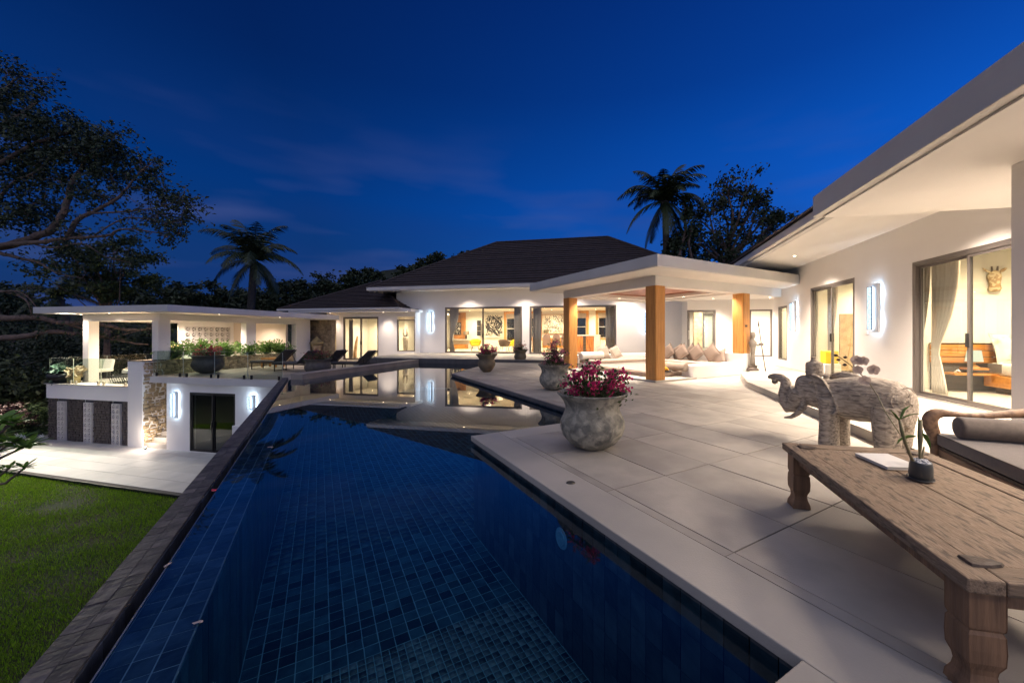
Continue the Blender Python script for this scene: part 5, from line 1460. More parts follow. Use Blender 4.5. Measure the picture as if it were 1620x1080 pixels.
spray = [Lp(1436, 700), Lp(1426, 690, .1), Lp(1400, 650, .22), Lp(1388, 625, .3), Lp(1376, 607, .36), Lp(1360, 590, .42), Lp(1345, 577, .46), Lp(1330, 566, .5), Lp(1323, 562, .52)]
part('flower_stem', M().tube(spray, [.0035]*9, 6), GRNB, orc)
m_petal = []
def flower(px, py, dd, s, yaw):
    c = Lp(px, py, dd); m = M()
    for k in range(5):
        a = math.radians(90+72*k); wv = 1.25 if k in (1, 4) else .85
        d = Vector((rgt.x*math.cos(a), rgt.y*math.cos(a), math.sin(a))); n = Vector((-camr.x, -camr.y, .1))
        sd = d.cross(n).normalized()
        r = []
        for t, w in ((0, .12), (.3, .42), (.6, .50), (.85, .36), (1, .05)):
            p = c + d*s*t + n*(.18*s*math.sin(t*2.6)); r += [p-sd*w*s*wv, p+sd*w*s*wv]
        m.add([q[:] for q in r], [(2*i, 2*i+1, 2*i+3, 2*i+2) for i in range(4)])
    o = part('flower', m, mat('pale_orchid_petal', (.58, .47, .40), (.70, .60, .52), .7, 8, 3) if not bpy.data.materials.get('pale_orchid_petal') else bpy.data.materials['pale_orchid_petal'], orc, smooth=True)
    if not m_petal: see_through_leaf(bpy.data.materials['pale_orchid_petal'], .45); m_petal.append(1)
for a in ((1355, 570, .42, .036, 0), (1366, 571, .40, .033, 0), (1357, 585, .41, .032, 0), (1382, 585, .33, .036, 0), (1368, 602, .38, .036, 0)): flower(*a)
for px, py, dd in ((1336, 577, .48), (1326, 569, .51), (1322, 562, .52), (1337, 565, .48)):
    c = Lp(px, py, dd)
    mm = M().lathe([(.001, -.016), (.009, -.007), (.010, .002), (.001, .014)], 8); mm.v = [(a*1+b_*0, c_, b_) for a, b_, c_ in mm.v]
    part('bud', mm.xf(c[:], .6), DARKWOOD, orc, smooth=True)
# ================================================================ sofa
S0 = G(1472, 684, .44); S1 = G(1620, 746, .44)
aS = math.atan2(S0[1]-S1[1], S0[0]-S1[0])-R(90)
sf = thing('daybed_sofa', 'carved wooden daybed sofa with a thick taupe seat cushion', 'sofa', (*S0, 0), aS)
LS, WS = 2.1, .95          # local: x to the right (back), y away; origin far front corner
part('front_rail', M().box(.03, -LS, .14, .075, -.02, .315), SOFAWOOD, sf, bevel=.008)
part('seat_rail', M().box(.03, -LS, .318, .06, -.02, .338), DARKWOOD, sf)
part('end_rail', M().box(.08, -.065, .14, WS, -.02, .315), SOFAWOOD, sf, bevel=.008)
part('seat_board', M().box(.08, -LS, .26, WS, -.07, .30), SOFAWOOD, sf)
part('back_panel', M().box(WS, -LS, .14, WS+.05, .02, .72), SOFAWOOD, sf, bevel=.01)
lg = M().rings([[(x*s_, y*s_, z) for x, y in ((-1, -1), (1, -1), (1, 1), (-1, 1))] for z, s_ in ((0, .028), (.05, .034), (.10, .05), (.16, .05), (.26, .042))])
for x, y in ((.055, -.045), (.055, -LS+.05), (WS, -.045), (WS, -LS+.05)): part('leg', M().add(lg.v, lg.f), SOFAWOOD, sf, loc=(x, y, 0), bevel=.004)
cu = part('seat_cushion', M().box(.02, -LS+.02, .345, WS-.02, -.03, .445), GREYFAB, sf, smooth=True, bevel=.018)
part('piping', M().tube([(.022, -LS+.03, .441), (.022, -.032, .441), (WS-.03, -.032, .441)], .0045, 6), mat('dark_piping', (.10, .085, .075), None, .9), cu)
# arm: a thick scrolled post rising at the far front corner, then a long wavy rail to the back
def sofa_arm():
    m = M(); rg = []
    path = [(.03, .0, .20, .040, .032), (.03, .0, .34, .040, .034), (.02, .0, .42, .044, .036), (-.005, .0, .48, .050, .040), (-.018, .0, .54, .056, .043), (-.005, .0, .595, .054, .046), (.045, .0, .625, .040, .048), (.11, .0, .622, .030, .048), (.18, .0, .612, .022, .045), (.32, .0, .612, .022, .044), (.45, .0, .635, .030, .044), (.58, .0, .655, .036, .044), (.70, .0, .665, .045, .044), (.84, .0, .70, .055, .044), (.97, .0, .72, .05, .044)]
    for i, (px_, py_, pz, r1, r2) in enumerate(path):
        a, b = path[max(i-1, 0)], path[min(i+1, len(path)-1)]
        t = Vector((b[0]-a[0], 0, b[2]-a[2])).normalized(); n = Vector((-t.z, 0, t.x))
        rg.append([(Vector((px_, py_, pz)) + n*r1*math.copysign(abs(math.cos(q))**.7, math.cos(q)) + Vector((0, 1, 0))*r2*math.copysign(abs(math.sin(q))**.7, math.sin(q)))[:] for q in [2*math.pi*k/16 for k in range(16)]])
    return m.rings(rg)
ar = part('arm', sofa_arm(), SOFAWOOD, sf, smooth=True, loc=(0, .0, 0)); ss = ar.modifiers.new('s', 'SUBSURF'); ss.levels = 1; ss.render_levels = 1
ar.location = (0.0, -.02, 0)
bx = W(S0, aS, .085, -.19)
bolster('bolster', 'big taupe bolster lying against the far arm of the daybed sofa', (bx[0], bx[1], .535), aS, .80, .088, GREYFAB)
# ================================================================ wooden elephant
E0 = (3.66, 3.86); ah = math.atan2(.90, -.44); hx_, hy_ = math.cos(ah), math.sin(ah)
def EL(X, Y, off=0.0):
    """carving coordinates of the elephant's outline -> (along, off, up) in its own frame"""
    px, py = 1180+X/5.4, 540+Y/5.4
    k = (px-CX)/FPX
    ox, oy = E0[0]-hy_*off, E0[1]+hx_*off
    a = (k*oy-ox)/(hx_-k*hy_)
    D = oy+hy_*a
    return (a, off, HC-(py-HY)*D/FPX), D
ele = thing('elephant_statue', 'large whitewashed carved wooden elephant with raised trunk, standing on the deck', 'elephant statue', (*E0, 0), ah)
m = M()
def ring(a, zc, ry, rzv, n=24, y0=0.0, sq=1.0):
    return [(a, y0+ry*math.copysign(abs(math.cos(t))**sq, math.cos(t)), zc+rzv*math.copysign(abs(math.sin(t))**sq, math.sin(t))) for t in [2*math.pi*i/n for i in range(n)]]
prof = [(1447, 520, 600, .04), (1437, 470, 690, .11), (1415, 430, 740, .155), (1370, 390, 745, .185), (1300, 347, 720, .20), (1200, 320, 705, .205), (1100, 306, 690, .205), (1000, 300, 685, .205), (900, 302, 668, .20), (800, 312, 640, .185), (720, 325, 612, .165), (650, 315, 580, .145), (590, 290, 560, .135), (530, 282, 545, .125), (480, 285, 530, .105), (450, 300, 500, .08), (432, 345, 450, .045)]
rg = []
for X, t, b, w in prof:
    (a, _, zt), D = EL(X, t); (_, _, zb), _ = EL(X, b)
    rg.append(ring(a, (zt+zb)/2, w, (zt-zb)/2, 28, 0, .9))
m.rings(rg)
def etube(pts, n=16, off=0.0):
    P, Rr = [], []
    for q in pts:
        X, Y, r = q[:3]; o = q[3] if len(q) > 3 else off
        (a, y, z), D = EL(X, Y, o); P.append((a, y, z)); Rr.append(r/5.4*D/FPX)
    m.tube(P, Rr, n)
etube([(480, 430, 100), (440, 500, 82), (405, 550, 62), (372, 560, 56), (340, 510, 54), (333, 440, 50), (345, 380, 46), (335, 335, 40), (300, 308, 34), (255, 297, 28), (215, 300, 22), (192, 306, 12)])
etube([(262, 315, 24), (245, 345, 24), (240, 360, 14)])
def leg_(X, off, r0, r1, X2=None):
    (a, _, z), D = EL(X, 560, 0.10)
    a2 = EL(X2 or X, 800, .1)[0][0]
    m.tube([(a, off, .55), (a, off, .42), (a2, off*1.05, .28), (a2, off*1.1, .12), (a2, off*1.1, .03), (a2, off*1.1, .0)], [r0, r0*1.02, r0*.92, r1, r1*1.03, r1*1.03], 18)
leg_(715, .105, .105, .100); leg_(715, -.105, .105, .095)
leg_(1215, .11, .135, .105); leg_(1215, -.11, .135, .105)
etube([(500, 500, 26), (490, 560, 26), (440, 615, 22), (385, 645, 16), (325, 650, 6)], 12, .085)
etube([(500, 500, 26), (490, 560, 26), (440, 615, 22), (385, 645, 16), (325, 650, 6)], 12, -.085)
# ears: a curved blade with a raised border
for sgn in (1, -1):
    out = [(558, 278), (600, 288), (660, 320), (715, 385), (765, 465), (800, 545), (805, 600), (770, 632), (700, 618), (650, 580), (612, 500), (590, 410), (570, 340)]
    pts = []
    for X, Y in out:
        (a, y, z), D = EL(X, Y, .15); pts.append(Vector((a, 0, z)))
    c = sum(pts, Vector())/len(pts)
    n = len(pts)
    def lay(sc_, y):
        r = []
        for p in pts:
            q = c+(p-c)*sc_
            base = .118+.055*max(0, min(1, (c.x+.11-q.x)/.22))
            r.append((q.x, sgn*(base+y), q.z))
        return r
    m.rings([lay(.5, -.02), lay(1.0, -.01), lay(1.01, .030), lay(.93, .040), lay(.86, .020), lay(.80, .006), lay(.45, .000), lay(.38, .016), lay(.1, .022)])
# brow, eye, cheek
for sgn in (1, -1):
    (a, y, z), D = EL(560, 368, .12)
    m.lathe([(.001, -.014), (.016, -.006), (.018, 0), (.016, .006), (.001, .014)], 12, (a, sgn*.118, z))
    etube([(590, 345, 8, sgn*.122), (562, 336, 9, sgn*.128), (535, 352, 8, sgn*.122)], 8)
# head dress
(a, _, z0), D = EL(585, 285); (_, _, z1), _ = EL(585, 172); (_, _, z2), _ = EL(575, 135)
m.lathe([(.001, z0-.03), (.068, z0-.03), (.088, z0+.0), (.094, z0+.03), (.092, z1-.03), (.080, z1-.008), (.05, z1), (.001, z1)], 28, (a, 0, 0))
m.lathe([(.001, z1-.01), (.030, z1-.01), (.034, z1+.012), (.026, z2-.01), (.036, z2), (.036, z2+.005), (.001, z2+.007)], 18, (a+.01, 0, 0))
# small lump and rounded saddle roll on the far shoulder
(a, _, z), D = EL(700, 300, -.05); m.lathe([(.001, -.04), (.03, -.02), (.035, .01), (.02, .03), (.001, .035)], 14, (a, -.02, z))
(a, _, z), D = EL(850, 300, -.12)
rr = [ring(a+t, .0, .05*math.sqrt(max(.02, 1-(t/.16)**2)), .055*math.sqrt(max(.02, 1-(t/.16)**2)), 16, -.13) for t in np.linspace(-.155, .155, 9)]
m.rings([[(p[0], p[1], p[2]+z) for p in r] for r in rr])
eb = part('body', m, ELE, ele, smooth=True)
md = eb.modifiers.new('join', 'REMESH'); md.mode = 'VOXEL'; md.voxel_size = .0065; md.use_smooth_shade = True
sm = eb.modifiers.new('soft', 'SMOOTH'); sm.factor = .5; sm.iterations = 3
# carved ornament on the rump and a band round the belly
def on_body(X, Y, lift=.004):
    (a, _, z), D = EL(X, Y, .17)
    for i in range(len(rg)-1):
        a0, a1 = rg[i][0][0], rg[i+1][0][0]
        if min(a0, a1) <= a <= max(a0, a1):
            t = (a-a0)/(a1-a0); zc0 = sum(p[2] for p in rg[i])/28; zc1 = sum(p[2] for p in rg[i+1])/28
            zc = zc0+(zc1-zc0)*t; rz_ = (max(p[2] for p in rg[i])-zc0)*(1-t)+(max(p[2] for p in rg[i+1])-zc1)*t; ry_ = max(p[1] for p in rg[i])*(1-t)+max(p[1] for p in rg[i+1])*t
            s = max(-.98, min(.98, (z-zc)/rz_)); return (a, ry_*math.sqrt(1-abs(s)**2.1)+lift, z)
    return (a, .15, z)
orn = M()
def on_line(pts, r=.0045): orn.tube([on_body(*p) for p in pts], r, 6)
on_line([(1320+66*math.cos(t)-6*math.cos(2*t), 500+95*math.sin(t)) for t in [2*math.pi*i/24 for i in range(24)]], .0055)
for k in range(7):
    t = math.pi*(.15+.7*k/6); on_line([(1318, 570), (1318+30*math.cos(t+math.pi), 530-30*math.sin(t)*.6), (1318+56*math.cos(t+math.pi), 510-78*math.sin(t))], .0035)
for k in range(9):
    x = 1240-k*46; on_line([(x, 345+6*math.sin(k)), (x-26, 400+10*math.cos(k*2)), (x-14, 450), (x-38, 500+8*math.sin(k*3))], .0026)
on_line([(x, 540+14*math.sin(x/40)) for x in range(860, 1240, 20)], .003)
rs_ = random.Random(4)
for k in range(30):     # flowing chisel lines over back and flank
    x0, y0 = rs_.uniform(830, 1230), rs_.uniform(325, 640); L_ = rs_.uniform(50, 130); ph = rs_.uniform(0, 6)
    on_line([(min(1400, x0+L_*i/8), y0+9*math.sin(ph+i*.7)-i*1.5) for i in range(9)], rs_.uniform(.0014, .0026))
for k in range(10):
    t = math.pi*2*k/10; on_line([(1320+66*math.cos(t), 500+95*math.sin(t)), (1320+78*math.cos(t+.15), 500+112*math.sin(t+.15)), (1320+66*math.cos(t+.35), 500+95*math.sin(t+.35))], .003)
part('carving', orn, ELE, ele, smooth=True)
# ================================================================ loungers
def lounger(label):
    t = thing('sun_lounger', label, 'sun lounger', (0, 0, 0), 0, 'dark sun loungers on the lounge deck')
    part('frame', M().box(0, -.32, .30, 2.0, -.29, .34).box(0, .29, .30, 2.0, .32, .34).box(0, -.29, .30, .03, .29, .34).box(1.97, -.29, .30, 2.0, .29, .34), DARKMET, t)
    for x in (.12, 1.75):
        for y in (-.30, .30): part('leg', M().box(x-.014, y-.014, 0, x+.014, y+.014, .30), DARKMET, t)
        part('crossbar', M().box(x-.01, -.28, .03, x+.01, .28, .05), DARKMET, t)
    part('seat_pad', M().box(0, -.30, .345, 1.30, .30, .415), DARKFAB, t, bevel=.015)
    b = part('backrest', M().box(0, -.30, 0, .78, .30, .06), DARKFAB, t, bevel=.015, loc=(1.28, 0, .37), ry=-R(42))
    part('backrest_frame', M().box(0, -.335, -.03, .80, -.30, .0).box(0, .30, -.03, .80, .335, .0), DARKMET, b)
    part('prop', M().tube([(1.70, -.28, .70), (1.88, -.28, .34)], .012, 6).tube([(1.70, .28, .70), (1.88, .28, .34)], .012, 6), DARKMET, t)
    part('arm_loop', M().tube([(1.62, -.34, .34), (1.66, -.36, .62), (1.80, -.36, .66), (1.90, -.35, .55), (1.92, -.34, .34)], .012, 6), DARKMET, t)
    return t
lp = [(404, 583.5, 'dark sun lounger farthest left, its foot end behind the glass railing'), (440, 586.5, 'dark sun lounger partly behind the pot at the kerb, its back hidden by flowers'), (488, 584, 'dark sun lounger just right of the pot at the kerb'), (531, 586, 'dark sun lounger nearest the bedroom block, in front of its sliding door')]
L0 = lounger(lp[0][2])
for i, (px, py, lb) in enumerate(lp):
    o = L0 if i == 0 else copy_tree(L0)
    o['label'] = lb; x, y = G(px, py, ZL); o.location = (x, y, ZL); o.rotation_euler[2] = RB+R((3, 1, -2, 2)[i])
# side lamp hook by the loungers, small wooden table
x, y = G(441, 588, ZL)
x, y = G(432, 580, ZL)
t = thing('side_table', 'small orange-brown wooden side table behind the first lounger', 'side table', (x, y, ZL), RB)
part('top', M().box(-.45, -.25, .42, .45, .25, .46), TEAKH, t)
for sx, sy in ((-1, -1), (1, -1), (1, 1), (-1, 1)): part('leg', M().box(sx*.42-.03, sy*.22-.03, 0, sx*.42+.03, sy*.22+.03, .42), TEAK, t)
part('drawer_front', M().box(-.40, -.252, .20, .40, -.24, .41), TEAKH, t)
# pool shower spout
x, y = G(452, 575, ZL)
t = thing('outdoor_tap', 'slim curved metal tap standing behind the loungers', 'tap', (x, y, ZL), RB)
part('pipe', M().tube([(0, 0, 0), (0, 0, 1.05), (.05, 0, 1.18), (.14, 0, 1.22), (.22, 0, 1.16), (.24, 0, 1.02)], .014, 8), STEEL, t)
part('base', M().lathe([(.001, 0), (.06, 0), (.06, .02), (.001, .022)], 14), STEEL, t)
# lantern-bearing figure in the niche
nx_, ny_ = W(OP, RB, (NX0+NX1)/2+.1, ye_+1.15)
t = thing('niche_lantern', 'glazed bowl-shaped lantern on a pale pedestal in the stone niche', 'lantern', (nx_, ny_, ZL), RB)
part('pedestal', M().lathe([(.001, 0), (.26, 0), (.26, .1), (.2, .2), (.23, .7), (.28, .95), (.001, .96)], 20), STONE, t)
part('bowl', M().lathe([(.001, .96), (.2, .96), (.36, 1.06), (.40, 1.12), (.37, 1.14), (.30, 1.16), (.16, 1.34), (.05, 1.46), (.001, 1.48)], 24), mat('glazed_lantern', (.5, .42, .22), (.35, .29, .15), .3, 5, 4), t, smooth=True)
# ================================================================ pavilion furniture
PL = lambda x, y: W(OP, RB, x, y)
x, y = PL(lc[0]+2.2, lc[1]+1.0)
t = thing('garden_sofa', 'low white cushioned garden sofa with thin metal legs in the pavilion', 'sofa', (x, y, ZP), RB)
part('seat_cushion', M().box(-.9, -.45, .34, 1.3, .4, .50), WHITEFAB, t, bevel=.03)
part('back_cushion', M().box(-.1, .2, 0, .6, .36, .48), WHITEFAB, t, bevel=.05, loc=(-.35, .0, .52), rx=-R(14))
part('back_cushion', M().box(.55, .2, 0, 1.25, .38, .46), mat('grey_green_cushion', (.26, .30, .27), None, .9), t, bevel=.05, loc=(0, .0, .51), rx=-R(10))
part('rope_arm', M().tube([(-.9, -.4, .5), (-.98, .1, .68), (-.8, .42, .82), (.2, .46, .86), (1.3, .46, .86)], .03, 8), BEIGEFAB, t)
part('frame', M().box(-.88, -.43, .30, 1.28, .38, .335), DARKMET, t)
for sx, sy in ((-.85, -.4), (1.25, -.4), (1.25, .35), (-.85, .35), (.2, -.4), (.2, .35)): part('leg', M().tube([(sx, sy, .30), (sx*1.02, sy*1.05, 0)], .014, 6), DARKMET, t)
x, y = PL(lc[0]+2.0, lc[1]+.25)
t = thing('low_table', 'low dark wire-legged table before the white pavilion sofa', 'table', (x, y, ZP), RB)
part('top', M().box(-.5, -.3, .26, .6, .3, .29), DARKMET, t)
for k in range(8): part('leg', M().tube([(-.45+.14*k, -.28, .26), (-.40+.14*k, -.22, 0)], .01, 5), DARKMET, t)
x, y = PL(lc[0]-.75, lc[1]+.9)
t = thing('garden_armchair', 'white cushioned garden armchair at the far left end of the pavilion terrace', 'armchair', (x, y, ZP), RB+.3)
part('seat_cushion', M().box(-.35, -.35, .34, .35, .35, .48), WHITEFAB, t, bevel=.03); part('back_cushion', M().box(-.34, .22, 0, .34, .36, .5), WHITEFAB, t, bevel=.05, loc=(0, 0, .48), rx=-R(12))
for sx, sy in ((-.3, -.3), (.3, -.3), (.3, .3), (-.3, .3)): part('leg', M().box(sx-.015, sy-.015, 0, sx+.015, sy+.015, .34), DARKMET, t)
# driftwood root sculpture at the column's foot
x, y = PL(lc[0]+.05, lc[1]-.30)
t = thing('driftwood_sculpture', 'gnarled pale driftwood root on a block at the left pavilion column', 'sculpture', (x, y, ZP), 0)
part('block', M().box(-.14, -.14, 0, .14, .14, .30), mat('golden_block', (.45, .36, .18), (.3, .24, .12), .6, 6, 4), t, bevel=.02)
random.seed(21); mm = M()
for k in range(16):
    a = random.uniform(0, 6.28); pts = [(0, 0, .42)]; p = Vector((0, 0, .42)); d = Vector((math.cos(a), math.sin(a), random.uniform(-.2, 1.0))).normalized()
    for s in range(4): d = (d+Vector((random.gauss(0, .5), random.gauss(0, .5), random.gauss(0, .4)))).normalized(); p = p+d*.11; pts.append(p[:])
    mm.tube(pts, [.11, .09, .07, .05, .03], 8)
o = part('root', mm, mat('pale_root', (.40, .33, .22), (.22, .17, .11), .85, 8, 6, .6, 30), t); rm_ = o.modifiers.new('j', 'REMESH'); rm_.mode = 'VOXEL'; rm_.voxel_size = .025
x, y = PL(lc[0]-.55, lc[1]-.25)
t = thing('leafy_planter', 'dark rounded planter with broad leaves behind the glass, far left', 'plant', (x, y, ZP), 0)
part('bowl', M().lathe([(.001, 0), (.3, 0), (.5, .2), (.52, .38), (.46, .40), (.001, .36)], 24), DARKMET, t, smooth=True)
q = np.random.default_rng(5).normal(size=(160, 3))*np.array([.22, .18, .10])+np.array([0, 0, .5]); leaves_np('leaves', q, .30, mat('blue_green_leaf', (.03, .07, .05), (.05, .10, .07), .5, 2, 3, rnd=.3), t, .5)
x, y = PL(-1.05, lc[1]+.9)
t = thing('floor_lamp', 'lit square fabric lamp standing behind the planter shrubs', 'lamp', (x, y, ZP), RB)
part('pole', M().box(-.02, -.02, 0, .02, .02, 1.0), DARKMET, t); part('shade', M().box(-.30, -.25, .95, .30, .25, 1.62), SHADEG, t)
lamp(t, (0, -.4, 1.3), 12, (1, .7, .4), 'POINT', radius=.2)
# ================================================================ inside the living room
HW = lambda x, y: W(OM, RB, x, y)
def htg(name, label, cat, x, y, z=ZI, rz=0.0, grp=None): q = HW(x, y); return thing(name, label, cat, (*q, z), RB+rz, grp)
bk = lambda px, off=DEP: hit(OM, RB, px, off)
a, b = bk(719, 6.9), bk(736.5, 6.9)
t = htg('timber_wall_panel', 'tall orange timber wall panel behind the black and white artwork', 'wall panel', a, 6.98)
n = 7; w = (b-a)/n
for i in range(n): part('timber_board', M().box(w*i+.004, -.05, 0, w*(i+1)-.004, 0, 2.85), TEAK, t)
a, b = bk(718, 6.3), bk(736, 6.3)
t = htg('timber_cabinet', 'orange wooden wall cabinet below the left black artwork', 'cabinet', a, 6.3)
part('body', M().box(0, 0, .78, b-a, .35, 1.18), TEAKH, t); part('door', M().box(.02, -.015, .80, (b-a)*.5-.01, -.001, 1.16), TEAKH, t); part('door', M().box((b-a)*.5+.01, -.015, .80, b-a-.02, -.001, 1.16), TEAKH, t)
t = htg('media_counter', 'long white counter with a row of wooden drawers on the floor', 'counter', bk(712, 5.9), 5.9)
L_ = bk(745, 5.9)-bk(712, 5.9)
part('top', M().box(0, 0, .68, L_, .5, .74), WHITE_SMOOTH, t); part('wooden_base', M().box(.1, .05, .02, L_*.75, .45, .34), TEAKH, t); part('back', M().box(0, .46, .05, L_, .5, .68), CREAM, t)
def art(name, label, x0, x1, z0, z1, y, seed, n=70, bgm=None, fg=BLACK, frame=None, style=0, wpar=None):
    q = HW(x0, y); t = thing(name, label, 'artwork', (*q, 0), RB)
    wd = x1-x0
    part('canvas', M().box(0, -.03, z0, wd, 0, z1), bgm or CREAM, t)
    rs = random.Random(seed); m = M()
    for i in range(n):
        cx, cz = rs.uniform(.08, .92)*wd, rs.uniform(z0+.08*(z1-z0), z1-.08*(z1-z0))
        g = (int(cx/wd*4)+int((cz-z0)/(z1-z0)*6)) % 4
        a = [0.3, 1.2, -.7, 2.2][g]+rs.gauss(0, .12) if style == 0 else rs.uniform(0, 3.14)
        l = rs.uniform(.06, .17)*wd*(1 if style == 0 else .8); w2 = rs.uniform(.007, .016)*wd*(1.3 if style == 0 else .8)
        d = (math.cos(a), math.sin(a)); nn = (-d[1], d[0])
        v = []
        for u, s in ((-1, -.6), (1, -1), (1, .8), (-1, 1)):
            X = cx+d[0]*l*u+nn[0]*w2*s; Zz = cz+d[1]*l*u+nn[1]*w2*s
            v.append((min(max(X, .03*wd), .97*wd), -.0315-.0001*i/n, min(max(Zz, z0+.03), z1-.03)))
        m.add(v, [(0, 1, 2, 3)])
    part('brush_strokes', m, fg, t)
    if frame: part('frame', M().box(-.03, -.045, z0-.03, 0, .0, z1+.03).box(wd, -.045, z0-.03, wd+.03, 0, z1+.03).box(0, -.045, z0-.03, wd, 0, z0).box(0, -.045, z1, wd, 0, z1+.03), frame, t)
    return t
PALEC = mat('off_white_canvas', (.66, .60, .50), None, .8)
art('abstract_painting', 'dark abstract picture with white marks above the wooden cabinet', bk(718, 6.2), bk(729.5, 6.2), 1.22, 2.2, 6.2, 1, 40, BLACK, CREAM)
art('abstract_painting', 'tall black and white striped abstract painting seen through the first window', bk(767, 6.9), bk(796, 6.9), 1.05, 2.80, 6.92, 2, 210, PALEC, BLACK, WHITEFAB)
art('abstract_painting', 'wide pale painting with scattered black marks seen in the second window', bk(858, 6.9), bk(893, 6.9), 1.35, 2.75, 6.92, 5, 130, PALEC, BLACK, TEAK, style=1)
a, b = bk(754, 6.6), bk(760, 6.6)
t = htg('dark_screen', 'narrow dark framed screen left of the striped painting', 'screen', a, 6.7, 0)
part('panel', M().box(0, -.03, 1.15, (b-a), 0, 2.35), DARKMET, t); part('shelf_bar', M().box(0, -.05, 1.5, b-a, -.03, 1.53).box(0, -.05, 1.9, b-a, -.03, 1.93), BEIGEFAB, t)
def table_lamp(label, x, y, z, s=1.0, lit=True, shade=None):
    t = htg('table_lamp', label, 'table lamp', x, y, z)
    part('base', M().lathe([(.001, 0), (.07*s, 0), (.05*s, .05), (.08*s, .14*s), (.05*s, .24*s), (.015, .28*s), (.015, .34*s), (.001, .34*s)], 14), DARKWOOD, t, smooth=True)
    part('shade', M().lathe([(.001, .30*s), (.20*s, .30*s), (.20*s, .56*s), (.001, .56*s)], 20), shade or SHADEG, t); return t
table_lamp('dark shaded table lamp on the white counter in the living room', bk(737, 6.1), 6.15, ZI+.75, 1.1, shade=mat('taupe_shade', (.25, .2, .14), None, .8))
table_lamp('dark lamp before the pale painting behind the dining chairs', bk(864, 5.8), 5.8, ZI+.9, 1.0, shade=mat('green_brown_shade', (.12, .10, .05), None, .8))
t = htg('sideboard', 'wooden sideboard along the back wall under the pale painting', 'sideboard', bk(858, 5.9), 5.85)
part('body', M().box(0, 0, .12, 2.3, .45, .88), TEAKH, t)
for k in range(4): part('door', M().box(.03+.57*k, -.012, .16, .57*(k+1)-.01, -.001, .84), TEAKH, t)
def tub_chair(label, x, y, rz, material, s=1.0):
    t = htg('tub_chair', label, 'armchair', x, y, ZI, rz)
    m = M(); n = 20; rg = []
    for z, r in ((.36, .30), (.50, .36), (.66, .40), (.80, .41), (.81, .37), (.66, .345), (.50, .31), (.44, .30)):
        rg.append([(r*math.cos(math.pi*(-.15+1.3*i/n))*s, r*math.sin(math.pi*(-.15+1.3*i/n))*s, z if z < .7 else z-.14*abs(math.cos(math.pi*(-.15+1.3*i/n)))**3) for i in range(n+1)])
    v = [p for r in rg for p in r]; f = []
    for i in range(len(rg)-1):
        for j in range(n): q = i*(n+1)+j; f.append((q, q+1, q+n+2, q+n+1))
    m.add(v, f)
    part('back_shell', m, material, t, smooth=True)
    part('seat', M().lathe([(.001, .34), (.27, .34), (.32, .40), (.31, .46), (.001, .48)], 20), material, t, smooth=True)
    for sx, sy in ((-1, -1), (1, -1), (1, 1), (-1, 1)): part('leg', M().tube([(sx*.17, sy*.17, .35), (sx*.25, sy*.25, 0)], [.02, .012], 6), DARKWOOD, t)
    return t
tub_chair('yellow tub armchair left of the crimson flowers', hit(OM, RB, 752, 2.6), 2.6, R(20), YELLOW)
tub_chair('brown tub armchair seen through the first living room window', hit(OM, RB, 798, 1.9), 1.9, R(180), BROWNUP)
tub_chair('yellow tub armchair half hidden behind the brown one', hit(OM, RB, 812, 2.9), 2.9, R(-30), YELLOW)
o = tub_chair('cream tub armchair at the right edge of the first window', hit(OM, RB, 816, 4.0), 4.0, R(-10), WHITEFAB)
# dining table and chairs
dx0 = hit(OM, RB, 872, 3.2)
t = htg('dining_table', 'long wooden dining table behind the round-backed chairs', 'dining table', dx0, 3.2)
part('top', M().box(-1.3, -.5, .72, 1.3, .5, .77), TEAKH, t)
for sx, sy in ((-1, -1), (1, -1), (1, 1), (-1, 1)): part('leg', M().box(sx*1.15-.04, sy*.4-.04, 0, sx*1.15+.04, sy*.4+.04, .72), TEAK, t)
def dchair():
    t = thing('dining_chair', '', 'chair', (0, 0, 0), 0, 'round-backed dining chairs')
    n = 14; m = M()
    out = [(-.24, .42), (-.26, .7), (-.25, .9), (-.20, 1.05), (-.1, 1.14), (0, 1.16), (.1, 1.14), (.20, 1.05), (.25, .9), (.26, .7), (.24, .42)]
    m.rings([[(x, -.24+.02*abs(x)*4, z) for x, z in out], [(x, -.20+.02*abs(x)*4, z) for x, z in out]])
    part('backrest', m, CHAIRUP, t, bevel=.01); part('seat', M().box(-.25, -.22, .42, .25, .26, .50), CHAIRUP, t, bevel=.02)
    for sx, sy in ((-1, -1), (1, -1), (1, 1), (-1, 1)): part('leg', M().tube([(sx*.2, sy*.2, .42), (sx*.23, sy*.23, 0)], [.02, .012], 6), DARKWOOD, t)
    return t
dc = dchair(); first = True
for px, lb in ((866, 'left one of the two round-backed dining chairs facing away, seen in the second window'), (881, 'right one of the two round-backed dining chairs, beside the left timber column'), (849, 'dining chair at the near end of the table, left of the two round backs'), (895, 'dining chair hidden mostly by the left timber column')):
    o = dc if first else copy_tree(dc); first = False
    q = HW(hit(OM, RB, px, 2.35), 2.35); o.location = (*q, ZI); o.rotation_euler[2] = RB; o['label'] = lb
t = htg('vase', 'small dark vase on the dining table', 'vase', hit(OM, RB, 880, 3.2), 3.25, ZI+.77)
part('body', M().lathe([(.001, 0), (.05, 0), (.07, .08), (.03, .18), (.035, .22), (.001, .22)], 14), DARKMET, t, smooth=True)
part('sprig', M().tube([(0, 0, .2), (.02, 0, .36)], .01, 5), LEAFD, t)
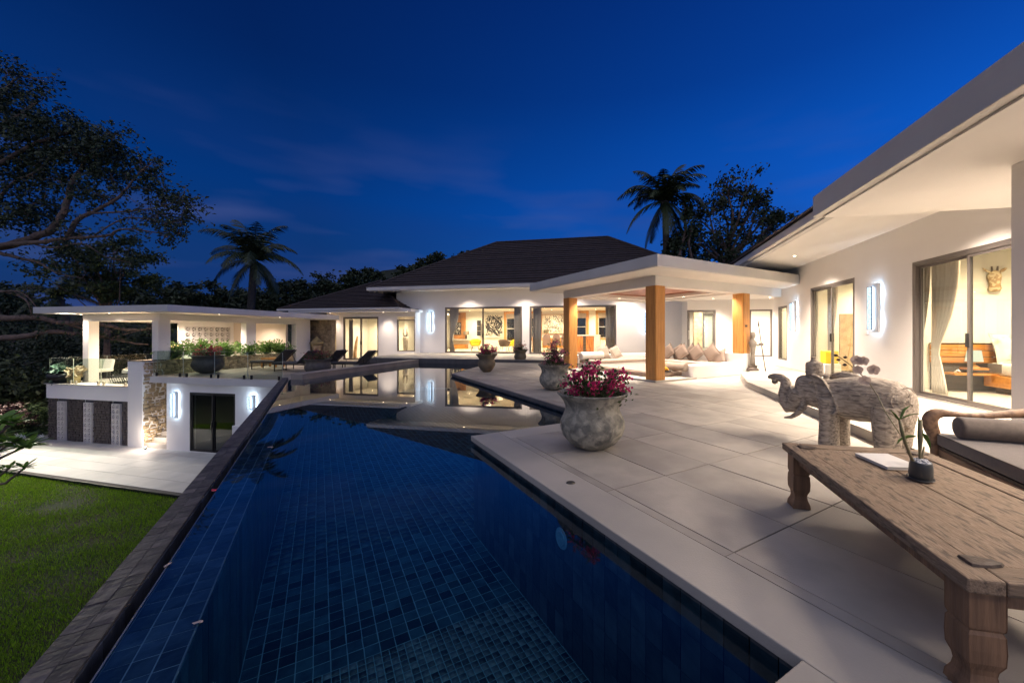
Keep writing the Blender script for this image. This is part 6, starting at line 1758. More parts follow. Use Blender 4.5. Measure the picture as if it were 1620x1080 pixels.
# kitchen island
a, b = hit(OM, RB, 914, 2.4), hit(OM, RB, 949, 2.4)
t = htg('kitchen_island', 'kitchen island with dark-grained orange wood front and white marble top', 'kitchen island', a, 2.4)
iw = b-a
ISL = mat('walnut_slab_front', (.62, .24, .06), (.30, .09, .03), .35, 2.0, 4, stretch=(5, 5, .8), distort=1.5)
part('body', M().box(-.2, .02, 0, iw*.72, .8, 1.02), ISL, t); part('dark_band', M().box(.30*iw-.08, .012, .001, .30*iw+.10, .019, 1.02), DARKWOOD, t)
part('marble_top', M().box(-.25, -.03, 1.022, iw, .85, 1.10), mat('white_marble', (.78, .76, .73), (.6, .58, .56), .2, 3, 6, distort=2), t); part('marble_side', M().box(iw*.74, 0, 0, iw, .82, 1.02), bpy.data.materials['white_marble'], t)
# curtains
def curtain(label, o0, ang, x, y, z0, z1, w, material, swept=0.0, folds=6, dep=.07, tie=None, parent=None):
    q = W(o0, ang, x, y); t = thing('curtain', label, 'curtain', (*q, 0), ang)
    m = M(); n = folds*8; rows = 14; v = []
    for r in range(rows+1):
        zz = z1-(z1-z0)*r/rows; u = r/rows
        if tie is None: ww = w; sh = 0
        else:
            tt = (z1-zz)/(z1-tie) if zz > tie else (tie-zz)/(tie-z0)
            k = (1-.78*tt**2.2) if zz > tie else (.22+.38*tt**.7)
            ww = w*k; sh = 0
        for i in range(n+1):
            s = i/n; v.append((s*ww, dep*.5*math.sin(s*folds*2*math.pi)*(ww/w+.3), zz))
    f = []
    for r in range(rows):
        for i in range(n): a_ = r*(n+1)+i; f.append((a_, a_+1, a_+n+2, a_+n+1))
    m.add(v, f)
    o = part('drape', m, material, t, smooth=True); s = o.modifiers.new('t', 'SOLIDIFY'); s.thickness = .004
    return t
curtain('grey curtain tied back at the left edge of the first living room window', OM, RB, .10, .42, ZI+.02, 2.95, .62, CURT, tie=1.05)
curtain('straight dark curtain at the right edge of the first living room window', OM, RB, xw1-.62, .42, ZI+.02, 2.95, .5, CURT)
curtain('straight grey curtain at the left edge of the second living room window', OM, RB, xw2+.12, .42, ZI+.02, 2.95, .5, CURT)
curtain('grey curtain at the right edge of the second window, right of the kitchen island', OM, RB, xw3-.62, .42, ZI+.02, 2.95, .5, CURT)
# ================================================================ low bedroom block inside
curtain('grey curtain behind the left leaf of the lounge deck door', OL, RB, d0+.10, .38, ZL+.03, 2.22, .32, CURT)
def LT_(name, label, cat, x, y, z=ZL, rz=0): q = W(OL, RB, x, y); return thing(name, label, cat, (*q, z), RB+rz)
x = hit(OL, RB, 641, 1.0)
t = LT_('forked_sculpture', 'tall pale forked wood sculpture in the small window', 'sculpture', hit(OL, RB, 641.5, .9), .9, .12)
part('trunk', M().lathe([(.001, 0), (.10, 0), (.14, .5), (.17, .85), (.15, 1.0), (.001, 1.02)], 14), mat('pale_driftwood', (.42, .36, .30), (.3, .25, .2), .8, 8, 5, .3, 40), t, smooth=True)
part('fork', M().tube([(-.06, 0, .98), (-.14, 0, 1.2), (-.13, 0, 1.5)], [.07, .06, .04], 8).tube([(.06, 0, .98), (.12, 0, 1.2), (.10, 0, 1.5)], [.07, .06, .04], 8), bpy.data.materials['pale_driftwood'], t, smooth=True)
part('pedestal', M().box(-.2, -.2, -.5, .2, .2, -.001), WHITE_SMOOTH, t)
x = hit(OL, RB, 651, 2.4)
t = LT_('carved_wall_panel', 'dark red-brown carved wooden panel on the wall in the small window', 'wall panel', x, 3.5, .2)
random.seed(8)
part('board', M().box(-.3, -.03, .75, .55, 0, 1.75), mat('red_brown_panel', (.22, .06, .025), (.42, .15, .05), .6, 7, 4, lo=.45, hi=.6, distort=2), t); part('frame', M().box(-.34, -.05, .71, -.30, 0, 1.79).box(.55, -.05, .71, .59, 0, 1.79), DARKWOOD, t)
t = LT_('wooden_figure', 'slender brown wood figure standing inside the lounge deck door', 'figure', hit(OL, RB, 561, 1.6), 1.6)
part('body', M().tube([(0, 0, 0), (.05, 0, .5), (.12, 0, 1.0), (.22, 0, 1.5)], [.12, .10, .09, .05], 10), mat('brown_carved_wood', (.25, .14, .07), (.38, .24, .14), .6, 6, 4), t, smooth=True); part('base', M().box(-.18, -.14, 0, .18, .14, .06), DARKWOOD, t)
t = LT_('timber_door', 'golden wooden inner door glimpsed behind the figure', 'door', hit(OL, RB, 560, 3.4), 3.5)
part('leaf', M().box(0, 0, 0, .75, .04, 2.05), TEAK, t)
# ================================================================ right wing inside
RWt = lambda x, y: W(OR, RB, x, y)
def RT(name, label, cat, x, y, z=ZI, rz=0): return thing(name, label, cat, (*RWt(x, y), z), RB+rz)
# headboard against the partition (facing -y)
def rx_(px, y): # local x on a plane y = const
    return hit(W(OR, RB, 0, y), RB, px)
hb0, hb1 = rx_(1474, .80), rx_(1640, .80)
t = RT('headboard', 'long headboard of golden planks above a dark grey padded panel', 'headboard', hb0, .80)
wd = hb1-hb0
part('grey_panel', M().box(.0, -.03, 0, wd, .04, .56), mat('dark_grey_panel', (.10, .095, .09), None, .7), t)
xw_ = rx_(1572, .8)-hb0
for k in range(3): part('plank', M().box(-.02+.0*k, -.07, .565+.128*k, xw_, .03, .565+.128*k+.112), TEAKH, t)
part('dark_gap', M().box(0, -.02, .56, xw_-.02, .02, .95), DARKWOOD, t)
part('cap', M().box(-.02, -.08, .95, xw_, .035, .965), DARKWOOD, t)
t = RT('bedside_shelf', 'thin wooden bedside shelf with a small white object', 'shelf', rx_(1498, .6), .62)
part('board', M().box(0, -.22, .34, .75, .14, .375), TEAKH, t); 
t = RT('small_ornament', 'small white twisted ornament on the bedside shelf', 'ornament', rx_(1513, .55), .53, ZI+.376)
part('body', M().tube([(-.05, 0, .01), (0, 0, .05), (.05, 0, .02), (.02, .03, .06)], .014, 6), WHITE_SMOOTH, t, smooth=True)
t = RT('bedside_lamp', 'pale green bedside lamp between the two door leaves', 'table lamp', rx_(1541, .62), .62, ZI+.48)
part('shade', M().lathe([(.001, .12), (.13, .12), (.10, .34), (.001, .34)], 20), glow('pale_lit_shade', (.80, .78, .55), .8), t, smooth=True); part('base', M().lathe([(.001, 0), (.09, 0), (.05, .04), (.02, .06), (.02, .12), (.001, .12)], 14), TEAK, t); part('stand', M().box(-.16, -.12, -.04, .16, .12, -.002), TEAKH, t)
t = RT('bed', 'wide bed with white bedding on a golden wooden base', 'bed', rx_(1553, .7), .66)
part('base', M().box(0, -2.1, .12, 1.9, 0, .34), TEAKH, t, bevel=.01); part('plinth', M().box(.12, -2.0, 0, 1.8, -.1, .12), DARKWOOD, t)
part('mattress', M().box(.05, -2.02, .342, 1.85, -.03, .58), WHITEFAB, t, bevel=.05, smooth=True); part('dark_throw', M().box(.04, -.32, .40, .10, -.04, .57), GREYFAB, t)
o = link('pillow', mesh_of('pillow', pillow_mesh(.62, .2), mat('patterned_pillow', (.62, .60, .52), (.38, .40, .32), .9, 6, 3, lo=.5, hi=.6), True), t, (.38, -.12, .86), 0, R(72), 0)
o = link('pillow', mesh_of('pillow', pillow_mesh(.62, .2), WHITEFAB, True), t, (.95, -.1, .84), 0, R(74), 0)
# giraffe head on the wall
gx = rx_(1573, .80); q = RWt(gx, .80); gz0 = HC+ (HY-441)*q[1]/FPX
t = RT('giraffe_head', 'spotted brown giraffe head ornament hanging on the bedroom wall', 'wall ornament', gx, .82, gz0)
m = M(); pr = [(-.265, .03, .04), (-.25, .085, .09), (-.20, .105, .12), (-.13, .085, .10), (-.05, .095, .10), (.03, .12, .10), (.09, .115, .09), (.14, .075, .06), (.17, .04, .04)]
m.rings([[(w_*math.cos(a), -.01-d_*max(0, math.sin(a)), z) for a in [2*math.pi*i/16 for i in range(16)]] for z, w_, d_ in pr])
part('head', m, mat('giraffe_spots', (.33, .21, .10), (.62, .50, .32), .6, 16, 1, lo=.47, hi=.52), t, smooth=True)
for s in (-1, 1):
    part('ear', M().rings([[(s*(.08+.11*u)+w_*math.cos(a), -.03+.02*math.sin(a), .12+.10*u+w_*.3*math.sin(a)) for a in [2*math.pi*i/8 for i in range(8)]] for u, w_ in ((0, .02), (.4, .045), (.8, .035), (1, .005))]), bpy.data.materials['giraffe_spots'], t, smooth=True)
    part('horn', M().tube([(s*.04, -.03, .14), (s*.05, -.03, .25)], [.018, .014], 8), DARKWOOD, t)
OW = RB+R(90)
def rcurt(label, y0, y1, z1, material, tie, w=None):   # hangs inside the right wing's doors
    return curtain(label, OR, OW, y0, -.45, ZI+.02, z1, y1-y0, material, tie=tie)
cc1 = curtain('grey curtain tied back inside the near bedroom door', W(OR, OW, .46, -.36), OW+R(180), 0, 0, ZI+.02, 2.75, .34, CURT, tie=.98)
cc2 = curtain('pale sheer curtain swept aside inside the near bedroom door', W(OR, OW, .22, -.46), OW+R(180), 0, 0, ZI+.02, 2.75, .66, SHEER, tie=.98)
curtain('mauve curtain inside the far bedroom door', W(OR, OW, y2b-.05, -.45), OW+R(180), 0, 0, ZI+.02, 2.72, .5, CURT, tie=.95)
t = RT('yellow_lamp', 'yellow cube-shaped lamp inside the far bedroom door', 'stool', *(inv(OR, RB, ((1312-CX)/FPX*10.6, 10.6))))
part('seat', M().box(-.16, -.16, .34, .16, .16, .68), YELLOW, t, bevel=.02); part('base', M().box(-.2, -.2, 0, .2, .2, .33), WHITEFAB, t, bevel=.01)  # lamp built as an unlit yellow block; the seat part is its lampshade
t = RT('wall_picture', 'small brown framed picture glimpsed inside the far bedroom', 'picture', *(inv(OR, RB, ((1318-CX)/FPX*13.2, 13.2))), z=1.9)
part('frame', M().box(-.22, -.03, 0, .22, 0, .62), DARKWOOD, t); part('canvas', M().box(-.19, -.035, .03, .19, -.031, .59), BEIGEFAB, t)
t = RT('wooden_screen', 'pale carved wooden panel standing inside the far bedroom', 'screen', *(inv(OR, RB, ((1343-CX)/FPX*11.6, 11.6))))
part('panel', M().box(-.25, -.03, 0, .25, .03, 1.75), mat('pale_carved_panel', (.50, .36, .20), (.36, .25, .14), .7, 6, 5, .5, 30), t); part('foot', M().box(-.3, -.12, 0, .3, .12, .04), DARKWOOD, t)
# switch plate on the facade
x, y = W(OR, RB, 0, ty(1371)); 
t = thing('switch_plate', 'small pale switch plate on the wall below the nearer wall lamp', 'switch', (x, y, 1.33), RB-R(90))
part('plate', M().box(-.06, -.012, -.045, .06, 0, .045), WHITE_SMOOTH, t, bevel=.003); part('rocker', M().box(-.045, -.016, -.03, -.004, -.012, .03).box(.004, -.016, -.03, .045, -.012, .03), CREAM, t)
# lamps switched on inside the lounge and the bed rooms get their glow from the ceiling downlights
# ================================================================ trees and hills
def blob_pts(rs, n, c, r, flat=.7, shell=.35):
    d = rs.normal(size=(n, 3)); d /= np.linalg.norm(d, axis=1)[:, None]
    rad = rs.uniform(shell, 1.0, n)**.6
    return np.array(c)+d*rad[:, None]*np.array([r, r, r*flat])
def crown_pts(rs, n, c, r, clumps=40, cr=.28, flat=.8):
    cc = blob_pts(rs, clumps, c, r, flat, .15); w = rs.uniform(.4, 1.3, clumps)
    idx = rs.choice(clumps, n, p=w/w.sum())
    return cc[idx] + rs.normal(size=(n, 3))*(r*cr*.5)*w[idx][:, None]*np.array([1, 1, .6]), cc
def sky_at(px, py, D): return np.array(((px-CX)/FPX*D, D, HC-(py-HY)*D/FPX))
def tree(label, px, base_z, D, top_py, rad_px, n, leaf, seed, material=LEAFD, grp='trees behind the houses', trunk=.16, clumps=46, flat=.9, cr=.26, name='broadleaf_tree', cat='tree'):
    rs = np.random.default_rng(seed)
    top = sky_at(px, top_py, D); r = rad_px/FPX*D; cz = top[2]-r*flat*.95
    t = thing(name, label, cat, (top[0], D, base_z), 0, grp)
    pts, cc = crown_pts(rs, n, (0, 0, cz-base_z), r, clumps, cr, flat)
    st = M(); h = cz-base_z
    st.tube([(0, 0, 0), (.1*trunk*3, 0, h*.4), (0, .1, h*.75), (0, 0, h)], [trunk, trunk*.8, trunk*.6, trunk*.3], 8)
    for c in cc[::2]:
        s = np.array((0, 0, h*rs.uniform(.55, .9))); mdl = s*.5+c*.5+rs.normal(size=3)*r*.06
        st.tube([s, mdl, c], [trunk*.28, trunk*.16, trunk*.05], 5)
    part('trunk', st, BARK, t)
    leaves_np('crown', pts, leaf, material, t, .55)
    return t
GZ = ZG
# far low belt of trees to the left and middle, each one its own
specs = [(-60, 470, 60, 46, 5200), (20, 452, 55, 42, 5200), (235, 445, 42, 40, 4600), (285, 447, 42, 36, 4000), (338, 447, 42, 38, 4200), (465, 440, 42, 40, 4200), (515, 436, 30, 44, 2600), (560, 428, 24, 40, 2400), (585, 424, 22, 46, 2200), (690, 401, 34, 38, 3200), (655, 412, 28, 40, 2400), (415, 448, 44, 44, 4200), (735, 398, 20, 42, 1600)]
lbs = ['bushy dark tree at the left edge, low behind the pavilion', 'dark tree left of the pavilion roof, second from the edge', 'dark green tree just behind the pavilion roof, left of the palm', 'rounded dark crown immediately left of the palm fronds', 'low dark tree under the left palm fronds', 'dark tree directly right of the left palm', 'thin-topped dark tree between the palm and the low brown roof', 'small round tree above the low brown roof', 'dark tree crown beside the distant hill', 'dark tree showing above the left slope of the main roof', 'smaller dark tree low on the left slope of the main roof', 'dark low tree behind the palm trunk', 'small dark crown touching the main roof hip']
for i, ((px, ty_, rp, D, n), lb) in enumerate(zip(specs, lbs)):
    tree(lb, px, GZ, D, ty_, rp, n, .34, 100+i)
# dense undergrowth wall on the left side behind the courtyard
rs = np.random.default_rng(77)
for i, (px, D, topy, rp, lb) in enumerate(((-120, 17, 560, 95, 'dark bush at the far left edge beside the courtyard'), (-35, 19, 575, 80, 'dark bush behind the pale plumeria leaves'), (40, 20, 590, 62, 'dark green bush next to the left corner of the stone panels'), (-60, 24, 500, 130, 'tall dark shrub mass left of the pavilion'), (60, 30, 520, 70, 'dark shrub seen under the tree limbs left of the pavilion'), (170, 34, 512, 80, 'dark shrub seen through the open pavilion'), (240, 34, 520, 70, 'dark shrub behind the pavilion lamp'))):
    tree(lb, px, GZ, D, topy, rp, 5200, .24, 200+i, LEAFD if i != 2 else LEAFG if False else LEAFD, 'bushes beside the courtyard', .08, 50, .8, .3, 'bush', 'bush')
# trees on the right behind the gazebo
def open_tree(label, px, D, seed, blobs, root_py, nleaf, leaf, twig=.05):
    rs = np.random.default_rng(seed)
    b0 = sky_at(px, root_py, D)
    t = thing('open_crowned_tree', label, 'tree', (b0[0], D, 0.0), 0, 'trees behind the houses')
    st = M(); pts = []
    base = np.array((b0[0], D, 0.0))
    fork = sky_at(px, root_py, D)-base
    st.tube([(0, 0, 0), fork*.6+np.array((.1, 0, 0)), fork], [.3, .22, .18], 8)
    for bx_, by_, br_ in blobs:
        c = sky_at(bx_, by_, D+rs.uniform(-1.5, 1.5))-base; r = br_/FPX*D
        mid = fork*.45+c*.55+rs.normal(size=3)*r*.25
        st.tube([fork, fork*.75+mid*.25+rs.normal(size=3)*.2, mid, c], [.13, .10, .07, .03], 6)
        for k in range(9):
            e = c+rs.normal(size=3)*r*.5; st.tube([mid*.3+c*.7, (mid*.3+c*.7)*.4+e*.6+rs.normal(size=3)*.1, e], [.035, .022, .01], 4)
            q = e+rs.normal(size=(int(nleaf/len(blobs)/9), 3))*r*.22; pts.append(q)
    part('trunk', st, BARK, t); leaves_np('crown', np.concatenate(pts), leaf, LEAFD, t, .6)
open_tree('tall open-crowned tree right of the far palm, sky showing through', 1150, 26, 301, [(1120, 330, 22), (1150, 300, 24), (1180, 296, 22), (1203, 312, 16), (1216, 340, 18), (1195, 340, 24), (1165, 345, 26), (1130, 365, 26), (1100, 340, 22), (1105, 375, 24), (1075, 380, 20), (1150, 380, 26), (1185, 375, 24), (1215, 362, 20), (1232, 345, 13), (1090, 400, 22), (1130, 402, 24), (1165, 405, 20), (1192, 318, 18), (1140, 318, 20)], 412, 6200, .22)
open_tree('low dark tree at the foot of the far palm behind the gazebo roof', 1085, 24, 302, [(1070, 395, 18), (1095, 360, 20), (1085, 330, 14), (1100, 410, 20), (1060, 410, 16)], 420, 2600, .22)
def palm(label, px, base_z, D, crown_py, length, nf, seed, lean=.4, trunk=.17, droop=1.0):
    rs = random.Random(seed)
    c = sky_at(px, crown_py, D); b = np.array((c[0]-lean, D, base_z))
    t = thing('coconut_palm', label, 'palm tree', tuple(b), 0, 'coconut palms behind the houses')
    cl_ = c-b; pts = [(cl_[0]*(u**1.5), 0, cl_[2]*u) for u in np.linspace(0, 1, 10)]
    part('trunk', M().tube(pts, [trunk*(1.15-.35*u) for u in np.linspace(0, 1, 10)], 10), PALMB, t)
    for k in range(nf):
        az = 2*math.pi*k/nf+rs.uniform(-.25, .25); el = rs.uniform(-.8, 1.2) if k % 2 else rs.uniform(.75, 1.5)
        L = length*rs.uniform(.8, 1.1); n = 16; sp = []; p = Vector(cl_); d = Vector((math.cos(az)*math.cos(el), math.sin(az)*math.cos(el), math.sin(el)))
        for i in range(n+1):
            sp.append(p.copy()); d = (d+Vector((0, 0, -.105*droop*(.5+i/n)))).normalized(); p = p+d*L/n
        m = M(); m.tube([q[:] for q in sp], [.035*(1-.85*i/n) for i in range(n+1)], 5)
        v, f = [], []
        nl = 38
        for i in range(2, nl):
            u = i/nl; q = sp[int(u*n)].lerp(sp[min(int(u*n)+1, n)], u*n-int(u*n)); dd = (sp[min(int(u*n)+1, n)]-sp[int(u*n)]).normalized()
            side = dd.cross(Vector((0, 0, 1))); side = side.normalized() if side.length > .05 else Vector((math.sin(az), -math.cos(az), 0))
            ll = L*.26*math.sin(math.pi*min(.97, .12+.85*u))**.7
            for s in (-1, 1):
                dr = (side*s*.9+dd*.75+Vector((0, 0, -.45-rs.uniform(0, .5)))).normalized()
                e = q+dr*ll*rs.uniform(.8, 1.1); w_ = dd*.035; mid = q.lerp(e, .5)+Vector((0, 0, .04))
                bi = len(v); v += [(q-w_)[:], (q+w_)[:], (mid+w_*1.1)[:], (mid-w_*1.1)[:], e[:]]; f += [(bi, bi+1, bi+2, bi+3), (bi+3, bi+2, bi+4)]
        m.add(v, f); part('frond', m, PALML, t)
    m = M()
    for k in range(7):
        a = k*.9; m.lathe([(.001, -.14), (.09, -.08), (.11, 0), (.08, .09), (.001, .12)], 8, (cl_[0]+.22*math.cos(a), .22*math.sin(a), cl_[2]-.15-.1*(k % 2)))
    part('coconut', m, PALMB, t, smooth=True)
PALML = mat('palm_leaf', (.030, .048, .016), (.045, .062, .022), .55, 1, 3, rnd=.25)
palm('bushy coconut palm rising behind the pavilion roof on the left', 402, GZ, 30, 412, 3.9, 30, 5, .5, .28, 1.25)
palm('tall coconut palm rising behind the gazebo on the right', 1052, 0, 25, 318, 3.3, 30, 9, -.2, .24, 1.15)
palm('dim coconut palm low behind the big tree on the left', 95, GZ, 34, 470, 3.2, 16, 12, -1.6, .24, 1.2)
# ---- the big spreading tree on the left
bt = thing('spreading_tree', 'huge spreading tree on the left, long bare limbs reaching over the pavilion', 'tree', (*sky_at(-190, 520, 21)[:2], GZ), 0)
B0_ = np.array((*sky_at(-190, 520, 21)[:2], GZ))
def bp(px, py, D): return sky_at(px, py, D)-B0_
rs = np.random.default_rng(500); st = M(); tips = []
trunk_top = bp(-170, 400, 21)
st.tube([(0, 0, 0), trunk_top*.5+np.array((.4, 0, 0)), trunk_top], [.75, .6, .5], 12)
def limb(path, r0, r1, twigs=10, tw=.9):
    P = [bp(*p) for p in path]; k = len(P)
    # smooth the path
    Q = []
    for i in range(k-1):
        p0, p1, p2, p3 = P[max(i-1, 0)], P[i], P[i+1], P[min(i+2, k-1)]
        for s in np.linspace(0, 1, 5)[:-1]:
            Q.append(.5*((2*p1)+(-p0+p2)*s+(2*p0-5*p1+4*p2-p3)*s*s+(-p0+3*p1-3*p2+p3)*s**3)+rs.normal(size=3)*r0*.12)
    Q.append(P[-1]); n = len(Q)
    st.tube(Q, [r0+(r1-r0)*i/(n-1) for i in range(n)], 8)
    for i in range(twigs):
        j = rs.integers(int(n*.35), n); s = Q[j]; L = tw*rs.uniform(.5, 1.3)
        d = rs.normal(size=3)*np.array([1, .8, .7])+np.array([.55, 0, .15]); d /= np.linalg.norm(d)
        m1 = s+d*L*.5+rs.normal(size=3)*.08; e = s+d*L+rs.normal(size=3)*.15+np.array([0, 0, .1])
        st.tube([s, m1, e], [max(.012, r1*.7), .014, .007], 4); tips.append(e)
    return Q
limb([(-170, 400, 21), (-80, 392, 20.5), (0, 390, 20), (50, 377, 20), (90, 355, 20), (107, 325, 20), (110, 300, 20), (122, 275, 20), (142, 248, 20.2), (150, 240, 20.3)], .24, .05, 14)
limb([(-80, 392, 20.5), (0, 388, 19.8), (60, 383, 19.7), (110, 377, 19.6), (165, 374, 19.6), (200, 362, 19.6), (250, 368, 19.6)], .15, .025, 16, .8)
limb([(107, 375, 19.6), (125, 347, 19.5), (150, 334, 19.4), (190, 310, 19.2), (215, 280, 19.2), (232, 262, 19.2)], .12, .02, 16, .9)
limb([(140, 338, 19.4), (195, 335, 19.3), (250, 328, 19.2), (285, 318, 19.2), (303, 325, 19.2)], .05, .012, 18, .9)
limb([(150, 372, 19.5), (200, 345, 19.4), (260, 352, 19.2), (290, 350, 19.2)], .04, .01, 12, .7)
limb([(0, 400, 20), (30, 408, 20), (60, 415, 20), (90, 432, 20), (130, 440, 20)], .10, .02, 10)
limb([(30, 378, 19.9), (80, 392, 19.7), (130, 385, 19.5), (165, 405, 19.4), (205, 415, 19.4)], .05, .012, 10, .8)
limb([(-170, 400, 21), (-100, 300, 20.5), (-40, 230, 20.5), (20, 190, 20.5), (60, 160, 20.5)], .26, .06, 12, 1.2)
limb([(-100, 300, 20.5), (-30, 275, 20), (30, 240, 20), (90, 215, 20), (130, 205, 20)], .16, .04, 12, 1.2)
limb([(-60, 250, 20), (-30, 180, 20), (10, 140, 20), (30, 120, 20)], .13, .03, 10, 1.1)
limb([(-40, 395, 20), (-10, 330, 20), (20, 290, 20), (60, 270, 20), (85, 240, 20)], .10, .03, 12, 1.0)
# low limbs that reach behind the pavilion, lit by its lamps
limb([(-170, 470, 22), (-60, 500, 21), (0, 503, 20.5), (60, 502, 20.4), (100, 510, 20.8), (150, 512, 22), (200, 522, 23), (245, 518, 23.5), (262, 522, 23.5)], .20, .05, 14, .7)
limb([(-120, 540, 21), (-30, 538, 20.5), (40, 532, 20.2), (80, 524, 20.2), (110, 528, 20.8), (150, 528, 22), (190, 540, 23), (235, 545, 23.5)], .19, .04, 12, .7)
limb([(100, 510, 20.8), (130, 520, 21.5), (165, 535, 22.5), (200, 528, 23), (240, 518, 23.3)], .07, .02, 8, .6)
limb([(0, 460, 20.4), (30, 468, 20.3), (45, 480, 20.2), (50, 500, 20.3)], .06, .03, 8, .6)
limb([(-20, 466, 20.4), (20, 460, 20.2), (45, 470, 20.2), (60, 490, 20.2)], .05, .02, 6, .6)
part('trunk', st, BARK, bt, smooth=True)
cl = [(0, 145, 62), (45, 175, 55), (90, 215, 52), (20, 240, 66), (70, 270, 50), (130, 210, 34), (150, 225, 34), (180, 212, 26), (140, 250, 36), (160, 265, 32), (0, 330, 56), (40, 350, 30), (-30, 200, 70), (60, 320, 40), (100, 290, 30), (210, 268, 22), (232, 262, 22), (250, 280, 22), (238, 300, 24), (180, 285, 26), (262, 318, 22), (285, 312, 20), (296, 336, 18), (275, 350, 20), (250, 345, 20), (262, 375, 18), (285, 372, 14), (130, 300, 26), (160, 318, 22), (110, 240, 40), (-10, 100+40, 45), (170, 240, 30)]
P = []; twb = []; rs = np.random.default_rng(501)
for cxp, cyp, rp in cl:
    r = rp/FPX*20
    k = int(rp*(14 if rp > 28 else 11)*(rp/30)**.8)
    sub = blob_pts(rs, 14, bp(cxp, cyp, 20+rs.uniform(-1.2, 1.2)), r, .85, .2)
    P.append(sub[rs.integers(0, 14, k)]+rs.normal(size=(k, 3))*r*.15)
    for q in sub[::3]: twb.append((bp(cxp, cyp, 20), q))
tips = np.array(tips)
tw_ = M()
for a_, b_ in twb: tw_.tube([a_*.9+b_*.1, a_*.5+b_*.5+rs.normal(size=3)*.08, b_], [.03, .02, .008], 4)
part('twig', tw_, BARK, bt, kind='stuff')
P.append(tips[rs.integers(0, len(tips), 3400)]+rs.normal(size=(3400, 3))*.2)
leaves_np('crown', np.concatenate(P), .185, LEAFD, bt, .5)
# second tree below it; pavilion light put into its lighter leaf colour
tree('mid-green tree under the big limbs, painted faintly lit above the pavilion roof', 168, GZ, 24, 372, 72, 7500, .20, 602, mat('painted_lit_leaf', (.045, .07, .015), (.07, .09, .02), .6, 1, 3, rnd=.3), 'trees behind the houses', .2, 70, .72, .2)
# ---- plumeria branch reaching in at the lower left, and a smaller plant beneath it
pb = thing('plumeria', 'plumeria branches with long bright green leaves at the left edge', 'plumeria', (*G(-60, 770, ZG), ZG), 0)
g0 = np.array((*G(-60, 770, ZG), ZG)); DD = 8.2
def pp(px, py, D=DD): return sky_at(px, py, D)-g0
st = M(); rs = np.random.default_rng(9); LV = []
heads = [((2, 668), (-60, 720), 22, .36), ((22, 667), (-40, 700), 14, .30), ((8, 700), (-60, 735), 20, .34), ((40, 706), (-50, 730), 26, .36), ((28, 695), (-50, 725), 12, .30), ((-12, 690), (-70, 730), 16, .36), ((15, 740), (-40, 765), 9, .22), ((38, 740), (-20, 770), 14, .24), ((-5, 745), (-40, 765), 8, .25)]
LMB = M()
for (hx, hy), (sx_, sy_), nn_, ln in heads:
    c = pp(hx, hy); s = pp(sx_, sy_)
    st.tube([s, s*.5+c*.5+np.array((0, 0, -.12)), c], [.035, .025, .02], 6)
    for k in range(nn_):
        a = 2*math.pi*k/nn_*2.4; el = rs.uniform(-.15, .8)
        d = np.array((math.cos(a)*math.cos(el), math.sin(a)*math.cos(el), math.sin(el))); L = ln*rs.uniform(.8, 1.15)
        p0 = Vector(c); n_ = 6; sd = Vector(d).cross(Vector((0, 0, 1))).normalized(); v = []
        for i in range(n_+1):
            u = i/n_; q = p0+Vector(d)*L*u+Vector((0, 0, -.10*L*u*u)); w_ = .16*L*math.sin(math.pi*min(.98, .05+.93*u))**.9
            v += [(q-sd*w_+Vector((0, 0, w_*.25)))[:], q[:], (q+sd*w_+Vector((0, 0, w_*.25)))[:]]
        f = []
        for i in range(n_): b_ = i*3; f += [(b_, b_+1, b_+4, b_+3), (b_+1, b_+2, b_+5, b_+4)]
        LV.append((v, f))
part('stem', st, BARK, pb, smooth=True)
PLM = mat('plumeria_leaf', (.14, .27, .045), (.20, .34, .07), .4, 2, 3, rnd=.25); see_through_leaf(PLM, .45)
for v, f in LV: part('leaf', M().add(v, f), PLM, pb, smooth=True)
mm = M()
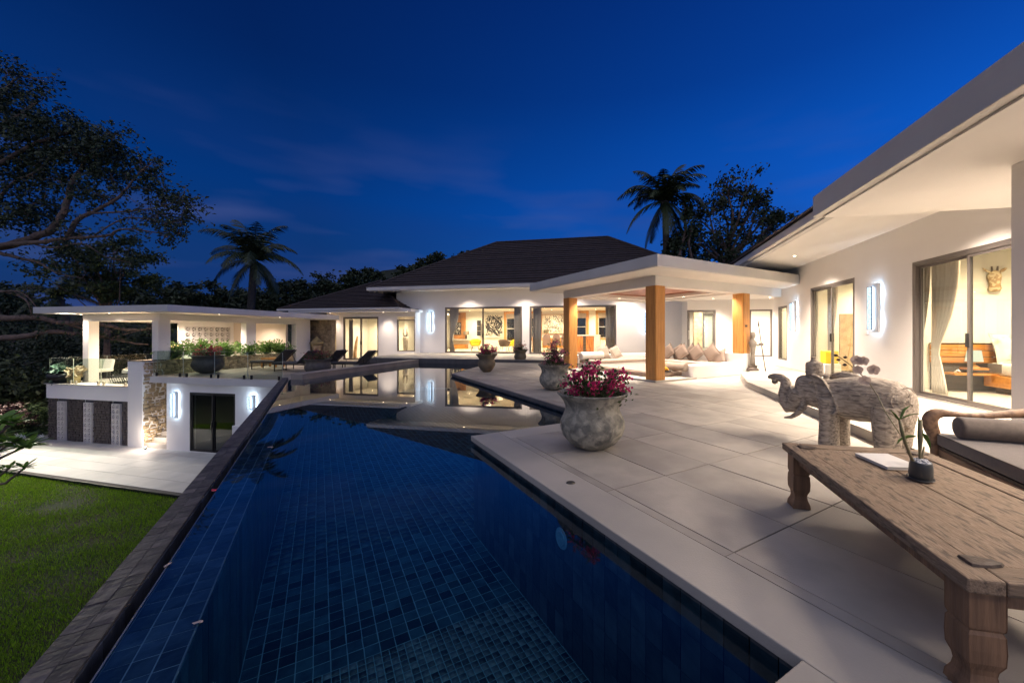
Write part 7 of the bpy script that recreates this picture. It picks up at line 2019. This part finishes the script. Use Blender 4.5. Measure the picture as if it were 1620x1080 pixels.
for px, py in ((27, 689), (33, 690), (38, 692), (63, 691), (67, 690), (22, 706)):
    c = pp(px, py, DD-.1)
    for k in range(5):
        a = k*1.256; mm.add([c[:].tolist() if False else tuple(c), tuple(c+np.array((.03*math.cos(a), .01, .03*math.sin(a)+.01))), tuple(c+np.array((.05*math.cos(a+.3), -.01, .05*math.sin(a+.3)+.02))), tuple(c+np.array((.03*math.cos(a+.7), .01, .03*math.sin(a+.7)+.01)))], [(0, 1, 2, 3)])
part('blossom', mm, WHITEFAB, pb)
# small bush with red leaves behind
tree('small dark red-leaved bush beside the plumeria', 5, GZ, 15, 640, 34, 1800, .12, 610, mat('red_leaf', (.03, .006, .007), (.045, .01, .01), .6), 'bushes beside the courtyard', .04, 26, .7, .3, 'red_bush', 'bush')
tree('leafy green bush at the left side of the courtyard', 48, GZ, 17, 640, 34, 3200, .14, 611, mat('bush_leaf', (.05, .085, .02), (.07, .11, .03), .6), 'bushes beside the courtyard', .05, 34, .8, .3, 'bush', 'bush')
# ---- hills far off
def hill(name, D, pts, depth, seed):
    rs = np.random.default_rng(seed); v, f = [], []
    xs = np.linspace(pts[0][0], pts[-1][0], 60); ys = np.interp(xs, [p[0] for p in pts], [p[1] for p in pts])
    rows = 8
    for j in range(rows+1):
        u = j/rows
        for i, (px, py) in enumerate(zip(xs, ys)):
            Dj = D+depth*(u-.0)
            top = HC-(py-HY)*(D+depth*.5)/FPX
            h = ZG+(top-ZG)*math.sin(math.pi*u)**.8*(1+.03*rs.normal())
            v.append(((px-CX)/FPX*(D+depth*.5)*(1+.02*math.sin(i)), Dj, h))
    n = 60
    for j in range(rows):
        for i in range(n-1): a = j*n+i; f.append((a, a+1, a+n+1, a+n))
    m = M().add(v, f); o = part(name, m, mat('dark_wooded_hill', (.015, .022, .012), (.035, .042, .022), .95, .12, 8, 1.0, .8, bdist=2.0), None, smooth=False)
    return struct(o)
hill('distant_hill', 420, [(300, 500), (480, 470), (560, 445), (600, 428), (625, 425), (650, 430), (700, 445), (900, 470), (1100, 470)], 160, 1)
hill('hillside', 90, [(1020, 470), (1080, 440), (1150, 412), (1200, 385), (1240, 362), (1290, 345), (1400, 320), (1700, 300)], 60, 2)
hill('low_ridge', 150, [(-900, 470), (-300, 480), (0, 486), (300, 490), (600, 480), (900, 470), (1200, 440), (1700, 380)], 60, 3)
